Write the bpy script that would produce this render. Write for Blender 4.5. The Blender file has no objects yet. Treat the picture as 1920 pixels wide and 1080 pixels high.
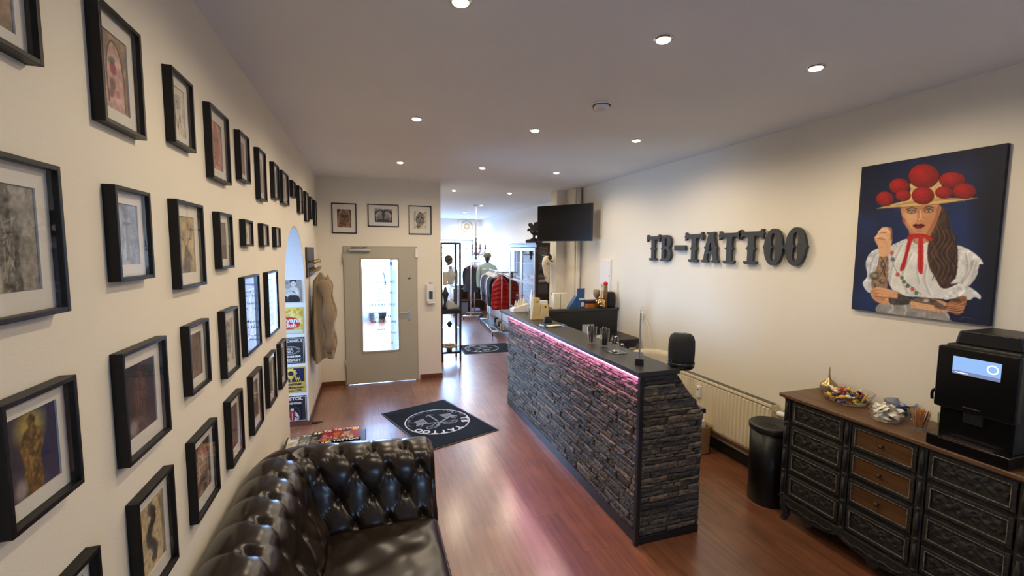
import bpy, bmesh, math, random
import numpy as np
from mathutils import Matrix, Vector, Euler
PI = math.pi
sc = bpy.context.scene
COL = sc.collection

# ------------------------------------------------------------------ camera
F_PX, YAW, PITCH, ROLL, CAM_H = 821.6, 0.31813576, 0.08566476, 0.00732157, 1.98
def _basis():
    cy, sy, cp, sp = math.cos(YAW), math.sin(YAW), math.cos(PITCH), math.sin(PITCH)
    f = Vector((sy*cp, cy*cp, -sp)); r = Vector((cy, -sy, 0)); u = r.cross(f)
    cr, sr = math.cos(ROLL), math.sin(ROLL)
    return r*cr + u*sr, u*cr - r*sr, f
CR, CU, CF = _basis()
CAMP = Vector((0, 0, CAM_H))
cam_data = bpy.data.cameras.new('camera'); cam = bpy.data.objects.new('camera', cam_data); COL.objects.link(cam)
cam_data.sensor_width = 36; cam_data.lens = F_PX/1920*36; cam_data.clip_start = 0.02; cam_data.clip_end = 200
cam.matrix_world = Matrix(((CR.x, CU.x, -CF.x, CAMP.x), (CR.y, CU.y, -CF.y, CAMP.y), (CR.z, CU.z, -CF.z, CAMP.z), (0, 0, 0, 1)))
sc.camera = cam
def _ray(px, py): return CF + CR*((px-960)/F_PX) - CU*((py-540)/F_PX)
def atx(px, py, v): d = _ray(px, py); return CAMP + d*(v/d.x)
def aty(px, py, v): d = _ray(px, py); return CAMP + d*(v/d.y)
def atz(px, py, v=0.0): d = _ray(px, py); return CAMP + d*((v-CAM_H)/d.z)

# ------------------------------------------------------------------ view, sky, exposure
sc.view_settings.view_transform = 'Standard'; sc.view_settings.look = 'None'
sc.view_settings.exposure = 0.0; sc.view_settings.gamma = 1.0; sc.view_settings.use_curve_mapping = False
try:
    sc.cycles.use_denoising = True
    sc.cycles.max_bounces = 8; sc.cycles.diffuse_bounces = 5; sc.cycles.glossy_bounces = 4
    sc.cycles.transmission_bounces = 6; sc.cycles.transparent_max_bounces = 16
    sc.cycles.sample_clamp_indirect = 6.0; sc.cycles.caustics_reflective = False; sc.cycles.caustics_refractive = False
except Exception: pass
world = bpy.data.worlds.new('daylight'); sc.world = world; world.use_nodes = True
bg = world.node_tree.nodes['Background']; bg.inputs[0].default_value = (0.33, 0.57, 1.0, 1); bg.inputs[1].default_value = 56.0

CEIL, XL, XR, YB = 2.99, -0.66, 3.31, 6.70
SPOTS = [(x, y) for y in (1.85, 3.54, 5.33) for x in (0.38, 1.36, 2.35)] + [(1.42, 7.5), (2.41, 7.49), (2.47, 9.75), (2.50, 11.7), (3.05, 13.7), (1.40, 9.75), (1.40, 11.7)]
SPOT_POWER, SPOT_COL = 34.0, (1.0, 0.82, 0.58)
def lamp(name, kind, loc, power, col, **kw):
    d = bpy.data.lights.new(name, kind); d.energy = power; d.color = col
    for k, v in kw.items(): setattr(d, k, v)
    o = bpy.data.objects.new(name, d); o.location = loc; COL.objects.link(o); return o
for x, y in SPOTS:
    lamp('downlight_beam', 'SPOT', (x, y, CEIL-0.035), SPOT_POWER, SPOT_COL, spot_size=math.radians(172), spot_blend=0.5, shadow_soft_size=0.04)
# the pink light strip under the counter top
o = lamp('counter_strip_beam', 'AREA', (1.645, 3.82, 1.160), 8.5, (1.0, .30, .72), shape='RECTANGLE', size=.012, size_y=2.8); o.rotation_euler = (0, math.radians(-28), 0)
# daylight entering through the real openings (portals only guide the sampling of the sky)
def portal(loc, rot, sx, sy):
    o = lamp('window_portal', 'AREA', loc, 1, (1, 1, 1), shape='RECTANGLE', size=sx, size_y=sy); o.rotation_euler = rot
    o.data.cycles.is_portal = True
portal((2.2, 14.42, 1.5), (-PI/2, 0, 0), 2.3, 1.75)
portal((0.17, 6.78, 1.15), (-PI/2, 0, 0), 0.5, 1.4)
portal((-3.2, 4.6, 1.5), (0, -PI/2, 0), 1.8, .6)
portal((1.2, -2.7, 1.45), (PI/2, 0, 0), .8, .42)

# ------------------------------------------------------------------ materials
def lin(c):
    return tuple(x/12.92 if x <= 0.04045 else ((x+0.055)/1.055)**2.4 for x in c)
def s255(r, g, b): return lin((r/255, g/255, b/255))
class NT:
    def __init__(s, name):
        s.m = bpy.data.materials.new(name); s.m.use_nodes = True; s.t = s.m.node_tree; s.n = s.t.nodes; s.l = s.t.links
        s.b = s.n['Principled BSDF']; s.out = s.n['Material Output']
    def node(s, k, **kw):
        n = s.n.new(k)
        for a, v in kw.items():
            if a.startswith('i_'): n.inputs[a[2:].replace('_', ' ')].default_value = v
            elif a[0] == 'I' and a[1:].isdigit(): n.inputs[int(a[1:])].default_value = v
            else: setattr(n, a, v)
        return n
    def link(s, a, b): s.l.new(a, b)
    def coord(s, scale=(1, 1, 1), kind='Object', rot=(0, 0, 0)):
        tc = s.node('ShaderNodeTexCoord'); mp = s.node('ShaderNodeMapping'); mp.inputs['Scale'].default_value = scale; mp.inputs['Rotation'].default_value = rot
        s.link(tc.outputs[kind], mp.inputs[0]); return mp.outputs[0]
    def noise(s, vec, scale, detail=4, rough=.55, dist=0):
        n = s.node('ShaderNodeTexNoise'); n.inputs['Scale'].default_value = scale; n.inputs['Detail'].default_value = detail
        n.inputs['Roughness'].default_value = rough; n.inputs['Distortion'].default_value = dist; s.link(vec, n.inputs['Vector']); return n.outputs['Fac']
    def ramp(s, fac, stops):
        r = s.node('ShaderNodeValToRGB'); e = r.color_ramp.elements
        while len(e) < len(stops): e.new(0.5)
        for k, (p, c) in enumerate(stops): e[k].position = p; e[k].color = (*c, 1) if len(c) == 3 else c
        s.link(fac, r.inputs[0]); return r.outputs[0]
    def bump(s, h, strength, dist=0.01):
        b = s.node('ShaderNodeBump'); b.inputs['Strength'].default_value = strength; b.inputs['Distance'].default_value = dist
        s.link(h, b.inputs['Height']); s.link(b.outputs[0], s.b.inputs['Normal'])
    def mix(s, fac, a, b, mode='MIX'):
        m = s.node('ShaderNodeMix', data_type='RGBA', blend_type=mode)
        for inp, v in ((m.inputs[0], fac), (m.inputs[6], a), (m.inputs[7], b)):
            if isinstance(v, bpy.types.NodeSocket): s.link(v, inp)
            else: inp.default_value = v if not isinstance(v, tuple) else (*v[:3], 1)
        return m.outputs[2]
_mats = {}
def mat(name, col=(.5, .5, .5), rough=.5, metal=0.0, spec=.5, bump=0.0, bscale=200, var=0.0, vscale=8, coat=0.0, sheen=0.0):
    if name in _mats: return _mats[name]
    t = NT(name); b = t.b
    b.inputs['Roughness'].default_value = rough; b.inputs['Metallic'].default_value = metal; b.inputs['Specular IOR Level'].default_value = spec
    b.inputs['Base Color'].default_value = (*col, 1); b.inputs['Coat Weight'].default_value = coat; b.inputs['Sheen Weight'].default_value = sheen
    v = t.coord()
    if var:
        n = t.noise(v, vscale); c2 = tuple(min(1, x*(1+var)) for x in col); c1 = tuple(x*(1-var) for x in col)
        t.link(t.ramp(n, [(.3, c1), (.7, c2)]), b.inputs['Base Color'])
    if bump: t.bump(t.noise(v, bscale, 3), bump, .002)
    _mats[name] = t.m; return t.m
def emis(name, col, strength):
    if name in _mats: return _mats[name]
    t = NT(name); t.b.inputs['Base Color'].default_value = (0.02, .02, .02, 1)
    t.b.inputs['Emission Color'].default_value = (*col, 1); t.b.inputs['Emission Strength'].default_value = strength
    _mats[name] = t.m; return t.m
def glass_mat(name, tint=(1, 1, 1), rough=0.0, ior=1.45, gain=1.0):
    """thin clear pane: see-through with a Fresnel mirror on top"""
    if name in _mats: return _mats[name]
    t = NT(name); t.n.remove(t.b)
    tr = t.node('ShaderNodeBsdfTransparent'); tr.inputs[0].default_value = (*tint, 1)
    gl = t.node('ShaderNodeBsdfGlossy'); gl.inputs['Roughness'].default_value = rough
    lw = t.node('ShaderNodeLayerWeight'); lw.inputs['Blend'].default_value = .5
    pw = t.node('ShaderNodeMath', operation='POWER'); pw.inputs[1].default_value = 5; t.link(lw.outputs['Facing'], pw.inputs[0])
    f0 = ((ior-1)/(ior+1))**2*gain
    mu = t.node('ShaderNodeMath', operation='MULTIPLY_ADD'); mu.inputs[1].default_value = 1-f0; mu.inputs[2].default_value = f0; mu.use_clamp = True
    t.link(pw.outputs[0], mu.inputs[0])
    mx = t.node('ShaderNodeMixShader'); t.link(mu.outputs[0], mx.inputs[0]); t.link(tr.outputs[0], mx.inputs[1]); t.link(gl.outputs[0], mx.inputs[2])
    t.link(mx.outputs[0], t.out.inputs[0]); _mats[name] = t.m; return t.m
def attr_mat(name, rough=.6, spec=.3, bump=0, bscale=300, coat=0):
    if name in _mats: return _mats[name]
    t = NT(name); a = t.node('ShaderNodeAttribute'); a.attribute_name = 'Col'
    t.link(a.outputs['Color'], t.b.inputs['Base Color']); t.b.inputs['Roughness'].default_value = rough; t.b.inputs['Specular IOR Level'].default_value = spec
    t.b.inputs['Coat Weight'].default_value = coat
    if bump: t.bump(t.noise(t.coord(), bscale, 3), bump, .002)
    _mats[name] = t.m; return t.m

# ------------------------------------------------------------------ mesh builder
class MB:
    def __init__(s): s.v = []; s.f = []; s.mi = []; s.sm = []; s.M = Matrix.Identity(4); s.mat = 0; s.smooth = False; s.cols = None; s.col = None; s.fcol = []
    def add(s, verts, faces, smooth=None, col=None):
        o = len(s.v); M = s.M
        s.v += [tuple(M @ Vector(p)) for p in verts]
        sm = s.smooth if smooth is None else smooth
        flip = M.determinant() < 0
        for f in faces:
            g = [o+i for i in f]
            s.f.append(g[::-1] if flip else g); s.mi.append(s.mat); s.sm.append(sm); s.fcol.append(col if col is not None else s.col)
        return s
    def box(s, a, b, **k):
        x0, y0, z0 = a; x1, y1, z1 = b
        if x0 > x1: x0, x1 = x1, x0
        if y0 > y1: y0, y1 = y1, y0
        if z0 > z1: z0, z1 = z1, z0
        return s.add([(x0, y0, z0), (x1, y0, z0), (x1, y1, z0), (x0, y1, z0), (x0, y0, z1), (x1, y0, z1), (x1, y1, z1), (x0, y1, z1)],
                     [(0, 3, 2, 1), (4, 5, 6, 7), (0, 1, 5, 4), (1, 2, 6, 5), (2, 3, 7, 6), (3, 0, 4, 7)], **k)
    def lathe(s, prof, c=(0, 0, 0), n=24, cap=True, smooth=True, sx=1, sy=1, axis='z'):
        vs = []
        for r, z in prof:
            for i in range(n):
                a = 2*PI*i/n; p = (r*math.cos(a)*sx, r*math.sin(a)*sy, z)
                if axis == 'x': p = (z, p[0], p[1])
                if axis == 'y': p = (p[1], z, p[0])
                vs.append((c[0]+p[0], c[1]+p[1], c[2]+p[2]))
        fs = [(k*n+i, k*n+(i+1) % n, (k+1)*n+(i+1) % n, (k+1)*n+i) for k in range(len(prof)-1) for i in range(n)]
        s.add(vs, fs, smooth=smooth)
        if cap:
            for k, rev in ((0, True), (len(prof)-1, False)):
                if prof[k][0] > 1e-5:
                    o = len(s.v)-len(vs); 
                    g = [o+k*n+i for i in range(n)]
                    s.f.append(g[::-1] if rev else g); s.mi.append(s.mat); s.sm.append(False); s.fcol.append(s.col)
        return s
    def cyl(s, p0, p1, r, r1=None, n=12, smooth=True, cap=True): return s.tube([p0, p1], [r, r if r1 is None else r1], n, smooth, cap)
    def tube(s, pts, r, n=8, smooth=True, cap=True, flat=1.0, up=None):
        P = [Vector(p) for p in pts]; R = r if isinstance(r, (list, tuple)) else [r]*len(P)
        vs = []; prev = None
        for i, p in enumerate(P):
            d = (P[min(i+1, len(P)-1)]-P[max(i-1, 0)]).normalized()
            if prev is None:
                a = Vector(up) if up else (Vector((0, 0, 1)) if abs(d.z) < .9 else Vector((1, 0, 0)))
            else: a = prev
            x = (a - d*a.dot(d)).normalized(); y = d.cross(x); prev = x
            for k in range(n):
                t = 2*PI*k/n; vs.append(tuple(p + x*(R[i]*math.cos(t)*flat) + y*(R[i]*math.sin(t))))
        fs = [(i*n+k, i*n+(k+1) % n, (i+1)*n+(k+1) % n, (i+1)*n+k) for i in range(len(P)-1) for k in range(n)]
        s.add(vs, fs, smooth=smooth)
        if cap:
            o = len(s.v)-len(vs)
            for g in ([o+k for k in range(n)][::-1], [o+(len(P)-1)*n+k for k in range(n)]):
                s.f.append(g); s.mi.append(s.mat); s.sm.append(False); s.fcol.append(s.col)
        return s
    def ball(s, c, r, n=16, m=10, sc=(1, 1, 1)):
        pr = [(max(1e-4, math.sin(PI*k/m))*1.0, -math.cos(PI*k/m)) for k in range(m+1)]
        old = s.M; s.M = old @ Matrix.Translation(c) @ Matrix.Diagonal((r*sc[0], r*sc[1], r*sc[2], 1))
        s.lathe(pr, n=n, cap=False); s.M = old; return s
    def prism(s, poly, y0, y1, smooth=False):
        """polygon in local x,z extruded along y (CCW as seen from -y)"""
        n = len(poly); A = sum(poly[i][0]*poly[(i+1) % n][1]-poly[(i+1) % n][0]*poly[i][1] for i in range(n))
        if A < 0: poly = poly[::-1]
        if y0 > y1: y0, y1 = y1, y0
        vs = [(x, y0, z) for x, z in poly]+[(x, y1, z) for x, z in poly]
        from mathutils.geometry import tessellate_polygon
        tris = tessellate_polygon([[Vector((x, z, 0)) for x, z in poly]])
        fs = []
        for a, b, c in tris:
            ar = (poly[b][0]-poly[a][0])*(poly[c][1]-poly[a][1])-(poly[c][0]-poly[a][0])*(poly[b][1]-poly[a][1])
            t = (a, b, c) if ar > 0 else (a, c, b)
            fs.append(t); fs.append((t[2]+n, t[1]+n, t[0]+n))
        fs += [(i, i+n, (i+1) % n+n, (i+1) % n) for i in range(n)]
        return s.add(vs, fs, smooth=smooth)
    def grid(s, P, nu, nv, smooth=True, closeu=False, flip=False):
        """P(i,j) -> point; i<nu, j<nv"""
        vs = [P(i, j) for j in range(nv) for i in range(nu)]
        fs = []
        for j in range(nv-1):
            for i in range(nu if closeu else nu-1):
                q = (j*nu+i, j*nu+(i+1) % nu, (j+1)*nu+(i+1) % nu, (j+1)*nu+i)
                fs.append(q[::-1] if flip else q)
        return s.add(vs, fs, smooth=smooth)
    def mesh(s, me, M):
        """append a bpy mesh"""
        old = s.M; s.M = old @ M
        s.add([v.co[:] for v in me.vertices], [tuple(p.vertices) for p in me.polygons], smooth=False); s.M = old; return s
    def build(s, name, mats, parent=None, bevel=0, seg=2, sub=0, autosmooth=None):
        me = bpy.data.meshes.new(name); me.from_pydata(s.v, [], s.f); 
        mats = mats if isinstance(mats, (list, tuple)) else [mats]
        for m in mats: me.materials.append(m)
        me.polygons.foreach_set('material_index', s.mi); me.polygons.foreach_set('use_smooth', s.sm)
        if any(c is not None for c in s.fcol):
            a = me.color_attributes.new('Col', 'FLOAT_COLOR', 'CORNER'); L = []
            for p, c in zip(me.polygons, s.fcol): L += [*(c or (.5, .5, .5)), 1.0]*p.loop_total
            a.data.foreach_set('color', L)
        me.update()
        o = bpy.data.objects.new(name, me); COL.objects.link(o)
        if parent is not None: o.parent = parent
        if bevel:
            b = o.modifiers.new('bevel', 'BEVEL'); b.width = bevel; b.segments = seg; b.limit_method = 'ANGLE'; b.angle_limit = math.radians(40); b.harden_normals = False
        if sub:
            b = o.modifiers.new('sub', 'SUBSURF'); b.levels = sub; b.render_levels = sub
        return o
def thing(name, label, cat, loc=(0, 0, 0), rz=0, group=None):
    o = bpy.data.objects.new(name, None); COL.objects.link(o); o.location = loc; o.rotation_euler = (0, 0, rz); o.empty_display_size = .05
    o['label'] = label; o['category'] = cat
    if group: o['group'] = group
    return o
def tag(o, label, cat, group=None, loc=None, rz=None, kind=None):
    o['label'] = label; o['category'] = cat
    if group: o['group'] = group
    if kind: o['kind'] = kind
    if loc is not None: o.location = loc
    if rz is not None: o.rotation_euler = (0, 0, rz)
    return o
def struct(o): o['kind'] = 'structure'; return o
def dup(root, loc=None, rot=None, label=None, group=None):
    r = root.copy(); COL.objects.link(r)
    if loc is not None: r.location = loc
    if rot is not None: r.rotation_euler = rot
    if label: r['label'] = label
    if group: r['group'] = group
    for ch in list(root.children):
        c = ch.copy(); COL.objects.link(c); c.parent = r
        for g in list(ch.children):
            d = g.copy(); COL.objects.link(d); d.parent = c
    return r
# text
_fc = {}
def text_mesh(t, size=1, extrude=0, bold=0, align='CENTER'):
    key = (t, size, extrude, bold, align)
    if key in _fc: return _fc[key]
    cu = bpy.data.curves.new('t', 'FONT'); cu.body = t; cu.size = size; cu.extrude = extrude; cu.offset = bold; cu.align_x = align; cu.align_y = 'CENTER'; cu.resolution_u = 3
    o = bpy.data.objects.new('t', cu); COL.objects.link(o); bpy.context.view_layer.update()
    me = bpy.data.meshes.new_from_object(o.evaluated_get(bpy.context.evaluated_depsgraph_get()))
    bpy.data.objects.remove(o); _fc[key] = me; return me
def put_text(mb, t, size, M, extrude=0, bold=0, align='CENTER', width=None):
    """flat text whose plane is local x,y of M"""
    me = text_mesh(t, size, extrude, bold, align)
    if width:
        xs = [v.co.x for v in me.vertices]; w = max(xs)-min(xs); M = M @ Matrix.Diagonal((width/w, 1, 1, 1))
    return mb.mesh(me, M)
STAND = Matrix.Rotation(PI/2, 4, 'X')     # text plane -> local x,z facing -y

# ------------------------------------------------------------------ painted pictures: a fine grid with a colour per vertex
def vnoise(x, y, seed=0):
    r = np.random.RandomState(seed); T = r.rand(64, 64)
    xi = np.floor(x).astype(int); yi = np.floor(y).astype(int); fx = x-xi; fy = y-yi
    fx = fx*fx*(3-2*fx); fy = fy*fy*(3-2*fy)
    g = lambda a, b: T[a % 64, b % 64]
    return (g(xi, yi)*(1-fx)+g(xi+1, yi)*fx)*(1-fy)+(g(xi, yi+1)*(1-fx)+g(xi+1, yi+1)*fx)*fy
def fbm(x, y, seed=0, o=4):
    return sum(vnoise(x*2**k, y*2**k, seed+k)*.5**k for k in range(o))/sum(.5**k for k in range(o))
class Art:
    def __init__(s, nu, nv, bg, quad=None):
        """quad: the four picture corners TL,TR,BR,BL in drawing units; default 0..100 across and 0..100*nv/nu down"""
        U, V = np.meshgrid(np.linspace(0, 1, nu), np.linspace(0, 1, nv))
        if quad is None: s.X, s.Y = U*100, V*100*nv/nu
        else:
            A = []; B = []
            for (u, v), (x, y) in zip(((0, 0), (1, 0), (1, 1), (0, 1)), quad):
                A.append([u, v, 1, 0, 0, 0, -u*x, -v*x]); B.append(x); A.append([0, 0, 0, u, v, 1, -u*y, -v*y]); B.append(y)
            h = np.linalg.solve(np.array(A, float), np.array(B, float)); w = h[6]*U+h[7]*V+1
            s.X, s.Y = (h[0]*U+h[1]*V+h[2])/w, (h[3]*U+h[4]*V+h[5])/w
        s.nu, s.nv = nu, nv; s.px = abs(s.X[0, 1]-s.X[0, 0])
        s.I = np.ones((nv, nu, 3))*np.array(bg)/255.0
    def blend(s, m, col, a=1.0):
        col = np.array(col, float)/255 if np.ndim(col) == 1 or isinstance(col, tuple) else col
        m = (np.clip(m, 0, 1)*a)[..., None]; s.I = s.I*(1-m)+col*m
    def ell(s, cx, cy, rx, ry, col, a=1, rot=0, soft=None, shade=0):
        c, n = math.cos(rot), math.sin(rot); dx, dy = s.X-cx, s.Y-cy
        d = np.sqrt(((dx*c+dy*n)/rx)**2+((-dx*n+dy*c)/ry)**2); sf = soft if soft is not None else s.px/min(rx, ry)
        m = np.clip((1-d)/max(sf, 1e-3)+.5, 0, 1)
        if shade:
            k = 1-shade*np.clip(np.sqrt(((dx+rx*.25)/rx)**2+((dy+ry*.3)/ry)**2), 0, 1.6)/1.3
            colr = (np.array(col)/255.0)[None, None, :]*(.35+k[..., None]*.85); m2 = (m*a)[..., None]; s.I = s.I*(1-m2)+np.clip(colr, 0, 1)*m2
        else: s.blend(m, col, a)
    def mask(s, pts):
        M = np.zeros(s.X.shape, bool); n = len(pts)
        for i in range(n):
            x0, y0 = pts[i]; x1, y1 = pts[(i+1) % n]
            if y0 == y1: continue
            c = ((s.Y >= min(y0, y1)) & (s.Y < max(y0, y1))); xi = x0+(s.Y-y0)*(x1-x0)/(y1-y0); M ^= c & (s.X < xi)
        M = np.pad(M.astype(float), 1, 'edge'); return sum(M[a:a+s.X.shape[0], b:b+s.X.shape[1]]*w for a, b, w in [(0, 0, 1), (0, 1, 2), (0, 2, 1), (1, 0, 2), (1, 1, 4), (1, 2, 2), (2, 0, 1), (2, 1, 2), (2, 2, 1)])/16
    def poly(s, pts, col, a=1, tex=0, seed=0, tsc=8, smooth=True):
        if smooth: pts = cr(pts, 5)
        m = s.mask(pts)
        if tex:
            n = fbm(s.X/tsc, s.Y/tsc, seed)-.5; c = np.clip((np.array(col)/255.0)[None, None]*(1+tex*2*n[..., None]), 0, 1)
            m2 = (m*a)[..., None]; s.I = s.I*(1-m2)+c*m2
        else: s.blend(m, col, a)
    def line(s, pts, w, col, a=1, smooth=True, soft=.5):
        if smooth and len(pts) > 2: pts = cr(pts, 4, False)
        d = np.full(s.X.shape, 1e9)
        for (x0, y0), (x1, y1) in zip(pts[:-1], pts[1:]):
            L = (x1-x0)**2+(y1-y0)**2+1e-9; t = np.clip(((s.X-x0)*(x1-x0)+(s.Y-y0)*(y1-y0))/L, 0, 1)
            d = np.minimum(d, np.hypot(s.X-x0-t*(x1-x0), s.Y-y0-t*(y1-y0)))
        s.blend(np.clip((w/2-d)/(w*soft)+.5, 0, 1), col, a)
    def noise(s, amp, scale, seed=0):
        s.I = np.clip(s.I*(1+amp*2*(fbm(s.X/scale, s.Y/scale, seed)-.5)[..., None]), 0, 1)
    def plane(s, mb_name, w, h, y, material, parent, x0=None, z0=None):
        """grid standing in local x,z facing -y, lower left corner at x0,z0"""
        x0 = -w/2 if x0 is None else x0; z0 = -h/2 if z0 is None else z0
        U, V = np.meshgrid(np.linspace(0, 1, s.nu), np.linspace(0, 1, s.nv))
        co = np.stack([x0+U*w, np.full(U.shape, y), z0+(1-V)*h], -1).reshape(-1, 3)
        idx = np.arange(s.nu*s.nv).reshape(s.nv, s.nu)
        f = np.stack([idx[1:, :-1], idx[1:, 1:], idx[:-1, 1:], idx[:-1, :-1]], -1).reshape(-1, 4)
        me = bpy.data.meshes.new(mb_name); me.from_pydata(co.tolist(), [], f.tolist()); me.materials.append(material)
        a = me.color_attributes.new('Col', 'FLOAT_COLOR', 'POINT'); I = s.I.reshape(-1, 3); L = np.where(I <= .04045, I/12.92, ((I+.055)/1.055)**2.4)
        a.data.foreach_set('color', np.concatenate([L, np.ones((len(L), 1))], 1).astype(np.float32).ravel())
        o = bpy.data.objects.new(mb_name, me); COL.objects.link(o); o.parent = parent; return o
def cr(pts, k=5, closed=True):
    """Catmull-Rom through the points"""
    n = len(pts); out = []
    rng = range(n) if closed else range(n-1)
    g = (lambda i: pts[i % n]) if closed else (lambda i: pts[min(max(i, 0), n-1)])
    for i in rng:
        p0, p1, p2, p3 = g(i-1), g(i), g(i+1), g(i+2)
        for j in range(k):
            t = j/k; out.append(tuple(.5*(2*b+(c-a)*t+(2*a-5*b+4*c-d)*t*t+(3*b-a-3*c+d)*t**3) for a, b, c, d in zip(p0, p1, p2, p3)))
    if not closed: out.append(tuple(pts[-1]))
    return out
# ------------------------------------------------------------------ surfaces of the room
def plaster(name, col, bump, scale=260, dark=.04, rough=.85):
    t = NT(name); v = t.coord(); n = t.noise(v, 1.3, 3)
    t.link(t.ramp(n, [(.25, tuple(x*(1-dark) for x in col)), (.75, col)]), t.b.inputs['Base Color'])
    t.b.inputs['Roughness'].default_value = rough; t.b.inputs['Specular IOR Level'].default_value = .25
    t.bump(t.noise(v, scale, 4, .7), bump, .0015); return t.m
M_WALL = plaster('cream_plaster', (.79, .735, .62), .55, 170)
M_CEIL = plaster('ceiling_paint', (.86, .89, .91), .35, 150)
M_SHOP = plaster('white_plaster', (.90, .90, .88), .3)
M_ROUGH = plaster('rough_plaster', (.80, .84, .85), 1.0, 30)
M_JAMB = M_ROUGH
def floor_mat():
    t = NT('wood_floor'); v = t.coord(rot=(0, 0, PI/2))
    br = t.node('ShaderNodeTexBrick'); br.offset = .37; br.inputs['Scale'].default_value = 1.0; br.inputs['Brick Width'].default_value = 1.22; br.inputs['Row Height'].default_value = .19
    br.inputs['Mortar Size'].default_value = .0008; br.inputs['Mortar Smooth'].default_value = .3; br.inputs['Bias'].default_value = 0
    br.inputs['Color1'].default_value = (0, 0, 0, 1); br.inputs['Color2'].default_value = (1, 1, 1, 1); br.inputs['Mortar'].default_value = (.35, .35, .35, 1)
    t.link(v, br.inputs['Vector'])
    sep = t.node('ShaderNodeSeparateColor'); t.link(br.outputs['Color'], sep.inputs[0])
    vg = t.coord((34, 2.2, 1), rot=(0, 0, PI/2))
    add = t.node('ShaderNodeVectorMath', operation='ADD'); t.link(vg, add.inputs[0])
    comb = t.node('ShaderNodeCombineXYZ'); ml = t.node('ShaderNodeMath', operation='MULTIPLY'); ml.inputs[1].default_value = 37; t.link(sep.outputs[0], ml.inputs[0])
    t.link(ml.outputs[0], comb.inputs[0]); t.link(ml.outputs[0], comb.inputs[2]); t.link(comb.outputs[0], add.inputs[1])
    g = t.noise(add.outputs[0], 1.0, 6, .6, .35)
    grain = t.ramp(g, [(.22, (.125, .042, .018)), (.45, (.21, .078, .034)), (.6, (.26, .100, .044)), (.8, (.34, .145, .066))])
    tone = t.ramp(sep.outputs[0], [(0, (.80, .78, .76)), (1, (1.12, 1.10, 1.08))])
    c = t.mix(1.0, grain, tone, 'MULTIPLY'); sp = t.noise(t.coord((3, 3, 3)), 1.2, 3)
    c2 = t.mix(1.0, c, t.ramp(sp, [(.3, (.82, .8, .8)), (.7, (1.1, 1.08, 1.08))]), 'MULTIPLY')
    gr = t.mix(br.outputs['Fac'], c2, (.035, .014, .008)); t.link(gr, t.b.inputs['Base Color'])
    rr = t.ramp(t.noise(t.coord((1, 1, 1)), 6, 3), [(.3, (.34,)*3), (.7, (.42,)*3)]); t.link(rr, t.b.inputs['Roughness']); t.b.inputs['Coat Weight'].default_value = .8; t.b.inputs['Coat Roughness'].default_value = .22; t.b.inputs['Coat IOR'].default_value = 1.55
    t.b.inputs['Specular IOR Level'].default_value = .75
    t.bump(t.noise(t.coord((60, 7, 1), rot=(0, 0, PI/2)), 1.0, 3), .06, .002); return t.m
M_FLOOR = floor_mat()
M_BASE = mat('brown_skirting', s255(96, 54, 34), .5, var=.25)
M_BLACKBASE = mat('black_skirting', (.012, .011, .010), .5)

# ------------------------------------------------------------------ room shell
mb = MB(); mb.box((-3.6, -2.6, -.08), (4.2, 14.7, 0)); struct(mb.build('floor', M_FLOOR))
mb = MB(); mb.box((-1.02, -2.8, CEIL), (3.9, 14.6, CEIL+.12)); struct(mb.build('ceiling', M_CEIL))
# left wall with the arched passage
A0, A1, SPR = 4.04, 5.27, 1.58; am, ar = (A0+A1)/2, (A1-A0)/2
poly = [(-2.8, 0), (A0, 0), (A0, SPR)] + [(am-ar*math.cos(PI*k/24), SPR+ar*math.sin(PI*k/24)) for k in range(1, 24)] + [(A1, SPR), (A1, 0), (YB+.2, 0), (YB+.2, CEIL), (-2.8, CEIL)]
mb = MB(); mb.prism(poly, 0, .34)
o = mb.build('wall_left', [M_WALL]); o.location = (XL, 0, 0); o.rotation_euler = (0, 0, PI/2); struct(o)
# rough pale lining of the passage
mb = MB()
prof = [(A0, 0), (A0, SPR)]+[(am-ar*math.cos(PI*k/24), SPR+ar*math.sin(PI*k/24)) for k in range(1, 24)]+[(A1, SPR), (A1, 0)]
cen = (am, 1.2)
inn = [(x+(cen[0]-x)/max(.3, abs(cen[0]-x))*.008 if z <= SPR else am+(x-am)*(1-.008/ar), z if z <= SPR else SPR+(z-SPR)*(1-.008/ar)) for x, z in prof]
mb.grid(lambda i, j: (inn[i][0], .001+j*.338, inn[i][1]), len(inn), 2, smooth=False)
o = mb.build('trim_1', M_JAMB); o.location = (XL, 0, 0); o.rotation_euler = (0, 0, PI/2); struct(o)
# back wall with the steel door opening, then the dividing wall into the shop
DX0, DX1, DZ = -.335, .705, 2.025
mb = MB(); mb.prism([(XL, 0), (DX0, 0), (DX0, DZ), (DX1, DZ), (DX1, 0), (1.06, 0), (1.06, CEIL), (XL, CEIL)], YB, YB+.2); struct(mb.build('wall_back', M_WALL))
mb = MB(); mb.box((.86, YB+.2, 0), (1.06, 14.4, CEIL)); struct(mb.build('wall_shop_left', M_SHOP))
mb = MB(); mb.box((XR, -2.8, 0), (XR+.2, 6.85, CEIL)); struct(mb.build('wall_right', M_WALL))
mb = MB(); mb.box((3.62, 6.85, 0), (3.82, 14.4, CEIL)); struct(mb.build('wall_shop_right', M_SHOP))
mb = MB(); mb.box((3.04, 6.85, 0), (3.62, 7.12, CEIL)); mb.box((3.21, 6.5, 0), (3.31, 6.85, CEIL)); struct(mb.build('trim_2', M_WALL, bevel=.004))
mb = MB(); mb.cyl((3.255, 6.455, 0), (3.255, 6.455, CEIL), .035, n=20); struct(mb.build('trim_3', M_WALL))
WX0, WX1, WZ0, WZ1 = 1.15, 3.36, .62, 2.32
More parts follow.
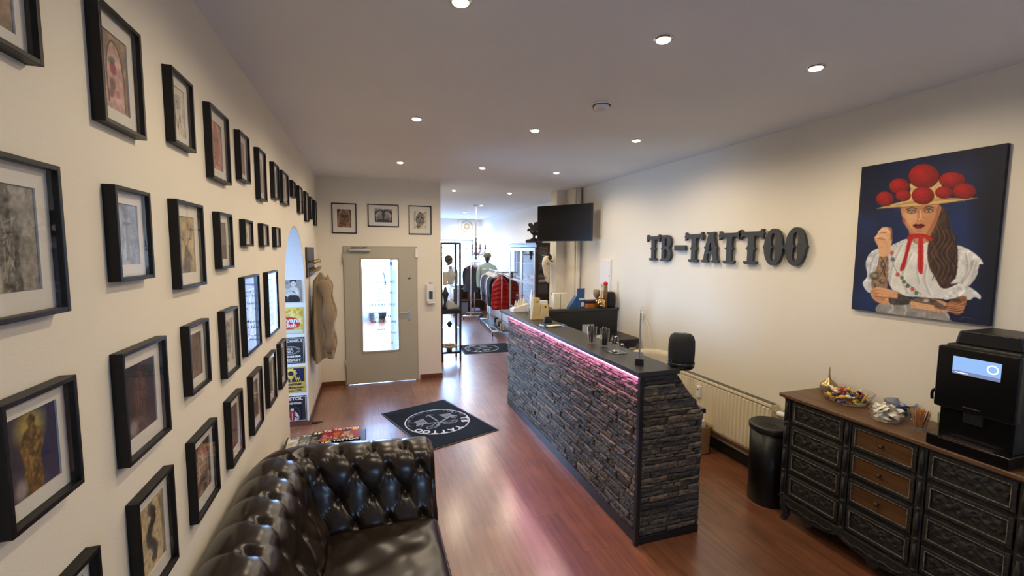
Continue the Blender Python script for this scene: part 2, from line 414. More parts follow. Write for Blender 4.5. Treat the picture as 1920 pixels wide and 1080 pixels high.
mb = MB(); mb.box((.86, 14.3, 0), (3.82, 14.55, WZ0)); mb.box((.86, 14.3, WZ1), (3.82, 14.55, CEIL)); mb.box((.86, 14.3, WZ0), (WX0, 14.55, WZ1)); mb.box((WX1, 14.3, WZ0), (3.82, 14.55, WZ1))
struct(mb.build('wall_front', M_SHOP))
RX0, RX1, RZ0, RZ1 = .78, 1.62, 1.22, 1.68
mb = MB(); mb.box((XL-.34, -2.8, 0), (XR+.2, -2.6, RZ0)); mb.box((XL-.34, -2.8, RZ1), (XR+.2, -2.6, CEIL)); mb.box((XL-.34, -2.8, RZ0), (RX0, -2.6, RZ1)); mb.box((RX1, -2.8, RZ0), (XR+.2, -2.6, RZ1)); struct(mb.build('wall_rear', M_WALL))
# side room beyond the arch, lit by its own window
mb = MB(); mb.box((-3.4, 3.0, 0), (-3.2, 6.9, .6)); mb.box((-3.4, 3.0, 2.4), (-3.2, 6.9, CEIL)); mb.box((-3.4, 3.0, .6), (-3.2, 4.3, 2.4)); mb.box((-3.4, 4.9, .6), (-3.2, 6.9, 2.4))
mb.box((-3.2, 3.0, 0), (-1.0, 3.2, CEIL)); mb.box((-3.2, 6.7, 0), (-1.0, 6.9, CEIL)); mb.box((-3.4, 3.0, CEIL), (-1.02, 6.9, CEIL+.1)); struct(mb.build('wall_side_room', M_SHOP))
# skirting boards
mb = MB(); mb.box((XL, YB-.014, 0), (DX0-.005, YB, .07)); mb.box((DX1+.03, YB-.014, 0), (1.06, YB, .07)); mb.box((1.06, YB-.014, 0), (1.074, 9, .07)); struct(mb.build('baseboard_back', M_BASE))
mb = MB(); mb.box((XL, A1, 0), (XL+.014, YB, .07)); mb.box((XL-.34, A1-.014, 0), (XL+.014, A1, .055)); mb.box((XL, -2.6, 0), (XL+.014, A0, .07)); struct(mb.build('baseboard_left', M_BASE))
mb = MB(); mb.box((XR-.016, -2.6, 0), (XR, 6.5, .10)); struct(mb.build('baseboard_right', M_BLACKBASE))
# shop window: frame bars and pane
M_WFRAME = mat('white_window_frame', (.75, .75, .75), .4)
M_PANE = glass_mat('clear_pane')
mb = MB(); W = .05
mb.box((WX0+W, 14.40, WZ0), (WX1-W, 14.46, WZ0+W)); mb.box((WX0+W, 14.40, WZ1-W), (WX1-W, 14.46, WZ1)); mb.box((WX0, 14.40, WZ0), (WX0+W, 14.46, WZ1)); mb.box((WX1-W, 14.40, WZ0), (WX1, 14.46, WZ1))
mb.box((2.72, 14.405, WZ0+W), (2.77, 14.455, WZ1-W)); mb.box((WX0+W, 14.405, 2.02), (2.72, 14.455, 2.07))
w1 = struct(mb.build('window_1', M_WFRAME)); mb2 = MB()
for a in ((RX0+W, RZ0, RX1-W, RZ0+W), (RX0+W, RZ1-W, RX1-W, RZ1), (RX0, RZ0, RX0+W, RZ1), (RX1-W, RZ0, RX1, RZ1), (1.175, RZ0+W, 1.225, RZ1-W)): mb2.box((a[0], -2.72, a[1]), (a[2], -2.66, a[3]))
w2 = struct(mb2.build('window_2', M_WFRAME)); mb2 = MB(); mb2.box((RX0+.03, -2.695, RZ0+.03), (RX1-.03, -2.685, RZ1-.03)); mb2.build('pane', M_PANE, w2); mb = MB(); mb.box((WX0+.03, 14.425, WZ0+.03), (WX1-.03, 14.435, WZ1-.03)); mb.build('pane', M_PANE, w1)

# outdoor ground, facade and parked car seen blown out through the door glass
M_PAVE = mat('pavement', (.28, .28, .28), .9, var=.1)
mb = MB(); mb.box((-14, 6.9, -.12), (.86, 40, -.02)); mb.box((-14, 14.55, -.12), (14, 40, -.02)); struct(mb.build('ground', M_PAVE))

# ------------------------------------------------------------------ ceiling fittings
M_WHITE = mat('white_enamel', (.78, .76, .72), .35)
M_CHROME = mat('satin_nickel', (.62, .60, .56), .25, 1.0)
M_BULB = emis('lamp_glow', (1.0, .86, .62), 26)
SPOT_LABELS = {}
names = {(.38, 1.85): 'round ceiling spotlight nearest the top edge of the photo, above the sofa', (1.36, 1.85): 'brightest round ceiling spotlight, nearest the camera in the middle row of the ceiling',
 (2.35, 1.85): 'round ceiling spotlight nearest the woman painting', (.38, 3.54): 'round ceiling spotlight over the floor mat, left of the smoke detector', (1.36, 3.54): 'round ceiling spotlight in the middle row, second from camera, beyond the smoke detector',
 (2.35, 3.54): 'round ceiling spotlight in the row over the counter, second from camera', (.38, 5.33): 'round ceiling spotlight just before the grey door', (1.36, 5.33): 'round ceiling spotlight at the passage to the shop',
 (2.35, 5.33): 'round ceiling spotlight just before the television', (1.42, 7.5): 'small round ceiling spotlight above the glass display case', (2.41, 7.49): 'small round ceiling spotlight above the black bird statue',
 (2.47, 9.75): 'small round ceiling spotlight just before the chandelier', (2.50, 11.7): 'small round ceiling spotlight beyond the chandelier', (3.05, 13.7): 'smallest round ceiling spotlight, above the round wall vent'}
first = None
for (x, y), lab in names.items():
    t = thing('ceiling_spotlight', lab, 'ceiling light', (x, y, CEIL), group='recessed ceiling spotlights')
    if first is None:
        mb = MB(); mb.lathe([(.030, -.012), (.034, -.006), (.044, -.004), (.046, 0)], n=28, cap=False); first = [mb.build('trim_ring', M_CHROME, t)]
        mb = MB(); mb.lathe([(.0001, -.016), (.022, -.014), (.034, -.008)], n=24, cap=False); first.append(mb.build('bulb', M_BULB, t))
    else:
        for f in first:
            c = f.copy(); COL.objects.link(c); c.parent = t
t = thing('smoke_detector', 'white round smoke detector on the ceiling among the spotlights', 'smoke detector', (1.553, 2.772, CEIL))
mb = MB(); mb.lathe([(.001, -.045), (.035, -.045), (.046, -.038), (.052, -.02), (.052, -.012)], n=32); mb.build('detector_cap', M_WHITE, t)
mb = MB(); mb.lathe([(.062, -.012), (.064, -.004), (.064, 0)], n=32); mb.lathe([(.001, -.013), (.06, -.013)], n=32); mb.build('base_plate', M_WHITE, t)

# ------------------------------------------------------------------ grey steel door
M_DOOR = mat('door_paint', s255(176, 170, 150), .45, bump=.05)
M_DFR = mat('door_frame_paint', s255(168, 160, 142), .45)
M_SIL = mat('silver_metal', (.55, .54, .52), .3, 1.0)
d = struct(thing('door_1', 'grey steel door with a tall glass pane', 'door', (DX0, YB, 0))); 
for k in ('label', 'category'): del d[k]
Wd = DX1-DX0
def dbx(mb, x0, y0, z0, x1, y1, z1): mb.box((x0, y0, z0), (x1, y1, z1))
mb = MB(); dbx(mb, 0, -.012, 0, .035, .06, DZ); dbx(mb, Wd-.035, -.012, 0, Wd, .06, DZ); dbx(mb, .035, -.012, DZ-.035, Wd-.035, .06, DZ); mb.build('door_frame', M_DFR, d, bevel=.002)
gx0, gx1, gz0, gz1 = -.083-DX0, .415-DX0, .49, 1.83
mb = MB(); a, b = .012, Wd-.012
dbx(mb, a, -.028, .008, gx0, .018, DZ-.015); dbx(mb, gx1, -.028, .008, b, .018, DZ-.015); dbx(mb, gx0, -.028, .008, gx1, .018, gz0); dbx(mb, gx0, -.028, gz1, gx1, .018, DZ-.015)
mb.build('door_leaf', M_DOOR, d, bevel=.0015)
mb = MB(); q = .028
dbx(mb, gx0-q, -.036, gz0-q, gx0, -.028, gz1+q); dbx(mb, gx1, -.036, gz0-q, gx1+q, -.028, gz1+q); dbx(mb, gx0, -.036, gz0-q, gx1, -.028, gz0); dbx(mb, gx0, -.036, gz1, gx1, -.028, gz1+q)
mb.build('glazing_bead', M_DFR, d, bevel=.002)
mb = MB(); dbx(mb, gx0, -.008, gz0, gx1, .0, gz1); pane = mb.build('pane', M_PANE, d)
mb = MB(); X0 = .561-DX0
mb.box((X0-.0, -.04, .93), (X0+.032, -.028, 1.09)); mb.cyl((X0+.016, -.04, 1.045), (X0+.016, -.085, 1.045), .009); mb.tube([(X0+.016, -.08, 1.045), (X0-.02, -.085, 1.045), (X0-.115, -.082, 1.043)], .009, n=12); mb.build('handle', M_SIL, d, bevel=.002)
mb = MB(); mb.lathe([(.026, 0), (.026, -.008), (.001, -.009)], c=(.583-DX0, -.028, 1.567), axis='y', n=24); mb.build('lock', M_SIL, d)
mb = MB(); mb.box((.583-DX0-.004, -.038, 1.545), (.583-DX0+.004, -.036, 1.59)); mb.build('key_slot', mat('black_plastic', (.012, .012, .013), .35), d)
mb = MB(); mb.box((-.246-DX0-.02, -.085, 1.945), (.044-DX0, -.028, 1.99)); mb.build('door_closer', mat('closer_silver', s255(190, 186, 176), .35, .6), d, bevel=.018, seg=4)
mb = MB(); mb.tube([(-.10-DX0, -.06, 1.995), (-.22-DX0, -.10, 2.005), (-.03-DX0+.02, -.03, 2.012)], .008); mb.build('closer_arm', M_SIL, d)
for z in (.25, 1.78):
    mb = MB(); mb.cyl((.004, -.034, z), (.004, -.034, z+.13), .010, n=10); mb.build('hinge', M_DFR, d)
mb = MB(); mb.box((Wd-.03, -.045, 1.86), (Wd+.012, -.012, 2.0)); mb.build('door_contact', M_WHITE, d, bevel=.004)
# opening hours lettered on the outside of the glass, so seen reversed from here
mb = MB(); gxc = (gx0+gx1)/2
MIR = Matrix.Diagonal((-1, 1, 1, 1))
for txt, z, sz in (('TB-TATTOO', 1.77, .07), ('Öffnungszeiten', 1.50, .045), ('Di - Fr', 1.40, .045), ('11.00 - 19.00 Uhr', 1.34, .045), ('Samstag', 1.24, .045), ('10.00 - 14.00 Uhr', 1.165, .045), ('Montags', .99, .055), ('geschlossen', .915, .06), ('Termine', .80, .045), ('nach Vereinbarung', .745, .045), ('THE LOUNGE', .58, .05)):
    put_text(mb, txt, sz, Matrix.Translation((gxc+.04, .0005, z)) @ STAND @ MIR, bold=sz*.015, width=min(.38, len(txt)*sz*.55))
mb.build('lettering', mat('window_vinyl', (.01, .012, .015), .8), pane)
# outside the door: facade fins and a parked car
M_FIN = mat('grey_cladding', (.22, .25, .30), .6)
for k, (x, y) in enumerate(((.37, 7.6), (.43, 8.1), (.49, 8.7), (.555, 9.3))):
    mb = MB(); mb.box((x-.022, y, -.02), (x+.022, y+.08, 3)); f = mb.build('facade_post', M_FIN)
    tag(f, ('grey facade post seen through the door glass, nearest the door', 'second grey facade post seen through the door glass', 'third grey facade post seen through the door glass', 'farthest grey facade post seen through the door glass')[k], 'post', group='facade posts outside the door')
c = thing('parked_car', 'pale parked car seen blown out through the door glass', 'car', (-.45, 14.5, -.02), rz=PI/2+.1)
mb = MB(); pr = [(-2.1, .25), (-2.15, .6), (-1.9, .82), (-1.1, .9), (-.6, 1.36), (.8, 1.42), (1.5, 1.0), (2.05, .92), (2.2, .6), (2.15, .25)]
mb.prism(pr, -.85, .85); mb.build('body', mat('car_paint', (.35, .42, .5), .3), c, bevel=.08, seg=3)
mb = MB(); mb.prism([(-.98, .92), (-.56, 1.3), (.75, 1.36), (1.3, 1.0)], -.88, .88); mb.build('side_window', mat('dark_glass', (.02, .03, .04), .1), c)
for x in (-1.35, 1.4):
    for y in (-.78, .66):
        mb = MB(); mb.lathe([(.02, y), (.3, y), (.32, y+.03), (.32, y+.15), (.3, y+.18), (.02, y+.18)], c=(x, 0, .32), axis='y', n=24); mb.build('wheel', mat('tyre', (.02, .02, .02), .8), c)
# ------------------------------------------------------------------ framed tattoo photographs
M_FRAME = mat('black_frame_wood', (.006, .0056, .0052), .42, spec=.3, bump=.06, bscale=90)
M_MAT = mat('ivory_mount_board', (.70, .67, .60), .85)
M_MATB = mat('black_mount_board', (.012, .014, .016), .8)
M_FGLASS = glass_mat('picture_glass', ior=1.42)
M_ART = attr_mat('printed_photo', .55, .3)
def tattoo_art(kind, seed, w, h, dense):
    """a small photo print: skin, clothing and an inked motif, drawn on a fine coloured grid"""
    R = random.Random(seed); nu = dense; nv = max(8, int(dense*h/w)); H = 100*nv/nu
    pal = {'pink': ((150, 128, 105), (196, 160, 150)), 'pale': ((186, 176, 160), (205, 196, 182)), 'red': ((120, 88, 72), (190, 132, 112)), 'brown': ((70, 54, 44), (150, 112, 86)),
           'grey': ((120, 116, 108), (170, 164, 154)), 'blue': ((150, 160, 176), (172, 182, 196)), 'dark': ((38, 32, 30), (118, 84, 62)), 'yellow': ((60, 52, 62), (170, 130, 60)),
           'beige': ((170, 150, 112), (196, 176, 138)), 'bw': ((52, 52, 52), (165, 165, 165))}
    k, motif = kind.split('-'); bgc, skin = pal[k]
    A = Art(nu, nv, bgc); ink = (44, 38, 38) if k != 'red' else (96, 44, 40)
    A.noise(.35, 22, seed)
    if motif == 'arm':
        A.poly([(22, H*1.05), (16, H*.5), (26, H*.2), (48, H*.06), (72, H*.16), (84, H*.5), (82, H*1.05)], skin, tex=.25, seed=seed, tsc=18)
        for i in range(9): A.ell(R.uniform(34, 70), R.uniform(H*.3, H*.85), R.uniform(7, 13), R.uniform(7, 14), R.choice([(150, 70, 88), (170, 92, 110), (104, 66, 66), (74, 92, 70), (120, 52, 62)]), a=.75, soft=.6, rot=R.uniform(0, 3))
        A.line([(24, H*.9), (20, H*.5), (30, H*.2), (50, H*.08), (74, H*.2), (86, H*.55), (86, H*.95)], 5, (60, 54, 50), .8)
    elif motif == 'dream':
        A.poly([(20, H*1.02), (14, H*.4), (30, H*.05), (80, H*.05), (88, H*.5), (80, H*1.02)], skin, tex=.12, seed=seed)
        for r in (20, 15, 9, 4): A.ell(50, H*.3, r+1, r+1, ink, .8); A.ell(50, H*.3, r-1, r-1, skin, 1)
        for k2 in range(8):
            a = k2*PI/4; A.line([(50, H*.3), (50+19*math.cos(a), H*.3+19*math.sin(a))], 1.2, ink, .7)
        for x, l in ((34, .75), (50, .86), (66, .72)):
            A.line([(x, H*.42), (x+1, H*(l-.16))], 1.6, ink, .8); A.ell(x, H*(l-.08), 5, H*.09, ink, .8, soft=.5)
    elif motif in ('face', 'skull', 'lion'):
        A.poly([(10, H*1.02), (8, H*.4), (25, 2), (78, 2), (94, H*.5), (86, H*1.02)], skin, tex=.3, seed=seed)
        A.ell(50, H*.45, 30, H*.36, tuple(int(c*.78) for c in skin), .9, soft=.4)
        if motif == 'lion':
            for i in range(26):
                a = i*2*PI/26; A.line([(50+18*math.cos(a), H*.45+22*math.sin(a)), (50+(36+R.uniform(-5, 5))*math.cos(a+.2), H*.45+(48+R.uniform(-6, 6))*math.sin(a+.2))], 3.4, ink, .6)
        for sx in (-1, 1):
            A.ell(50+sx*12, H*.38, 8, 5.5 if motif != 'skull' else 9, ink, .9, soft=.5); A.line([(50+sx*22, H*.31), (50+sx*6, H*.33)], 3, ink, .8)
            A.line([(50+sx*28, H*.3), (50+sx*30, H*.55), (50+sx*16, H*.78)], 4, ink, .7)
        A.poly([(50, H*.42), (44, H*.56), (56, H*.56)], ink, .7); A.line([(38, H*.65), (50, H*.63), (62, H*.65)], 4, ink, .85)
        for i in range(6): A.ell(R.uniform(20, 80), R.choice([R.uniform(H*.05, H*.18), R.uniform(H*.75, H*.95)]), 9, 7, ink, .5, soft=.8)
    elif motif == 'stag':
        A.poly([(30, H*1.0), (40, H*.62), (50, H*.5), (62, H*.62), (70, H)], ink, .8, tex=.5, seed=seed, tsc=5)
        for sx in (-1, 1):
            A.line([(50+sx*5, H*.56), (50+sx*14, H*.42), (50+sx*34, H*.36), (50+sx*38, H*.18)], 3, ink, .9)
            for q, w2 in ((14, .28), (24, .24), (32, .2)): A.line([(50+sx*q, H*.4), (50+sx*(q-2), H*w2)], 2.4, ink, .9)
        for i in range(10): A.ell(R.uniform(22, 78), R.uniform(H*.66, H*.92), 8, 7, R.choice([ink, (120, 100, 84)]), .6, soft=.6)
    elif motif == 'tower':
        A.poly([(42, H*.95), (45, H*.3), (55, H*.3), (58, H*.95)], (120, 122, 132), .7, smooth=False); A.ell(50, H*.2, 9, 9, (110, 112, 122), .8, soft=.4)
        A.ell(50, H*.32, 18, 4, (104, 106, 116), .8, soft=.3); A.line([(22, H*.95), (34, H*.6), (66, H*.6), (78, H*.95)], 6, (128, 130, 140), .6)
    elif motif == 'flowers':
        A.poly([(18, H*1.02), (22, 0), (80, 0), (88, H*1.02)], skin, tex=.2, seed=seed)
        pts = [(50+12*math.sin(i*1.1), H*(.12+.09*i)) for i in range(9)]
        A.line(pts, 2.5, ink, .9)
        for x, y in pts:
            for q in range(6):
                a = q*PI/3; A.ell(x+7*math.cos(a), y+7*math.sin(a), 5.5, 5.5, R.choice([ink, (88, 78, 76), (64, 58, 60)]), .7, soft=.6)
    elif motif == 'figure':
        A.poly([(55, 0), (62, H*.5), (58, H*1.02), (104, H*1.02), (104, 0)], tuple(min(255, int(c*1.25)) for c in bgc) if k != 'yellow' else (44, 50, 84), .8, tex=.3)
        if k == 'yellow': A.ell(48, H*.2, 26, H*.22, (190, 170, 70), .8, soft=.9)
        A.poly([(34, H*1.02), (30, H*.6), (26, H*.42), (34, H*.24), (44, H*.2), (42, H*.1), (50, H*.04), (58, H*.1), (56, H*.2), (68, H*.27), (72, H*.45), (64, H*.62), (66, H*1.02)], tuple(int(c*.62) for c in skin), tex=.7, seed=seed, tsc=7)
        for i in range(14): A.line([(R.uniform(34, 62), R.uniform(H*.28, H*.8)), (R.uniform(34, 64), R.uniform(H*.3, H*.9))], 2.2, ink if i % 2 else skin, .6)
        A.ell(22, H*.88, 12, H*.12, (196, 190, 180), .6, soft=.8)
    elif motif == 'lines':
        A.poly([(18, H*1.02), (12, H*.5), (30, H*.1), (62, H*.04), (90, H*.4), (84, H*1.02)], skin, tex=.35, seed=seed)
        for q in range(7):
            a = q*.5; A.line([(50+34*math.cos(a), H*.4+30*math.sin(a)), (50-26*math.cos(a+.4), H*.42-34*math.sin(a+.4)), (50+20*math.cos(a+1.7), H*.66)], 1.8, (226, 220, 208), .65)
        for i in range(6): A.ell(R.uniform(25, 75), R.uniform(H*.6, H*.95), 14, 10, ink, .6, soft=.7)
    elif motif == 'woman':
        A.poly([(30, H), (28, H*.55), (36, H*.36), (46, H*.3), (44, H*.16), (52, H*.08), (62, H*.16), (58, H*.3), (70, H*.4), (74, H*.6), (66, H)], skin, tex=.3, seed=seed)
        A.poly([(42, H*.2), (44, H*.06), (56, H*.02), (66, H*.1), (64, H*.26), (60, H*.14), (48, H*.14)], (20, 20, 20)); A.line([(30, H*.6), (50, H*.7), (74, H*.58)], 5, (40, 40, 40), .8)
        for i in range(5): A.ell(R.uniform(34, 66), R.uniform(H*.42, H*.9), 6, 6, (40, 40, 40), .6, soft=.6)
    elif motif == 'strip':
        for q in range(4):
            y0 = H*(.03+q*.245); A.poly([(4, y0), (96, y0), (96, y0+H*.22), (4, y0+H*.22)], R.choice([(90, 90, 88), (140, 138, 132), (60, 60, 62)]), smooth=False, tex=.7, seed=seed+q, tsc=14)
            A.ell(50, y0+H*.11, 24, H*.09, (190, 186, 178), .7, soft=.6); A.ell(50, y0+H*.1, 10, H*.05, ink, .7, soft=.6)
    elif motif == 'wings':
        for sx in (-1, 1):
            for q in range(9):
                A.line([(50+sx*6, H*.35+q*H*.05), (50+sx*(22+q*2.4), H*.2+q*H*.07), (50+sx*(46-q*1.5), H*.5+q*H*.05)], 5, (196-q*9,)*3, .75)
        A.ell(50, H*.4, 10, H*.3, (60, 60, 58), .9, soft=.5); A.line([(50, H*.1), (50, H*.95)], 4, (30, 30, 30), .8)
        A.poly([(0, 0), (100, 0), (100, H*.16), (50, H*.06), (0, H*.2)], (150, 150, 148), .9)
    elif motif == 'rose':
        for r in range(7, 0, -1):
            for q in range(5):
                a = q*2*PI/5+r*.6; A.ell(50+r*4.2*math.cos(a), H*.46+r*4.2*math.sin(a), 6+r*2, 5+r*1.6, ink if (r+q) % 2 else skin, .55, soft=.35)
        A.line([(50, H*.7), (46, H*.98)], 4, ink, .8)
    else:
        for i in range(12): A.ell(R.uniform(20, 80), R.uniform(H*.15, H*.9), R.uniform(8, 18), R.uniform(8, 20), R.choice([skin, ink, tuple(int(c*.7) for c in skin)]), .6, rot=R.uniform(0, 3), soft=.6)
    A.noise(.12, 3, seed+5); return A
def wall_frame(name, label, group, loc, rz, w, h, kind, seed, depth=.03, bar=.011, mw=None, dense=44, black=False, tall=None):
    """loc is the lower left corner of the frame on the wall; local x runs along the wall, -y out of it"""
    t = thing(name, label, 'picture frame', loc, rz, group)
    mb = MB(); mb.box((0, -depth, 0), (bar, 0, h)); mb.box((w-bar, -depth, 0), (w, 0, h)); mb.box((bar, -depth, 0), (w-bar, 0, bar)); mb.box((bar, -depth, h-bar), (w-bar, 0, h))
    mb.build('frame', M_FRAME, t, bevel=.0012)
    mx, my = mw or (w*.16, h*.16); yb = -.010 if depth > .02 else -.006
    ax0, ax1, az0, az1 = mx, w-mx, my, h-my
    if black: mb = MB(); mb.box((ax0-.006, yb-.0012, az0-.006), (ax1+.006, yb, az1+.006)); mb.build('white_border', M_MAT, t)
    mb = MB(); mb.box((bar, yb, bar), (ax0, -.001, h-bar)); mb.box((ax1, yb, bar), (w-bar, -.001, h-bar)); mb.box((ax0, yb, bar), (ax1, -.001, az0)); mb.box((ax0, yb, az1), (ax1, -.001, h-bar))
    mb.build('mount', M_MATB if black else M_MAT, t)
    aw, ah = ax1-ax0, az1-az0
    A = tattoo_art(kind, seed, aw, ah, dense); A.plane('photo_print', aw, ah, yb-.002 if black else yb+.0035, M_ART, t, ax0, az0)
    yg = -depth+.006
    mb = MB(); mb.add([(bar, yg, bar), (w-bar, yg, bar), (w-bar, yg, h-bar), (bar, yg, h-bar)], [(0, 1, 2, 3)]); mb.build('glass', M_FGLASS, t)
    return t
GR = {'F': 'framed photos in the top row of the long wall', 'G': 'framed photos in the second row of the long wall', 'H': 'framed photos in the third row of the long wall', 'I': 'framed photos in the lowest row of the long wall'}
S1, S2, S3, S4 = (.20, .26), (.245, .32), (.176, .147), (.345, .435)
FL = [ # y0, top z, size, kind, label
 ('F', 1.005, 2.612, S1, 'pink-other', 'black box frame cut off by the top left corner of the photo'),
 ('F', 1.425, 2.612, (.222, .308), 'pink-arm', 'black box frame with a pink flower tattoo on an arm, top row'),
 ('F', 1.862, 2.610, S1, 'pale-dream', 'black box frame with a grey dreamcatcher drawing, top row'),
 ('F', 2.256, 2.608, (.272, .32), 'red-face', 'black box frame with a reddish face tattoo, fourth in the top row'),
 ('F', 2.720, 2.608, S1, 'red-figure', 'narrow looking black box frame with a reddish brown figure, fifth in the top row'),
 ('F', 3.150, 2.610, (.20, .32), 'grey-flowers', 'tall black box frame with a pale grey print, sixth in the top row'),
 ('F', 3.608, 2.607, S1, 'grey-lines', 'black box frame with a grey print, seventh in the top row'),
 ('F', 3.945, 2.606, (.29, .262), 'grey-figure', 'black box frame with a beige grey print, eighth in the top row'),
 ('F', 4.455, 2.600, S3, 'grey-rose', 'smallest black box frame in the top row, ninth from camera'),
 ('F', 4.853, 2.606, (.25, .265), 'grey-stag', 'black box frame tenth in the top row, above the arch'),
 ('F', 5.355, 2.612, (.235, .325), 'grey-woman', 'tall black box frame eleventh in the top row'),
 ('F', 5.790, 2.606, (.18, .268), 'grey-dream', 'black box frame twelfth in the top row, second from the corner'),
 ('F', 6.210, 2.607, (.21, .323), 'grey-lines', 'black box frame last in the top row, nearest the room corner'),
 ('G', 0.985, 2.154, (.244, .316), 'grey-figure', 'large black box frame cut off by the left photo edge, glass reflecting a window'),
 ('G', 1.445, 2.147, S1, 'blue-tower', 'black box frame with a faint bluish grey tower drawing'),
 ('G', 1.845, 2.152, (.26, .32), 'beige-stag', 'black box frame with a stag and antlers drawn on beige'),
 ('G', 2.310, 2.145, S1, 'brown-figure', 'black box frame with a narrow brown figure, fourth in the second row'),
 ('G', 2.745, 2.139, S3, 'pale-rose', 'small landscape black box frame with a rose print, nearest camera of the three small ones'),
 ('G', 3.173, 2.140, S3, 'beige-flowers', 'small landscape black box frame, middle one of the three small ones'),
 ('G', 3.600, 2.138, S3, 'grey-skull', 'small landscape black box frame beside the arch, last of the three small ones'),
 ('H', 1.012, 1.694, (.216, .254), 'yellow-figure', 'black box frame with a brown statue on yellow and blue, at the left photo edge'),
 ('H', 1.425, 1.695, (.272, .318), 'dark-figure', 'big black box frame with a dark brown tattooed figure, third row'),
 ('H', 1.888, 1.692, (.215, .265), 'dark-face', 'black box frame with a dark reddish face print, third in the third row'),
 ('H', 2.312, 1.690, (.225, .318), 'pale-face', 'black box frame with a pale woman face print, fourth in the third row'),
 ('H', 2.680, 1.825, S4, 'bw-woman', 'large black frame with black mount around a black and white seated woman'),
 ('H', 3.262, 1.822, S4, 'bw-strip', 'large black frame with a strip of black and white photos, nearest the arch'),
 ('I', 1.060, 1.260, (.208, .26), 'brown-face', 'black box frame cut off by the bottom photo edge, beside the sofa back'),
 ('I', 1.450, 1.258, (.244, .33), 'beige-flowers', 'black box frame with a dark flower stem tattoo on a leg, beside the sofa'),
 ('I', 1.875, 1.254, (.268, .322), 'brown-lines', 'black box frame with white curved lines over brown skin, lowest row'),
 ('I', 2.330, 1.258, (.222, .33), 'brown-figure', 'black box frame with a brown standing figure, fourth in the lowest row'),
 ('I', 2.755, 1.260, (.242, .345), 'dark-lines', 'black box frame with a dark brown print, fifth in the lowest row'),
 ('I', 3.182, 1.270, (.238, .345), 'grey-stag', 'black box frame with a greenish grey print, sixth in the lowest row'),
 ('I', 3.605, 1.270, (.242, .350), 'dark-stag', 'black box frame with a dark print, last in the lowest row beside the arch')]
for k, (row, y0, zt, (w, h), kind, lab) in enumerate(FL):
    if row+kind in ('Hbw-woman', 'Hbw-strip'):
        m = (.075, .085) if 'woman' in kind else (.10, .05)
        wall_frame('picture_frame', lab, GR[row], (XL, y0, zt-h), PI/2, w, h, kind, 40+k, mw=m, dense=64, black='woman' in kind)
    else:
        wall_frame('picture_frame', lab, GR[row], (XL, y0, zt-h), PI/2, w, h, kind, 40+k, dense=72 if y0 < 2.2 else (44 if y0 < 4 else 24), mw=(w*(.20 if row in 'FG' else .17), h*.17))
# three thin frames over the door
for x0, zt, w, h, kind, lab in ((-.469, 2.627, .330, .425, 'brown-skull', 'upright black frame with a skull arm tattoo photo, left above the grey door'),
                                (.013, 2.632, .434, .325, 'bw-wings', 'landscape black frame with a winged back tattoo, middle one above the grey door'),
                                (.589, 2.631, .333, .425, 'pale-lion', 'upright black frame with a lion tattoo photo, above the hand sanitiser')):
    wall_frame('picture_frame', lab, 'framed photos above the grey door', (x0, YB, zt-h), 0, w, h, kind, int(x0*100+90), depth=.016, bar=.014, mw=(w*.22, h*.2), dense=60)
# soap / sanitiser dispenser
t = thing('hand_sanitiser_dispenser', 'white wall mounted hand sanitiser dispenser right of the grey door', 'dispenser', (.89, YB, 1.33))
mb = MB(); mb.box((-.06, -.09, -.14), (.06, 0, .14)); mb.build('housing', M_WHITE, t, bevel=.02, seg=4)
mb = MB(); mb.box((-.025, -.096, -.09), (.03, -.088, .03)); mb.build('sight_window', mat('dark_window', (.05, .055, .06), .25), t, bevel=.003)
mb = MB(); mb.tube([(-.01, -.05, .14), (-.005, -.08, .17), (.03, -.11, .16)], [.02, .018, .012], n=10); mb.build('pump_spout', M_WHITE, t)
mb = MB(); mb.box((-.05, -.1, -.155), (.07, -.0, -.142)); mb.build('drip_plate', M_WHITE, t, bevel=.004)

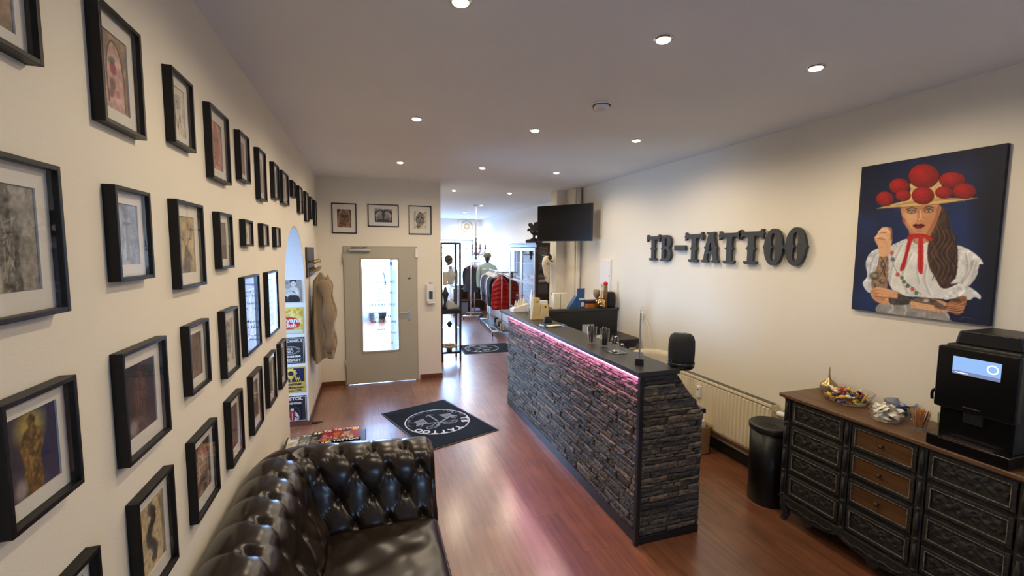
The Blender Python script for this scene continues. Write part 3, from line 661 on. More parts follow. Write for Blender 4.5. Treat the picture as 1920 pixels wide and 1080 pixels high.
# ------------------------------------------------------------------ five tin signs on the far face of the arch
TS = [(.055, 'bristol'), (.385, 'beer'), (.715, 'whiskey'), (1.048, 'rum'), (1.39, 'photo')]
labs = {'bristol': 'black tin sign with white lettering and a red waistcoated figure, lowest in the arch', 'beer': 'gold and navy square tin sign with the letters J and W', 'whiskey': 'black tin sign with white whiskey lettering, middle one in the arch',
        'rum': 'yellow tin sign with a red oval and white lettering', 'photo': 'square black and white photo sign of two people, topmost in the arch'}
xc = -.83
for z0, k in TS:
    t = thing('tin_sign', labs[k], 'sign', (xc, A1-.003, z0), group='square signs inside the arch')
    S = .295; h2 = S/2
    base = {'bristol': (.016, .016, .02), 'beer': s255(200, 170, 70), 'whiskey': (.012, .012, .012), 'rum': s255(214, 190, 90), 'photo': (.6, .6, .6)}[k]
    mb = MB(); mb.box((-h2, -.008, 0), (h2, -.003, S)); mb.build('plate', mat('sign_'+k, base, .35), t, bevel=.004)
    W_ = mat('sign_white', (.82, .82, .80), .4); 
    def tx(mbx, s, z, size, width, x=0, y=-.0095): put_text(mbx, s, size, Matrix.Translation((x, y, z)) @ STAND, bold=size*.03, width=width)
    if k == 'photo':
        A = Art(60, 60, (150, 150, 148)); A.noise(.3, 12, 3)
        for x, s in ((28, 1), (70, -1)):
            A.poly([(x-18, 100), (x-20, 55), (x-8, 40), (x+10, 40), (x+20, 58), (x+18, 100)], (205, 205, 200), tex=.2); A.poly([(x-19, 104), (x-17, 74), (x+17, 76), (x+18, 104)], (40, 40, 42))
            A.ell(x, 26, 9, 12, (214, 212, 206)); A.poly([(x-10, 24), (x-9, 10), (x+2, 7), (x+11, 12), (x+10, 22), (x, 15)], (32, 32, 34)); A.line([(x-12, 48), (x+s*12, 62), (x+s*22, 50)], 7, (188, 186, 180)); A.line([(x-5, 56), (x+6, 64)], 4, (60, 60, 62), .8)
            A.line([(x-4, 25), (x-2, 25)], 2, (40, 40, 40)); A.line([(x+2, 25), (x+4, 25)], 2, (40, 40, 40)); A.line([(x-3, 32), (x+3, 32)], 1.6, (70, 50, 50))
        A.plane('print', S-.02, S-.02, -.0092, M_ART, t, -h2+.01, .01)
    elif k == 'rum':
        A = Art(50, 50, (216, 190, 84)); A.noise(.35, 9, 8)
        for i in range(14):
            r = random.Random(i); A.ell(r.uniform(0, 100), r.uniform(0, 45), 9, 7, r.choice([(224, 214, 160), (200, 120, 60), (190, 180, 90), (226, 210, 120)]), .8, soft=.5)
        A.ell(50, 60, 40, 25, (196, 46, 38)); A.poly([(0, 88), (100, 86), (100, 101), (0, 101)], (196, 214, 206), smooth=False)
        A.plane('print', S-.02, S-.02, -.0092, M_ART, t, -h2+.01, .01)
        mb = MB(); tx(mb, 'Havana', .150, .07, .24, y=-.011); tx(mb, 'Club', .095, .065, .15, y=-.011); mb.build('lettering', W_, t)
    elif k == 'whiskey':
        mb = MB(); tx(mb, "JACK DANIEL'S", .255, .042, .25); tx(mb, 'OLD', .165, .03, .05); tx(mb, 'No.7', .135, .034, .07); tx(mb, 'Tennessee', .085, .045, .21); tx(mb, 'WHISKEY', .04, .04, .22)
        for r0, rx in ((.103, 1.0), (.085, 1.0)):
            mb.grid(lambda i, j: ((r0-.004*j)*math.cos(2*PI*i/40), -.0095, .152+(r0-.004*j)*.44*math.sin(2*PI*i/40)), 40, 2, closeu=True, smooth=False, flip=True)
        for a in (((-h2+.012), .012, (h2-.012), .015), ((-h2+.012), S-.015, (h2-.012), S-.012), (-h2+.012, .012, -h2+.015, S-.012), (h2-.015, .012, h2-.012, S-.012)): mb.box((a[0], -.0095, a[1]), (a[2], -.009, a[3]))
        mb.build('lettering', W_, t)
    elif k == 'beer':
        mb = MB(); mb.box((-h2+.015, -.0095, .125), (h2-.015, -.0085, S-.015)); mb.build('navy_field', mat('navy_enamel', s255(24, 26, 66), .35), t)
        mb = MB(); mb.lathe([(.028, -.0100), (.052, -.0103), (.052, -.0099)], c=(0, 0, .222), axis='y', n=28, cap=False)
        for i in range(10): a = i*2*PI/10; mb.box((.055*math.cos(a)-.007, -.0103, .222+.055*math.sin(a)-.007), (.055*math.cos(a)+.007, -.0098, .222+.055*math.sin(a)+.007))
        mb.box((-.008, -.0103, .13), (.008, -.0098, .2)); tx(mb, 'J.', .155, .06, .04, -.07, -.0103); tx(mb, 'W.', .155, .06, .06, .07, -.0103)
        mb.build('emblem', mat('gold_enamel', s255(226, 200, 90), .35), t)
        mb = MB(); tx(mb, 'Augustiner', .10, .04, .22); tx(mb, 'Bräu München', .062, .038, .24); tx(mb, 'gegründet 1328', .027, .026, .2); mb.build('lettering', mat('navy_enamel', s255(24, 26, 66), .35), t)
    else:
        mb = MB(); tx(mb, 'BRISTOL', .262, .045, .22); tx(mb, 'CONVENTION', .212, .028, .19)
        for a in ((-h2+.008, .01, -h2+.012, S-.01), (h2-.012, .01, h2-.008, S-.01), (-h2+.008, .01, h2-.008, .014), (-h2+.008, S-.014, h2-.008, S-.01)): mb.box((a[0], -.0095, a[1]), (a[2], -.009, a[3]))
        mb.build('lettering', W_, t)
        A = Art(60, 52, (22, 22, 26)); A.ell(50, 46, 42, 42, (60, 60, 64)); A.ell(50, 46, 37, 38, (24, 24, 28)); A.ell(50, 24, 9, 10, (190, 188, 182)); A.poly([(38, 14), (62, 14), (58, 2), (42, 2)], (30, 30, 30))
        A.poly([(20, 84), (22, 50), (38, 36), (62, 36), (78, 50), (80, 84)], (206, 208, 206), tex=.3); A.poly([(36, 40), (64, 40), (60, 82), (50, 88), (40, 82)], (150, 26, 30)); A.line([(50, 42), (50, 84)], 3, (220, 220, 215)); A.line([(24, 70), (38, 62)], 6, (20, 20, 22)); A.line([(76, 70), (62, 62)], 6, (20, 20, 22))
        A.plane('emblem', .2, .175, -.0094, M_ART, t, -.1, .016)

# ------------------------------------------------------------------ coat hook board and beige coat on the long wall
M_BROWN = mat('dark_brown_wood', (.03, .02, .014), .45, var=.3)
M_BRASS = mat('aged_brass', (.35, .26, .12), .3, 1.0)
t = thing('coat_hook_board', 'dark wooden coat hook board with brass knobs beside the arch', 'coat rack', (XL, 5.36, 1.66), PI/2)
mb = MB(); mb.box((0, -.022, 0), (.66, 0, .34)); mb.build('board', M_BROWN, t, bevel=.004)
for k in range(4):
    x = .09+.16*k
    mb = MB(); mb.tube([(x, -.02, .17), (x, -.07, .17)], .012, n=10); mb.ball((x, -.085, .172), .024); mb.tube([(x, -.022, .10), (x, -.05, .06), (x, -.09, .06), (x, -.1, .09)], .008, n=8); mb.ball((x, -.1, .095), .014); mb.build('hook', M_BRASS, t)
COAT = mat('beige_coat_cloth', s255(136, 114, 84), .9, bump=.2, bscale=500, var=.08, vscale=3, sheen=.3)
def coat():
    t = thing('coat', 'beige hooded coat hanging from the brass hooks beside the arch', 'coat', (XL+.0, 5.64, .40), PI/2)
    # body: a hanging tube of cloth, folded, narrowing to the hook
    def P(i, j, n=56, m=34):
        a = 2*PI*i/n; v = j/(m-1); z = .36+.98*v if False else .28+1.02*v
        w = .018+.205*min(1, (1-v)*1.9)**.75
        dp = .085+.035*(1-v); dp *= 1 if v < .90 else max(.15, 1-(v-.90)*8.6)
        f = 1+.17*math.sin(a*5+v*2.2)*(1-v*.5)+.10*math.sin(a*9+1+v*4)*(1-v*.3)
        return (.02+w*math.cos(a)*f, -.125+dp*math.sin(a)*f, z-.03*math.sin(a*3)*(1-v))
    mb = MB(); mb.grid(P, 56, 34, closeu=True); mb.build('body', COAT, t)
    # sleeves
    for s, z1, off in ((-1, .36, .0), (1, .22, .02)):
        pts = [(.02+s*.10, -.17, 1.20), (.02+s*.17, -.20, 1.02), (.02+s*.19, -.215, .75), (.02+s*.16, -.21, .50), (.02+s*.15, -.20, z1)]
        mb = MB(); mb.tube(cr(pts, 4, False), [.06+.018*math.sin(k*1.1) for k in range(17)], n=14, flat=.75); mb.build('sleeve', COAT, t)
    # hood folded over the front
    mb = MB()
    def Hd(i, j):
        a = PI*(i/19-.5)*1.5; v = j/13; r = .105-.055*v+.010*math.sin(i*1.3)
        return (.03+r*math.sin(a)*1.0, -.16-.075*math.cos(a)*(.6+.5*math.sin(v*PI)), 1.24-.30*(1-v)+.04-.05*abs(math.sin(a)))
    mb.grid(Hd, 20, 14); o = mb.build('hood', COAT, t); s = o.modifiers.new('s', 'SOLIDIFY'); s.thickness = .012
    mb = MB(); mb.grid(lambda i, j: (.02+.10*math.cos(PI+i*PI/9)*1.0, -.238-.014*math.sin(j*PI/7)-.01*math.sin(i*PI/9), .80-.20*j/7-.02*math.sin(i*PI/9)), 10, 8); o = mb.build('pocket', COAT, t); s = o.modifiers.new('s', 'SOLIDIFY'); s.thickness = .008
coat()
# ------------------------------------------------------------------ chesterfield sofa
def leather():
    t = NT('dark_brown_leather'); v = t.coord()
    t.link(t.ramp(t.noise(v, 5, 4), [(.3, (.010, .0058, .0035)), (.7, (.021, .013, .008))]), t.b.inputs['Base Color'])
    t.b.inputs['Roughness'].default_value = .27; t.b.inputs['Specular IOR Level'].default_value = .5
    v2 = t.node('ShaderNodeTexVoronoi'); v2.inputs['Scale'].default_value = 260; t.link(v, v2.inputs['Vector'])
    wr = t.noise(t.coord((1, 1, 1)), 14, 3, .5, .4)
    add = t.node('ShaderNodeMath', operation='MULTIPLY_ADD'); t.link(v2.outputs['Distance'], add.inputs[0]); add.inputs[1].default_value = .12; t.link(wr, add.inputs[2])
    t.bump(add.outputs[0], .16, .004); return t.m
M_LEATHER = leather()
sofa = thing('chesterfield_sofa', 'dark brown buttoned leather chesterfield sofa along the picture wall', 'sofa', (-.64, 1.4, 0))
SX, SY = -.64, 1.4
PROF = [(.055, .10), (.05, .30), (.045, .48), (.012, .56), (.0, .63), (.012, .70), (.05, .742), (.11, .762), (.175, .758), (.235, .735), (.275, .69), (.292, .635), (.305, .57), (.34, .50), (.385, .44), (.41, .38)]
PR = cr(PROF, 6, False)
S = [0.0]
for a, b in zip(PR[:-1], PR[1:]): S.append(S[-1]+math.hypot(b[0]-a[0], b[1]-a[1]))
NP_ = 84
def prof_at(s):
    for i in range(len(S)-1):
        if S[i+1] >= s or i == len(S)-2:
            t = (s-S[i])/(S[i+1]-S[i]+1e-9); a, b = PR[i], PR[i+1]; dx, dz = b[0]-a[0], b[1]-a[1]; L = math.hypot(dx, dz)+1e-9
            return a[0]+dx*t, a[1]+dz*t, -dz/L, dx/L    # point and outward normal (d, z)
STOT = S[-1]
S0, SS = .80, .135          # first button row on top of the roll, row spacing
def tuft(w, s, SWD):
    if s < S0:
        k = max(0, 1-(S0-s)/.33); al = abs(math.sin(PI*w/SWD)) ; f = (al**.35)*k+(1-k)
        h = .016*f*min(1, s/.25); dmin = abs((w/SWD-round(w/SWD))*SWD); r2 = (dmin**2+(S0-s)**2)/.026**2
        return h-.034*math.exp(-r2)
    q = (s-S0)/SS; a = (q+2*w/SWD)/2; b = (q-2*w/SWD)/2
    h = .018*(abs(math.sin(PI*a))*abs(math.sin(PI*b)))**.26
    ia, ib = round(a), round(b); dw = ((a-ia)-(b-ib))*SWD/2; ds = ((a-ia)+(b-ib))*SS
    if q < .5: h = max(h, 0)
    r_ = math.hypot(dw, ds); th = math.atan2(ds, dw)
    h -= .0032*(.5+.5*math.cos(9*th+3*(ia+ib)))*math.exp(-((r_-.042)/.022)**2)
    return h-.034*math.exp(-r_*r_/.024**2)
def upholstery(name, L0, wfun, SWD, nw, cut):
    mb = MB()
    def P(i, j):
        s = STOT*j/(NP_-1); d, z, nd, nz = prof_at(s); return wfun(i/(nw-1), d, z, nd, nz, s)
    mb.grid(P, nw, NP_, flip=cut); return mb.build(name, M_LEATHER, sofa)
YO, XE = 2.87-SY, .365-SX      # outer edge of the far arm, free end of the arm (sofa-local)
def zrise(x, z): return z*(1+.075*max(0, 1-x/1.0)) if z > .4 else z
def back(u, d, z, nd, nz, s):
    R_ = max(.02, .30-d); y0 = -1.15; y1 = YO-d-R_
    Ls = y1-y0; La = R_*PI/4; t = u*(1) ; Lt = Ls+La; q = t*Lt
    if q <= Ls: y = y0+q; px_, py_, nx, ny = d, y, 1, 0; w = y
    else:
        a = (q-Ls)/R_; cx, cy = d+R_, y1; px_, py_ = cx-R_*math.cos(a), cy+R_*math.sin(a); nx, ny = math.cos(a), -math.sin(a); w = y1+(q-Ls)
    h = tuft(w-.035, s, .20); 
    return (px_+nx*nd*h, py_+ny*nd*h, zrise(0.0, z)+nz*h)
def arm(u, d, z, nd, nz, s):
    R_ = max(.02, .30-d); x0 = d+R_; La = R_*PI/4; Ls = XE-x0; q = u*(La+Ls)
    if q >= La: x = x0+(q-La); px_, py_, nx, ny = x, YO-d, 0, -1; w = x
    else:
        a = PI/4+q/R_; cx, cy = d+R_, YO-d-R_; px_, py_ = cx-R_*math.cos(a), cy+R_*math.sin(a); nx, ny = math.cos(a), -math.sin(a); w = x0-(La-q)
    f = min(1, (XE-px_)/.03) if px_ > XE-.03 else 1
    h = tuft(w-.085, s, .185)*max(0, f)-.012*(1-max(0, f))
    return (px_+nx*nd*h, py_+ny*nd*h, zrise(px_, z)+nz*h)
upholstery('backrest', 0, back, .20, 300, False)
upholstery('armrest', 0, arm, .185, 150, False)
# free end of the arm: flat scroll panel with a piping edge
mb = MB(); poly = [(YO-d, zrise(1.0, z)) for d, z in cr(PROF, 3, False)]+[(YO-.41, .10)]
mb.M = Matrix.Translation((XE-.012, 0, 0)) @ Matrix.Rotation(-PI/2, 4, 'Z'); mb.prism([(-y, z) for y, z in poly], 0, -.02); mb.build('arm_front', M_LEATHER, sofa, bevel=.006)
mb = MB(); mb.box((.05, -1.15, .08), (XE-.03, YO-.07, .28)); mb.build('frame', M_LEATHER, sofa, bevel=.02, seg=3)
# seat cushions, puffed with a piped seam
def cushion(y0, y1, name='seat_cushion'):
    x0, x1, z0, z1 = .40, XE-.015, .285, .452
    mb = MB(); nx_, ny_ = 60, 60
    def top(i, j):
        u, v = i/(nx_-1)*2-1, j/(ny_-1)*2-1; ru = math.copysign(abs(u)**.8, u)
        e = (1-abs(u)**8)*(1-abs(v)**8); z = z1-.045+.055*max(0, e)**.35
        X_, Y_ = (x0+x1)/2+(x1-x0)/2*u, (y0+y1)/2+(y1-y0)/2*v
        z += .004*math.sin(X_*21+Y_*9+2*math.sin(Y_*7))*max(0, e)+.003*math.sin(Y_*31-X_*17)*max(0, e)+.012*max(0, e)*math.cos(u*1.4)*math.cos(v*1.4)
        return (X_, Y_, z)
    mb.grid(top, nx_, ny_)
    c = mb.build(name, M_LEATHER, sofa)
    mb = MB(); mb.box((x0, y0, z0), (x1, y1, z1-.044)); mb.build('cushion_border', M_LEATHER, c, bevel=.02, seg=4)
    mb = MB(); k = .012; r = .007
    pts = [(x0+k, y0, z1-.044), (x1-k, y0, z1-.044), (x1, y0+k, z1-.044), (x1, y1-k, z1-.044), (x1-k, y1, z1-.044), (x0+k, y1, z1-.044), (x0, y1-k, z1-.044), (x0, y0+k, z1-.044), (x0+k, y0, z1-.044)]
    mb.tube(pts, r, n=8); mb.build('piping', M_LEATHER, c)
cushion(.30, YO-.425); cushion(-.42, .295); cushion(-1.15, -.425)
# buttons
bm_ = MB(); bm_.ball((0, 0, 0), .010, 12, 8); b0 = bm_.build('button', M_LEATHER, sofa); used = False
def place_btn(fn, L, w, s):
    global used
    # find the surface by evaluating the same sweep near the wanted w
    d, z, nd, nz = prof_at(s)
    if fn is back: R_ = max(.02, .30-d); y1 = YO-d-R_; Lt = y1+1.15+R_*PI/4; u = (w+1.15)/Lt
    else: R_ = max(.02, .30-d); x0 = d+R_; La = R_*PI/4; u = (w-x0+La)/(La+XE-x0)
    if u < 0 or u > 1: return
    p = fn(u, d, z, nd, nz, s); p = (p[0], p[1], p[2])
    o = b0 if not used else b0.copy()
    if used: COL.objects.link(o); o.parent = sofa
    used = True; o.location = p
for row in range(4):
    s = S0+row*SS
    if s > STOT-.05: break
    for i in range(-8, 9):
        wb = .035+(i+(.5 if row % 2 else 0))*.20
        if -1.1 < wb < YO-.42: place_btn(back, 0, wb, s)
        wa = .085+(i+(.5 if row % 2 else 0))*.185
        if .42 < wa < XE-.03: place_btn(arm, 0, wa, s)
M_LEG = mat('turned_wood_leg', (.03, .016, .01), .35)
for x, y in ((.12, YO-.14), (XE-.08, YO-.14), (.12, -1.05), (XE-.08, -1.05)):
    mb = MB(); mb.lathe([(.018, 0), (.03, .02), (.035, .05), (.028, .085)], c=(x, y, 0), n=20); mb.build('leg', M_LEG, sofa)

# ------------------------------------------------------------------ magazine table and magazines
M_BLACKW = mat('black_lacquer', (.010, .010, .011), .28)
tb = thing('magazine_side_table', 'low black side table under the magazines, between sofa and arch', 'side table', (-.34, 3.36, 0))
mb = MB(); mb.box((-.295, -.36, .465), (.30, .38, .492)); mb.build('tabletop', M_BLACKW, tb, bevel=.008)
for sx in (-.265, .27):
    for sy in (-.33, .35):
        mb = MB(); mb.box((sx-.02, sy-.02, 0), (sx+.02, sy+.02, .465)); mb.build('leg', M_BLACKW, tb, bevel=.003)
mb = MB(); mb.box((-.27, -.33, .16), (.275, .35, .178)); mb.build('lower_shelf', M_BLACKW, tb)
MAGS = [ # x, y, rot, stack z, palette, title, label
 (-.505, 3.565, .05, 0, 'white', 'TATTOO', 'white covered tattoo magazine at the wall end of the back row'),
 (-.425, 3.575, .02, 1, 'grey', 'Tattoo', 'grey covered magazine with white title, second in the back row'),
 (-.345, 3.58, -.02, 2, 'dark', 'INK', 'dark covered magazine with pale figures, middle of the back row'),
 (-.265, 3.585, .0, 3, 'pink', 'TATTOO', 'magazine with a pink red spine strip, fourth in the back row'),
 (-.185, 3.585, .03, 4, 'red', 'TATTOO', 'red covered magazine with a yellow round sticker, topmost of the back row'),
 (-.505, 3.345, .04, 0, 'white', 'MAGAZIN', 'white covered magazine with black title at the wall end of the front row'),
 (-.43, 3.35, .02, 1, 'white', 'TATTOO', 'second white covered magazine from the wall in the front row'),
 (-.35, 3.36, .0, 2, 'grey', 'Tattoo', 'grey magazine with black round title letter, middle of the front row'),
 (-.27, 3.365, .02, 3, 'dark', 'INK', 'dark magazine with white lettering, fourth in the front row'),
 (-.185, 3.365, .0, 4, 'brown', 'TATTOO', 'brown magazine with a pale figure and glossy cover, topmost of the front row')]
M_COVER = attr_mat('magazine_cover', .22, .5)
M_PAPER = mat('paper_edge', (.72, .70, .66), .8)
for i, (x, y, rz, st, palt, title, lab) in enumerate(MAGS):
    t = thing('magazine', lab, 'magazine', (x, y, .493+.0068*st), rz, 'tattoo magazines on the black side table')
    W2, H2 = .105, .142
    mb = MB(); mb.box((-W2, -H2, 0), (W2, H2, .0055)); mb.build('pages', M_PAPER, t)
    base = {'white': (206, 200, 190), 'grey': (96, 96, 96), 'dark': (38, 36, 38), 'pink': (150, 40, 60), 'red': (150, 30, 24), 'brown': (86, 56, 44)}[palt]
    A = Art(44, 60, base); R = random.Random(i+5); A.noise(.25, 20, i)
    sk = (190, 150, 122) if palt not in ('white', 'grey') else (150, 146, 140)
    A.poly([(34, 137), (28, 90), (38, 60), (50, 50), (64, 60), (74, 90), (68, 137)], sk, tex=.4, seed=i, tsc=12); A.ell(50, 42, 13, 16, sk); A.ell(50, 30, 15, 10, (40, 28, 24), soft=.5)
    for q in range(6): A.ell(R.uniform(34, 66), R.uniform(70, 125), 6, 8, (50, 44, 50), .6, soft=.6)
    for q in range(7): yq = 48+q*12; A.line([(6, yq), (R.uniform(16, 28), yq)], 3.5, R.choice([(230, 226, 210), (226, 200, 60), (240, 240, 240)]) if palt != 'white' else (40, 38, 38), .9, smooth=False)
    if palt == 'red': A.ell(82, 22, 13, 12, (232, 196, 40)); A.poly([(0, 118), (100, 118), (100, 137), (0, 137)], (170, 30, 26), .8, smooth=False)
    if palt == 'brown': A.ell(70, 80, 26, 36, (176, 140, 132), .5, soft=.8)
    o = A.plane('cover', 2*W2, 2*H2, 0, M_COVER, t); o.rotation_euler = (-PI/2, 0, 0); o.location = (0, 0, .0059)
    mb = MB(); put_text(mb, title, .045, Matrix.Translation((0, H2-.026, .0063)), bold=.0015, width=.19)
    mb.build('title', mat('title_ink_dark', (.02, .02, .02), .4) if palt == 'white' else mat('title_ink_white', (.8, .78, .74), .4), t)

t = thing('door_wedge', 'small dark rubber door wedge on the floor beside the arch pillar', 'door stop', (-.585, 5.30, 0), .5)
mb = MB(); mb.prism([(-.05, 0), (.06, 0), (-.05, .025)], -.02, .02); mb.build('wedge', mat('dark_rubber', (.02, .015, .012), .7), t)
t = thing('wall_socket', 'white wall socket low on the picture wall beside the magazines', 'socket', (XL, 3.80, .30), PI/2)
mb = MB(); mb.box((-.04, -.012, -.04), (.04, 0, .04)); mb.build('cover_plate', M_WHITE, t, bevel=.004)
mb = MB(); mb.lathe([(.001, -.0125), (.02, -.0125), (.022, -.0135), (.024, -.0125)], axis='y', n=24, cap=False); mb.build('socket_ring', M_WHITE, t)

# ------------------------------------------------------------------ logo door mats
M_RUG = mat('charcoal_mat_pile', s255(26, 27, 30), .95, spec=.15, bump=.6, bscale=700, var=.15, vscale=60)
M_RUB = mat('black_rubber_edge', (.012, .012, .013), .6)
M_RUGW = mat('pale_grey_pile', s255(206, 206, 204), .95, bump=.4, bscale=700)
M_RUGG = mat('mid_grey_pile', s255(128, 128, 130), .95, bump=.4, bscale=700, var=.3, vscale=60)
def arc_text(mb, s, r, mid_deg, size, z, step, wid=None):
    """letters along a circle, clockwise, tops outward"""
    n = len(s)
    for k, ch in enumerate(s):
        if ch == ' ': continue
        a = math.radians(mid_deg-(k-(n-1)/2)*step)
        M = Matrix.Translation((r*math.cos(a), r*math.sin(a), z)) @ Matrix.Rotation(a-PI/2, 4, 'Z')
        put_text(mb, ch, size, M, bold=size*.035)
def logo_mat(label, loc, rz, w, h, R, lc):
    t = thing('logo_floor_mat', label, 'door mat', loc, rz, 'logo floor mats')
    mb = MB(); mb.box((-w/2, -h/2, 0), (w/2, h/2, .006)); mb.build('rubber_edge', M_RUB, t, bevel=.003)
    e = .022; mb = MB(); mb.box((-w/2+e, -h/2+e, .005), (w/2-e, h/2-e, .0095)); mb.build('pile', M_RUG, t, bevel=.002)
    cx, cy = lc; z = .0105
    T = Matrix.Translation((cx, cy, 0))
    mb = MB(); mb.M = T
    def ring(r0, r1, sx=1): mb.grid(lambda i, j: ((r0 if j else r1)*math.cos(2*PI*i/72), (r0 if j else r1)*math.sin(2*PI*i/72), z), 72, 2, closeu=True, smooth=False)
    ring(R*.972, R); 
    arc_text(mb, 'TB TATTOO', R*.84, 92, R*.30, z, 17.5)
    mb.build('emblem', M_RUGW, t)
    mb = MB(); mb.M = T; ring(R*.955, R*.968)
    arc_text(mb, 'FINEST TATTOO ART  PIERCING', R*.885, -90, R*.085, z, 7.0)
    # drawing in the middle: two tattoo machines and crossed strokes
    zk = [0]
    def stroke(pts, wd):
        zk[0] += 1; z = .0105+.00004*zk[0]
        P = cr(pts, 5, False); L = []
        for a, b in zip(P[:-1], P[1:]):
            dx, dy = b[0]-a[0], b[1]-a[1]; l = math.hypot(dx, dy)+1e-9; nx, ny = -dy/l*wd/2, dx/l*wd/2
            mb.add([(R*(a[0]-nx), R*(a[1]-ny), z), (R*(b[0]-nx), R*(b[1]-ny), z), (R*(b[0]+nx), R*(b[1]+ny), z), (R*(a[0]+nx), R*(a[1]+ny), z)], [(0, 1, 2, 3)])
    for s in (-1, 1):
        stroke([(s*.62, -.18), (s*.35, -.02), (s*.05, .12), (s*-.2, .34)], .07); stroke([(s*.62, .1), (s*.5, .0), (s*.62, -.1), (s*.7, .02)], .05)
        for q in range(5): stroke([(s*(.30+.07*q), -.42+.03*q), (s*(.34+.07*q), -.12+.02*q)], .05)
        stroke([(s*.26, -.42), (s*.66, -.30)], .05); stroke([(s*.30, -.10), (s*.68, -.02)], .05); stroke([(s*.7, -.3), (s*.76, -.44), (s*.66, -.52), (s*.7, -.62)], .03)
        stroke([(s*.05, .28), (s*.30, .42), (s*.52, .36), (s*.46, .24), (s*.28, .22), (s*.1, .1)], .035); stroke([(s*.12, .3), (s*.32, .34), (s*.42, .3)], .03)
    stroke([(0, -.62), (0, .05)], .06); stroke([(-.14, -.5), (0, -.6), (.14, -.5)], .04)
    mb.build('drawing', M_RUGG, t)
logo_mat('charcoal floor mat with round white logo, near the sofa and counter', (.729, 4.931, 0), math.radians(-160.3), .865, 1.24, .37, (0, 0))
logo_mat('charcoal floor mat with round logo, farther off beside the glass display case', (2.25, 8.45, 0), math.radians(88), .80, 1.05, .34, (0, .1))

# ------------------------------------------------------------------ reception counter
M_STONE = None
def stone_mat():
    t = NT('split_slate'); a = t.node('ShaderNodeAttribute'); a.attribute_name = 'Col'; v = t.coord()
    n = t.noise(v, 26, 6, .65); c = t.mix(1.0, a.outputs['Color'], t.ramp(n, [(.3, (.42, .42, .43)), (.52, (.9, .9, .9)), (.75, (1.7, 1.55, 1.35))]), 'MULTIPLY')
    t.link(c, t.b.inputs['Base Color']); t.b.inputs['Roughness'].default_value = .62; t.b.inputs['Specular IOR Level'].default_value = .4
    t.bump(t.noise(t.coord((1, 1, 2.2)), 45, 6, .7), .7, .006); return t.m
M_STONE = stone_mat()
M_TOPC = mat('charcoal_worktop', (.030, .028, .026), .42, bump=.1, bscale=500, var=.15, vscale=30)
M_TRIM = mat('black_corner_trim', (.012, .012, .014), .35)
def stone_cladding(mb, L, z0, z1, seed, xmax=None):
    """ledge stones on local x in 0..L facing -y; xmax(z) trims the right hand end"""
    R = random.Random(seed); z = z0; prevb = []
    while z < z1-.008:
        h = min(R.choice([.020, .028, .034, .042, .050]), z1-z)
        if z1-z-h < .012: h = z1-z
        x = -R.uniform(0, .12)
        while x < L:
            w = R.uniform(.08, .34); a, b = max(0, x), min(L, x+w); lim = max(xmax(z), xmax(z+h)) if xmax else L
            x += w
            if a >= lim-.01: break
            b = min(b, lim)
            if b-a < .012: continue
            p = R.uniform(.016, .028); tilt = R.uniform(-.004, .004); tz = R.uniform(-.004, .004)
            nx_, nz_ = max(3, int((b-a)/.018)), 4
            sh = R.choice([(.085, .074, .060), (.10, .088, .072), (.060, .054, .048), (.125, .104, .078), (.075, .063, .048), (.088, .080, .072), (.14, .112, .080)])
            k = R.uniform(.75, 1.45); col = (sh[0]*k*1.06, sh[1]*k*.97, sh[2]*k*.84)
            off = R.uniform(0, 99); g = .0012
            b0 = b
            def P(i, j, a=a, b0=b, p=p, tilt=tilt, tz=tz, nx_=nx_, nz_=nz_, off=off, z=z, h=h):
                u, v = i/nx_, j/nz_; b = min(b0, max(a+.006, xmax(z+h*v))) if xmax else b0; e = (0 if i in (0, nx_) else 1)*(0 if j in (0, nz_) else 1)
                nz1 = math.sin(off+u*(b-a)*120+math.sin(v*5+off)*1.5)*.5+math.sin(off*2+v*7+u*9)*.5
                return (a+g+(b-a-2*g)*u, -(p*(.72+.28*e)+tilt*(u-.5)*2+tz*v+.0035*nz1*(.4+.6*e)), z+g+(h-2*g)*v+(.0025*math.sin(off+u*11) if 0 < j < nz_ else .0015*math.sin(off+u*13)))
            pts = [[P(i, j) for i in range(nx_+1)] for j in range(nz_+1)]
            vs = [q for r in pts for q in r]; n1 = nx_+1; fs = [(j*n1+i, j*n1+i+1, (j+1)*n1+i+1, (j+1)*n1+i) for j in range(nz_) for i in range(nx_)]
            # side walls back to the board
            rim = [(0, i) for i in range(n1)]+[(j, nx_) for j in range(1, nz_+1)]+[(nz_, i) for i in range(nx_-1, -1, -1)]+[(j, 0) for j in range(nz_-1, 0, -1)]
            o = len(vs); vs += [(pts[j][i][0], .004, pts[j][i][2]) for j, i in rim]; m = len(rim)
            for q in range(m):
                j0, i0 = rim[q]; j1, i1 = rim[(q+1) % m]; fs.append((j0*n1+i0, o+q, o+(q+1) % m, j1*n1+i1))
            mb.add(vs, fs, smooth=False, col=col)
        z += h
CX, CY = 1.655, 2.385     # counter corner nearest the camera
ct = thing('reception_counter', 'stone clad reception counter with dark top and pink light strip', 'counter', (CX, CY, 0))
CL = 2.87                  # clad length
mb = MB(); mb.box((.045, .02, .0), (.10, CL, 1.165)); mb.box((.045, .02, 0), (.50, .06, .86))
mb.prism([(.045, 0), (.50, 0), (.50, .86), (.285, 1.165), (.045, 1.165)], .03, .05); mb.build('carcass', M_TRIM, ct)
mb = MB(); mb.box((.030, .0, 0), (.045, CL+.01, .085)); mb.build('plinth', M_TRIM, ct)
mb = MB(); mb.box((.02, .004, 0), (.535, .03, .055)); mb.build('end_plinth', M_TRIM, ct, bevel=.003)
mb = MB(); mb.M = Matrix.Translation((.045, CL, 0)) @ Matrix.Rotation(-PI/2, 4, 'Z'); stone_cladding(mb, CL-.02, .088, 1.135, 11)
mb.build('front_stone_cladding', M_STONE, ct)
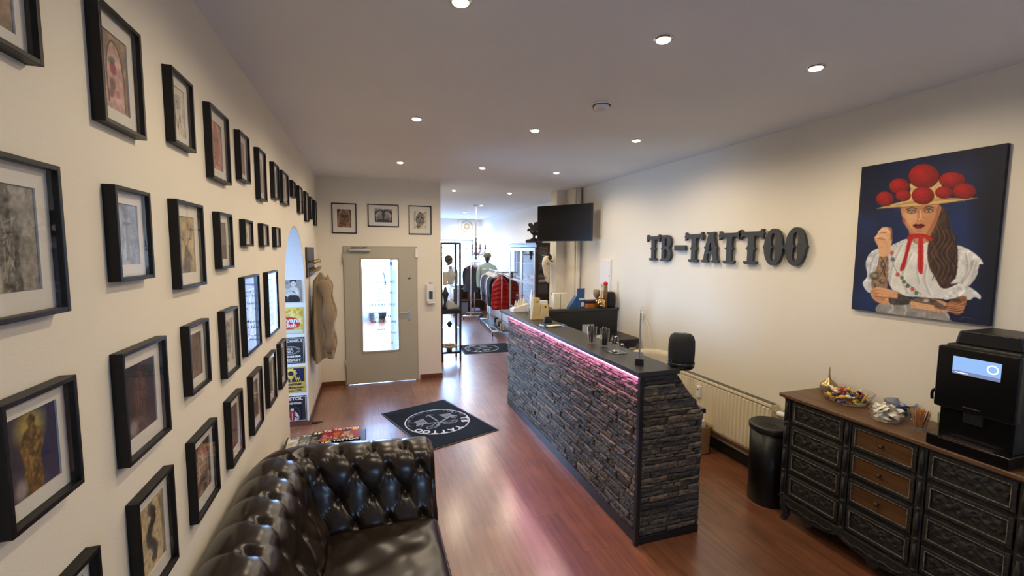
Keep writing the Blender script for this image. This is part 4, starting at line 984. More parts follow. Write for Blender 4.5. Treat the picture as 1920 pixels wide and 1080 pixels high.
mb = MB(); mb.M = Matrix.Translation((.045, .03, 0)); stone_cladding(mb, .50, .055, 1.165, 23, xmax=lambda z: .495 if z < .87 else .495-(z-.87)*.80)
mb.build('end_stone_cladding', M_STONE, ct)
mb = MB(); mb.box((.012, -.004, 0), (.044, .026, 1.165)); mb.build('corner_trim', M_TRIM, ct, bevel=.003)
M_TB2 = M_TOPC
mb = MB(); mb.box((-.012, -.015, 1.168), (.31, 3.125, 1.20)); mb.build('worktop', M_TOPC, ct, bevel=.002)
mb = MB(); mb.box((.30, 2.885, 1.168), (XR-CX-.006, 3.125+.06, 1.1995)); mb.build('return_worktop', M_TOPC, ct, bevel=.002)
mb = MB(); mb.box((.10, 2.90, 0), (XR-CX-.02, 2.93, 1.165)); mb.build('return_panel', M_TRIM, ct)
mb = MB(); mb.box((.10, .06, .835), (.61, 2.885, .868)); mb.build('desk_top', M_TRIM, ct, bevel=.002)
mb = MB(); mb.box((.61, 2.35, .835), (XR-CX-.01, 2.885, .868)); mb.build('desk_return', M_TRIM, ct)
M_LED = emis('pink_light_strip', (1.0, .36, .80), 3.5)
mb = MB(); mb.box((.030, .03, 1.138), (.0445, CL, 1.1675)); mb.build('light_strip', M_LED, ct)
# ------------------------------------------------------------------ things on the counter
ZT = 1.20
M_BLK = mat('black_plastic', (.012, .012, .013), .35)
M_WP = mat('white_plastic', (.75, .74, .71), .4)
M_KRAFT = mat('pale_wood', s255(196, 172, 124), .7, var=.12, vscale=20)
M_CARD = mat('cream_card', s255(226, 216, 190), .7)
M_GL = glass_mat('clear_glass', ior=1.5, gain=1.3)
M_ACR = glass_mat('clear_acrylic', tint=(.93, .95, .96), ior=1.5, gain=1.6)
M_GOLD = mat('polished_gold', (.75, .46, .16), .14, 1.0)
# card rack with pointed white cards
t = thing('card_rack', 'white stepped card rack with pointed cards at the far counter corner', 'card holder', (1.86, 5.28, ZT), math.radians(8))
mb = MB(); mb.prism([(-.13, 0), (.09, 0), (.09, .10), (-.13, .045)], -.05, .05); mb.build('rack', M_WP, t, bevel=.003)
for k in range(4):
    x = -.085+.045*k; mb = MB(); mb.prism([(x-.02, .05+.012*k), (x+.02, .05+.012*k), (x+.016, .10+.014*k), (x, .145+.014*k), (x-.016, .10+.014*k)], -.03+.01*k, -.02+.01*k); mb.build('card', M_CARD, t)
# two wooden leaflet boxes leaning together
for x, y, hh, r, lab in ((1.80, 4.62, .245, .10, 'taller pale wooden leaflet box with a small knot, on the counter'), (1.90, 4.60, .175, -.12, 'shorter pale wooden leaflet box leaning beside the taller one')):
    t = thing('leaflet_box', lab, 'leaflet box', (x, y, ZT), r, 'pale wooden leaflet boxes on the counter')
    mb = MB(); mb.prism([(-.055, 0), (.055, 0), (.045, hh), (-.035, hh)], -.03, .03); mb.build('box', M_KRAFT, t, bevel=.003)
    mb = MB(); mb.lathe([(.001, -.0312), (.010, -.0312), (.010, -.030)], c=(.01, 0, hh*.82), axis='y', n=16); mb.build('knot', M_BROWN, t)
t = thing('place_card_holder', 'small clear acrylic card holder before the white card rack', 'card holder', (1.80, 4.95, ZT))
mb = MB(); mb.prism([(-.03, 0), (.03, 0), (.03, .004), (.008, .07), (.004, .07), (.0, .006), (-.03, .004)], -.03, .03); mb.build('holder', M_ACR, t)
t = thing('tape_dispenser', 'small black tape dispenser on the counter beside the clear tray', 'tape dispenser', (1.835, 4.33, ZT))
mb = MB(); mb.prism([(-.045, 0), (.045, 0), (.04, .035), (.01, .07), (-.03, .07), (-.045, .04)], -.02, .02); mb.build('body', M_BLK, t, bevel=.004)
mb = MB(); mb.lathe([(.012, -.021), (.026, -.021), (.026, .021), (.012, .021)], c=(-.006, 0, .052), axis='y', n=24); mb.build('tape_roll', M_ACR, t)
t = thing('clear_tray', 'flat clear plastic tray of cards on the counter', 'tray', (1.80, 4.12, ZT), .1)
mb = MB(); mb.box((-.12, -.07, 0), (.12, .07, .004)); 
for a in ((-.12, -.07, .12, -.066), (-.12, .066, .12, .07), (-.12, -.07, -.116, .07), (.116, -.07, .12, .07)): mb.box((a[0], a[1], .004), (a[2], a[3], .022))
mb.build('tray', M_ACR, t)
mb = MB(); mb.box((-.06, -.04, .006), (.03, .03, .010)); mb.box((-.01, -.05, .0105), (.08, .02, .014)); mb.build('cards', M_CARD, t)
# two drinking glasses full of pens
M_PEN = mat('black_pen', (.014, .013, .013), .3)
for gx, gy, lab in ((1.775, 3.235, 'pen filled drinking glass on the counter, the farther of the two'), (1.815, 3.10, 'pen filled drinking glass on the counter, the nearer of the two')):
    t = thing('drinking_glass', lab, 'glass', (gx, gy, ZT), group='glasses of black pens on the counter')
    mb = MB(); mb.lathe([(.001, .001), (.033, .001), (.034, .012), (.041, .15), (.0385, .15), (.032, .014), (.001, .014)], n=32, cap=False); mb.build('glass_body', M_GL, t)
    R = random.Random(int(gy*100))
    for k in range(11):
        a = R.uniform(0, 6.28); b = a+R.uniform(-.5, .5); r0, r1 = R.uniform(0, .022), R.uniform(.015, .030)
        p = thing('pen', 'thin black pen standing in the '+('farther' if gy > 3.2 else 'nearer')+' drinking glass', 'pen', (gx, gy, ZT), group='black pens in the '+('farther' if gy > 3.2 else 'nearer')+' glass')
        mb = MB(); z1 = R.uniform(.125, .158); mb.tube([(r0*math.cos(a), r0*math.sin(a), .018), (r1*math.cos(b), r1*math.sin(b), z1)], .0042, n=8); mb.build('barrel', M_PEN, p)
        mb = MB(); e = 1.02; mb.tube([(r1*math.cos(b), r1*math.sin(b), z1), (r1*math.cos(b)*e, r1*math.sin(b)*e, z1+.012)], .0035, n=8); mb.build('pen_tip', M_CHROME if k % 3 == 0 else M_PEN, p)
# clear tray with little piercing stand and bottle
t = thing('square_coaster', 'clear square tray under a small jewellery stand on the counter', 'tray', (1.81, 2.90, ZT), .05)
mb = MB(); mb.box((-.062, -.062, 0), (.062, .062, .006)); mb.build('plate', M_ACR, t, bevel=.002)
t = thing('jewellery_stand', 'small wire and glass jewellery stand on a clear tray', 'display stand', (1.80, 2.92, ZT+.006))
mb = MB(); mb.lathe([(.022, 0), (.024, .004), (.006, .01), (.003, .02)], n=16); mb.tube([(0, 0, .01), (0, 0, .12)], .0025, n=8)
for k in range(4):
    a = k*PI/2+.4; mb.tube(cr([(0, 0, .10), (.018*math.cos(a), .018*math.sin(a), .122), (.034*math.cos(a), .034*math.sin(a), .105), (.036*math.cos(a), .036*math.sin(a), .07)], 4, False), .002, n=6); mb.ball((.036*math.cos(a), .036*math.sin(a), .064), .007, 10, 6)
mb.build('wire_frame', M_CHROME, t)
t = thing('small_glass_bottle', 'tiny square glass bottle on the clear tray on the counter', 'bottle', (1.84, 2.875, ZT+.006))
mb = MB(); mb.box((-.017, -.017, 0), (.017, .017, .05)); mb.build('bottle_body', M_ACR, t, bevel=.003)
mb = MB(); mb.cyl((0, 0, .05), (0, 0, .068), .011, n=16); mb.build('cap', M_CHROME, t)
# upright acrylic notice stand, seen nearly edge on
t = thing('acrylic_notice_stand', 'tall clear acrylic notice stand with a black foot on the counter', 'sign stand', (1.815, 2.615, ZT), -.60)
mb = MB(); mb.box((-.028, -.11, 0), (.028, .11, .045)); mb.build('foot', M_BLK, t, bevel=.002)
mb = MB(); mb.box((-.004, -.10, .045), (.004, .10, .36)); mb.build('panel', M_ACR, t, bevel=.001)
mb = MB(); mb.box((-.0015, -.08, .07), (.0015, .08, .33)); mb.build('notice_sheet', mat('smoky_sheet', (.20, .19, .17), .4), t)
mb = MB()
for y in (-.104, .104): mb.box((-.005, y-.004, .045), (.005, y+.004, .362))
mb.build('edge_rail', M_CHROME, t, bevel=.001)
# round speaker on a bracket at the end of the counter, a second one on the return
M_SPK = mat('speaker_fabric', (.016, .016, .018), .85, bump=1.0, bscale=900)
def speaker(label, loc, bracket, rz=0):
    t = thing('smart_speaker', label, 'speaker', loc, rz)
    mb = MB(); mb.lathe([(.055, 0), (.075, .010), (.084, .035), (.086, .10), (.084, .165), (.074, .198), (.055, .212), (.03, .215)], n=48); mb.build('fabric_body', M_SPK, t)
    mb = MB(); mb.lathe([(.001, .2175), (.034, .2172), (.046, .214)], n=32, cap=False); mb.build('touch_panel', mat('glossy_black', (.01, .01, .01), .08), t)
    if bracket:
        mb = MB()
        for s in (-1, 1): mb.tube(cr([(-.12, s*.02, -.022), (-.04, s*.03, -.026), (.03, s*.04, -.026), (.058, s*.045, -.014), (.06, s*.045, .0)], 5, False), .009, n=10)
        mb.lathe([(.06, -.008), (.085, -.004), (.088, .02), (.084, .02), (.078, .004), (.06, .0)], n=40, cap=False); mb.build('bracket', M_BLK, t)
        mb = MB(); mb.tube(cr([(-.07, -.02, .03), (-.1, -.03, .04), (-.105, -.03, .0), (-.09, -.02, -.03)], 5, False), .003, n=8); mb.build('cable', M_BLK, t)
speaker('round black fabric speaker on a bracket at the near end of the counter', (2.02, 2.43, 1.213), True)
speaker('round black fabric speaker standing on the return top against the wall', (3.20, 5.36, ZT), False)
# things on the return top, left to right
YR = 5.40
t = thing('card_cup', 'small white printed card cup on the return top', 'box', (2.22, YR, ZT)); mb = MB(); mb.box((-.05, -.04, 0), (.05, .04, .115)); mb.build('box', M_WP, t, bevel=.003)
mb = MB()
for dx in (-.012, .014): mb.lathe([(.0, -.0412), (.012, -.0412)], c=(dx, 0, .06), axis='y', n=14, cap=False, sx=1)
mb.build('print', M_BROWN, t)
t = thing('pump_bottle', 'slim white bottle behind the wooden leaflet boxes', 'bottle', (2.06, YR+.03, ZT)); mb = MB(); mb.lathe([(.022, 0), (.024, .01), (.024, .17), (.012, .19), (.012, .21)], n=20); mb.build('bottle_body', M_WP, t)
mb = MB(); mb.lathe([(.013, .21), (.013, .225), (.005, .228), (.005, .26)], n=14); mb.build('cap', M_WP, t)
for k, x in enumerate((2.405, 2.50)):
    t = thing('skincare_carton', ('cream flowered carton beside the column, nearer the shop', 'cream flowered carton beside the column, nearer the blue leaflets')[k], 'box', (x, YR, ZT), .1*(k-.5), 'cream cartons on the return top')
    mb = MB(); mb.box((-.045, -.045, 0), (.045, .045, .21)); mb.build('carton', M_CARD, t, bevel=.002)
    A = Art(24, 56, (228, 220, 196)); R = random.Random(k)
    for q in range(9): A.ell(R.uniform(15, 85), R.uniform(20, 215), 7, 10, (206, 182, 140), .6, soft=.7)
    A.line([(50, 30), (46, 120), (60, 210)], 3, (190, 176, 130), .8); A.plane('label_print', .086, .2, -.0458, M_ART, t, -.043, .005)
t = thing('blue_leaflet_holder', 'blue cardboard leaflet holder with white print on the return top', 'leaflet holder', (2.70, YR-.02, ZT), .15)
M_BLUE = mat('blue_card', s255(34, 84, 140), .5)
mb = MB(); mb.box((-.005, -.025, 0), (.12, -.015, .27)); mb.prism([(-.14, 0), (.12, 0), (.12, .09), (-.005, .17), (-.03, .14)], -.02, .05); mb.build('holder', M_BLUE, t, bevel=.002)
mb = MB(); mb.box((.03, -.027, .11), (.11, -.0252, .135)); mb.box((.06, -.027, .02), (.11, -.0252, .075)); mb.build('print', M_WP, t)
for k, (dz, c, w, lab) in enumerate(((0, (170, 96, 30), .145, 'orange wooden box under the dark book on the return top'), (.062, (48, 14, 12), .14, 'dark red book lying on the orange box'))):
    t = thing('book' if k else 'wooden_box', lab, 'book' if k else 'box', (2.97, YR, ZT+dz+.001), .05)
    mb = MB(); mb.box((-w, -.07, 0), (w, .07, .058 if k == 0 else .04)); mb.build('cover' if k else 'box', mat('stack_%d' % k, s255(*c), .35, var=.3, vscale=30), t, bevel=.003)
t = thing('gold_skull', 'shiny gold skull ornament on the return top', 'ornament', (3.02, YR-.11, ZT))
mb = MB(); mb.ball((0, 0, .075), .072, 28, 18, (1.0, 1.1, .95)); mb.ball((.0, -.045, .04), .045, 20, 12, (1, .9, .8)); mb.tube([(-.03, -.07, .085), (-.034, -.08, .085)], .012); mb.build('head', M_GOLD, t)
mb = MB()
for s in (-1, 1): mb.ball((s*.026, -.066, .075), .017, 14, 10, (1, .6, 1))
mb.ball((0, -.082, .05), .008, 10, 8); mb.build('eye_socket', M_BROWN, t)
t = thing('clay_goblet', 'beige clay goblet behind the gold skull', 'goblet', (3.06, 5.47, ZT)); mb = MB(); mb.lathe([(.035, 0), (.03, .008), (.012, .03), (.012, .11), (.03, .13), (.05, .17), (.05, .22), (.043, .235), (.04, .23), (.044, .19), (.02, .15)], n=28); mb.build('goblet', mat('clay', s255(150, 132, 104), .7, var=.2), t)
t = thing('wooden_tube', 'tall brown cylinder with a red dome top beside the speaker', 'ornament', (3.10, 5.30, ZT)); mb = MB(); mb.lathe([(.028, 0), (.028, .31), (.024, .32)], n=24); mb.build('tube', mat('bamboo', s255(130, 98, 58), .4, var=.4, vscale=40), t)
mb = MB(); mb.ball((0, 0, .335), .033, 20, 12, (1, 1, .8)); mb.build('red_dome', mat('red_felt', s255(190, 24, 28), .6), t)
t = thing('short_wooden_tube', 'short pale brown cylinder beside the taller red topped one', 'ornament', (3.03, 5.295, ZT)); mb = MB(); mb.lathe([(.018, 0), (.018, .24), (.012, .25)], n=20); mb.build('tube', M_KRAFT, t)
# behind the counter
t = thing('info_card_stand', 'grey white info card standing on the desk behind the counter', 'sign', (2.55, 4.75, .868), -.1)
mb = MB(); mb.box((-.075, -.003, 0), (.075, .003, .215)); mb.build('card', mat('light_grey_card', (.42, .43, .43), .5), t)
mb = MB(); mb.box((0, -.0045, .13), (.07, -.0032, .19)); mb.build('dark_print', M_BLK, t)
t = thing('small_photo_card', 'small white framed card lying against the info card behind the counter', 'card', (2.60, 4.55, .868), .25)
mb = MB(); mb.prism([(-.06, 0), (.06, 0), (.05, .12), (-.05, .12)], 0, .004); mb.build('card', M_WP, t)
t = thing('round_tin', 'olive round tin on the desk behind the counter', 'tin', (2.72, 4.05, .868)); mb = MB(); mb.lathe([(.04, 0), (.042, .005), (.042, .05), (.036, .06)], n=28); mb.build('tin', mat('olive_tin', (.10, .10, .05), .4), t)
t = thing('white_charger', 'white charger plug lying on the desk behind the counter', 'charger', (2.78, 3.75, .868), .5); mb = MB(); mb.box((-.035, -.025, 0), (.035, .025, .035)); mb.build('plug', M_WP, t, bevel=.008, seg=3)
mb = MB(); mb.tube(cr([(-.03, 0, .02), (-.07, .02, .05), (-.10, -.02, .03), (-.13, 0, .008)], 5, False), .004, n=8); mb.build('cable', M_WP, t)
t = thing('cable_adapter', 'white cable and adapter hanging beside the acrylic stand on the wall', 'cable', (XR-.02, 4.70, 1.20))
mb = MB(); mb.box((-.02, -.02, -.07), (.0, .02, 0)); mb.build('adapter', M_WP, t, bevel=.006, seg=3)
mb = MB(); mb.tube(cr([(-.01, 0, 0), (-.012, .03, .06), (-.012, -.05, .10), (-.012, -.08, .03), (-.012, -.06, -.06), (-.012, -.16, -.16), (-.012, -.2, -.33)], 6, False), .005, n=8); mb.build('cable', M_WP, t)
# office chair behind the counter: only its pale curved back shows
t = thing('office_chair', 'cream moulded chair behind the counter, only its curved back visible', 'chair', (2.62, 3.60, 0), 0)
M_CREAM = mat('cream_shell', s255(222, 208, 176), .4)
mb = MB(); mb.grid(lambda i, j: (.23*math.sin((i/19-.5)*2.6), -.02+.12*math.cos((i/19-.5)*2.6)-.10*0, .50+.47*j/9+.03*math.cos((i/19-.5)*3.0)*(j/9)), 20, 10); o = mb.build('backrest', M_CREAM, t); s_ = o.modifiers.new('s', 'SOLIDIFY'); s_.thickness = .02
mb = MB(); mb.lathe([(.001, .44), (.20, .44), (.22, .46), (.20, .485), (.001, .48)], n=32); mb.build('seat', M_CREAM, t)
mb = MB(); mb.cyl((0, 0, .06), (0, 0, .44), .025); mb.build('column', M_CHROME, t)
for k in range(5):
    a = k*2*PI/5; mb = MB(); mb.tube([(0, 0, .08), (.24*math.cos(a), .24*math.sin(a), .055)], [.02, .012]); mb.ball((.24*math.cos(a), .24*math.sin(a), .028), .028, 12, 8); mb.build('foot', M_CHROME, t)
# cardboard box under the desk
t = thing('cardboard_box', 'open brown cardboard box on the floor before the radiator, behind the counter end', 'box', (3.085, 3.45, 0), 0)
M_CB = mat('corrugated_card', s255(150, 116, 66), .8, var=.12)
mb = MB(); w_, d_, h_ = .075, .11, .27
mb.box((-w_, -d_, 0), (w_, -d_+.005, h_)); mb.box((-w_, d_-.005, 0), (w_, d_, h_)); mb.box((-w_, -d_, 0), (-w_+.005, d_, h_)); mb.box((w_-.005, -d_, 0), (w_, d_, h_))
mb.box((-w_, -d_, 0), (w_, d_, .005)); mb.build('box', M_CB, t)
for s in (-1, 1):
    mb = MB(); mb.prism([(s*w_, h_), (s*w_, h_+.004), (s*(w_+.025), h_+.015), (s*(w_+.025), h_+.011)], -d_, d_); mb.build('flap', M_CB, t)
t = thing('paper_bundle', 'white papers poking out of the cardboard box', 'paper', (3.085, 3.45, .006)); mb = MB(); mb.box((-.05, -.05, 0), (.03, .05, .33)); mb.box((-.02, -.06, 0), (.06, .04, .31)); mb.build('sheets', M_PAPER, t)

# ------------------------------------------------------------------ television, column trophy, wall panel
t = thing('wall_television', 'black flat television on a wall bracket in the far right corner', 'television', (2.84, 6.15, 2.40), math.atan2(-.80, .52))
M_SCR = mat('screen_glass', (.003, .003, .0035), .35, spec=.25); 
mb = MB(); mb.box((-.485, -.0, -.275), (.485, .045, .275)); mb.build('casing', M_BLK, t, bevel=.004)
mb = MB(); mb.box((-.477, -.002, -.262), (.477, .0, .268)); mb.build('screen', M_SCR, t)
t2 = thing('television_bracket', 'black folding wall bracket behind the television', 'bracket', (XR, 6.35, 2.40))
mb = MB(); mb.box((-.025, -.08, -.14), (0, .08, .14)); mb.build('wall_plate', M_BLK, t2)
mb = MB(); mb.tube([(-.02, 0, 0), (-.22, -.02, 0), (-.43, -.165, 0)], .02); mb.build('arm', M_BLK, t2)
t = thing('breaker_panel', 'white flush fuse box door on the right wall above the counter return', 'electrical panel', (XR, 5.83, 1.37), -PI/2)
mb = MB(); mb.box((0, -.012, 0), (.33, 0, .49)); mb.build('surround', M_WALL, t, bevel=.003)
mb = MB(); mb.box((.02, -.018, .02), (.31, -.012, .47)); mb.build('panel_door', M_WHITE, t, bevel=.003)
mb = MB(); mb.box((.06, -.0195, .05), (.15, -.018, .13)); mb.build('warning_sticker', mat('pale_sticker', s255(214, 196, 170), .5), t)
mb = MB(); put_text(mb, 'M', .07, Matrix.Translation((.105, -.0202, .09)) @ STAND); mb.build('sticker_print', mat('red_brown_ink', s255(120, 50, 36), .5), t)
mb = MB(); mb.lathe([(.012, -.024), (.012, -.018)], c=(.295, 0, .25), axis='y', n=16); mb.build('latch', M_CHROME, t)
# bull skull on the column
BONE = mat('bleached_bone', s255(222, 210, 184), .6, var=.12, vscale=18)
HORN = mat('dark_horn', (.045, .03, .022), .35, var=.4, vscale=8)
bs_ = t = thing('bull_skull', 'bleached bull skull with dark horns hanging on the column', 'skull', (3.04, 6.99, 1.72), -PI/2)
mb = MB(); rings = [(.17, .035, .055), (.15, .085, .08), (.09, .105, .10), (.03, .10, .11), (-.04, .075, .10), (-.12, .058, .085), (-.20, .048, .065), (-.26, .04, .05), (-.29, .015, .025)]
def RP(i, j):
    z, rx, ry = rings[j]; a = 2*PI*i/24; return (rx*math.cos(a), -.07-ry*.5+ry*math.sin(a)*.6, z)
mb.grid(RP, 24, len(rings), closeu=True)
for s in (-1, 1): mb.ball((s*.085, -.10, .045), .035, 14, 10, (1, .8, .8))
mb.build('skull', BONE, t)
mb = MB()
for s in (-1, 1): mb.ball((s*.078, -.135, .035), .024, 14, 10, (1, .7, 1)); mb.ball((s*.018, -.135, -.19), .013, 10, 8, (1, .6, 2.2))
mb.build('eye_and_nose_hollow', mat('hollow_dark', (.03, .022, .015), .9), t)
for s in (-1, 1):
    mb = MB(); mb.tube(cr([(s*.07, -.09, .13), (s*.13, -.10, .15), (s*.19, -.14, .18), (s*.20, -.21, .25), (s*.16, -.26, .31)], 5, False), [.040-.0017*k for k in range(21)], n=12); mb.build('horn', HORN, t)
mb = MB(); mb.cyl((0, -.075, .08), (0, -.001, .08), .012); mb.build('wall_hook', M_BLK, bs_)
t = thing('hanging_pendant', 'small dark pendant on a thin cord under the bull skull', 'pendant', (3.03, 6.95, 1.25)); mb = MB(); mb.tube([(-.012, 0, 0), (-.012, 0, .2)], .002, n=6); mb.build('cord', M_KRAFT, t); mb = MB(); mb.ball((-.014, 0, -.015), .02, 12, 8, (.6, 1, 1.2)); mb.build('pendant', M_BLK, t)

# ------------------------------------------------------------------ big wall lettering TB-TATTOO
M_LET = mat('anthracite_lettering', (.030, .032, .033), .55)
from mathutils.geometry import tessellate_polygon
def prism_h(mb, loops, y0, y1):
    def area(l): return sum(l[i][0]*l[(i+1) % len(l)][1]-l[(i+1) % len(l)][0]*l[i][1] for i in range(len(l)))
    L = [loops[0] if area(loops[0]) > 0 else loops[0][::-1]]+[l if area(l) < 0 else l[::-1] for l in loops[1:]]
    pts = [p for l in L for p in l]; n = len(pts); fs = []
    for a, b, c in tessellate_polygon([[Vector((x, z, 0)) for x, z in l] for l in L]):
        ar = (pts[b][0]-pts[a][0])*(pts[c][1]-pts[a][1])-(pts[c][0]-pts[a][0])*(pts[b][1]-pts[a][1]); q = (a, b, c) if ar > 0 else (a, c, b)
        fs.append(q); fs.append((q[2]+n, q[1]+n, q[0]+n))
    o = 0
    for l in L:
        m = len(l); fs += [(o+i, o+i+n, o+(i+1) % m+n, o+(i+1) % m) for i in range(m)]; o += m
    mb.add([(x, y0, z) for x, z in pts]+[(x, y1, z) for x, z in pts], fs, smooth=False)
H_ = .312
def sc_(pts, x0, w, z0=0, h=H_): return [(x0+x*w, z0+z*h) for x, z in pts]
def mirror(half): return half+[(1-x, z) for x, z in half[::-1]]
T_ = mirror([(.5, .935), (.80, .935), (.86, .955), (.90, 1.0), (.985, .985), (.96, .93), (1.0, .865), (.965, .80), (.985, .72), (.91, .735), (.86, .80), (.78, .815), (.65, .815), (.62, .77), (.62, .53), (.645, .50), (.70, .465), (.645, .43), (.615, .39), (.615, .12), (.645, .085), (.71, .075), (.77, .095), (.74, .02), (.66, .0), (.56, .005), (.5, .02)])
def ellp(cx, cz, rx, rz, n=28, a0=0, a1=360): return [(cx+rx*math.cos(math.radians(a0+(a1-a0)*i/n)), cz+rz*math.sin(math.radians(a0+(a1-a0)*i/n))) for i in range(n)]
O_out = [p for p in ellp(.5, .5, .46, .5, 20, -84, 84)]
O_out = mirror([(.5, 1.0), (.62, .985), (.75, .92), (.86, .80), (.925, .66), (.94, .57), (1.0, .5), (.94, .43), (.925, .34), (.86, .20), (.75, .08), (.62, .015), (.5, 0)])
O_up = [(.42, .54), (.47, .505), (.53, .505), (.58, .54), (.61, .60), (.61, .78), (.57, .85), (.5, .875), (.43, .85), (.39, .78), (.39, .60)]
O_dn = [(x, 1-z) for x, z in O_up]
A_out = [(.34, .955), (.30, .93), (.26, .94), (.27, 1.0), (.36, 1.0), (.5, .985), (.64, 1.0), (.73, 1.0), (.76, .94), (.70, .93), (.67, .90), (.80, .55), (.88, .50), (.83, .44), (.90, .12), (.97, .06), (1.0, .08), (.97, .0), (.88, -.0), (.62, .0), (.56, .07), (.64, .06), (.68, .12), (.64, .29), (.36, .29), (.31, .12), (.36, .06), (.44, .07), (.38, 0), (.12, 0), (.03, 0), (0, .08), (.04, .06), (.11, .12), (.19, .44), (.12, .50), (.21, .55), (.34, .88)]
A_h = [(.40, .38), (.60, .38), (.52, .66), (.48, .66)]
B_out = [(.0, .985), (.06, .955), (.12, .96), (.12, .55), (.06, .5), (.12, .45), (.12, .09), (.05, .05), (0, .07), (.02, 0), (.14, .0), (.6, .0), (.82, .05), (.96, .18), (.97, .36), (.88, .47), (.80, .51), (.88, .58), (.95, .70), (.92, .86), (.78, .97), (.6, 1.0), (.1, 1.0)]
B_h1 = [(.40, .58), (.52, .56), (.62, .62), (.63, .80), (.54, .87), (.40, .87)]
B_h2 = [(.40, .45), (.54, .45), (.65, .38), (.65, .20), (.54, .12), (.40, .12)]
sg = thing('wall_lettering', 'large black western style lettering mounted on the cream right wall', 'sign', (XR, 4.635, 1.868), -PI/2)
y0l = 4.635
for ch, yl, yr, zz, hh in (('T', 4.635, 4.374, 0, H_), ('B', 4.366, 4.169, -.002, .302), ('-', 4.118, 3.939, .124, .057), ('T', 3.952, 3.675, 0, .316), ('A', 3.690, 3.456, .003, .307), ('T', 3.468, 3.196, 0, .312), ('T', 3.222, 2.948, 0, .316), ('O', 2.956, 2.752, 0, .312), ('O', 2.752, 2.549, .004, .310)):
    x0, w = y0l-yl, yl-yr; mb = MB(); L = {'T': [T_], 'O': [O_out, O_up, O_dn], 'A': [A_out, A_h], 'B': [B_out, B_h1, B_h2], '-': [[(0, 0), (1, 0), (1, 1), (0, 1)]]}[ch]
    prism_h(mb, [sc_(l, x0, w, zz, hh) for l in L], -.045, -.020)
    mb.build('letter' if ch != '-' else 'hyphen', M_LET, sg)
mb = MB()
for ch, yl, yr in ((0, 4.635, 4.374), (0, 4.366, 4.169), (1, 4.118, 3.939), (0, 3.952, 3.675), (2, 3.690, 3.456), (0, 3.468, 3.196), (0, 3.222, 2.948), (3, 2.956, 2.752), (3, 2.752, 2.549)):
    xm = y0l-(yl+yr)/2; w = yl-yr
    for dx, z in {0: ((0, .22), (0, .06)), 1: ((-.04, .15), (.04, .15)), 2: ((-w*.3, .06), (w*.3, .06)), 3: ((-w*.35, .15), (w*.35, .15))}[ch]: mb.cyl((xm+dx if ch else xm, -.021, z), (xm+dx if ch else xm, 0, z), .005, n=8)
mb.build('standoff_pins', M_BLK, sg)
# ------------------------------------------------------------------ portrait painting on canvas
M_CANVAS = attr_mat('oil_paint', .6, .35, bump=.25, bscale=900)
t = thing('painting', 'large canvas painting of a tattooed woman in a red pompom hat', 'painting', (XR, 2.197, 1.580), -PI/2)
PW, PH = .735, .995
mb = MB(); mb.box((0, -.028, 0), (PW, -.002, PH)); mb.build('canvas', mat('painted_canvas_edge', s255(10, 14, 30), .7), t)
A = Art(310, 420, (16, 26, 58), quad=((80, 180), (868, 50), (768, 1022), (28, 935)))
A.noise(.55, 120, 2)
A.ell(420, 520, 330, 420, (24, 42, 92), .55, soft=.9); A.ell(620, 560, 160, 200, (30, 56, 112), .45, soft=.9); A.ell(860, 520, 160, 560, (6, 9, 20), .8, soft=.8); A.ell(110, 250, 120, 160, (12, 18, 40), .6, soft=.9); A.ell(150, 900, 120, 90, (28, 60, 116), .5, soft=.9)
SK, SKD, SKL = (196, 138, 94), (140, 84, 54), (236, 190, 146)
HAIR, WH = (66, 46, 36), (216, 214, 208)
# blouse body and skirt
A.poly([(165, 950), (190, 900), (330, 880), (520, 930), (560, 990), (560, 1000), (300, 975)], (150, 146, 140), tex=.25, tsc=30)
A.poly([(225, 640), (290, 575), (350, 560), (430, 560), (520, 590), (600, 610), (600, 850), (560, 880), (420, 872), (300, 862), (240, 820), (215, 720)], WH, tex=.12, tsc=60)
A.poly([(590, 600), (660, 620), (715, 660), (735, 695), (715, 700), (700, 760), (660, 810), (600, 830), (560, 800), (580, 690)], (210, 208, 204), tex=.25, tsc=30)
A.poly([(180, 615), (130, 635), (104, 690), (112, 760), (88, 800), (120, 848), (150, 820), (160, 740), (178, 660)], (206, 208, 210), tex=.25, tsc=26)
A.poly([(545, 840), (600, 800), (660, 815), (720, 860), (718, 882), (690, 870), (660, 886), (600, 870), (540, 885), (520, 870)], (222, 222, 218), tex=.25, tsc=18)
for q in ((300, 590, 250, 700, 232, 800), (350, 640, 300, 760, 330, 850), (430, 700, 420, 780, 450, 860), (400, 640, 380, 720, 392, 800), (640, 640, 650, 720, 620, 790), (680, 680, 660, 740, 620, 800), (150, 650, 130, 710, 120, 780), (560, 900, 520, 940, 540, 980), (230, 900, 240, 930, 220, 950), (300, 900, 310, 940, 300, 970)):
    A.line([(q[0], q[1]), (q[2], q[3]), (q[4], q[5])], 9, (150, 148, 146), .45, soft=.9); A.line([(q[0]+12, q[1]), (q[2]+12, q[3]), (q[4]+12, q[5])], 7, (240, 240, 236), .5, soft=.9)
A.poly([(215, 640), (238, 600), (320, 565), (300, 590), (250, 640), (235, 720), (222, 760)], (196, 196, 194), tex=.2)
# neck
A.poly([(345, 500), (465, 490), (470, 560), (430, 580), (380, 590), (345, 560)], (166, 112, 76)); A.poly([(360, 545), (440, 548), (420, 585), (392, 600)], (190, 136, 96))
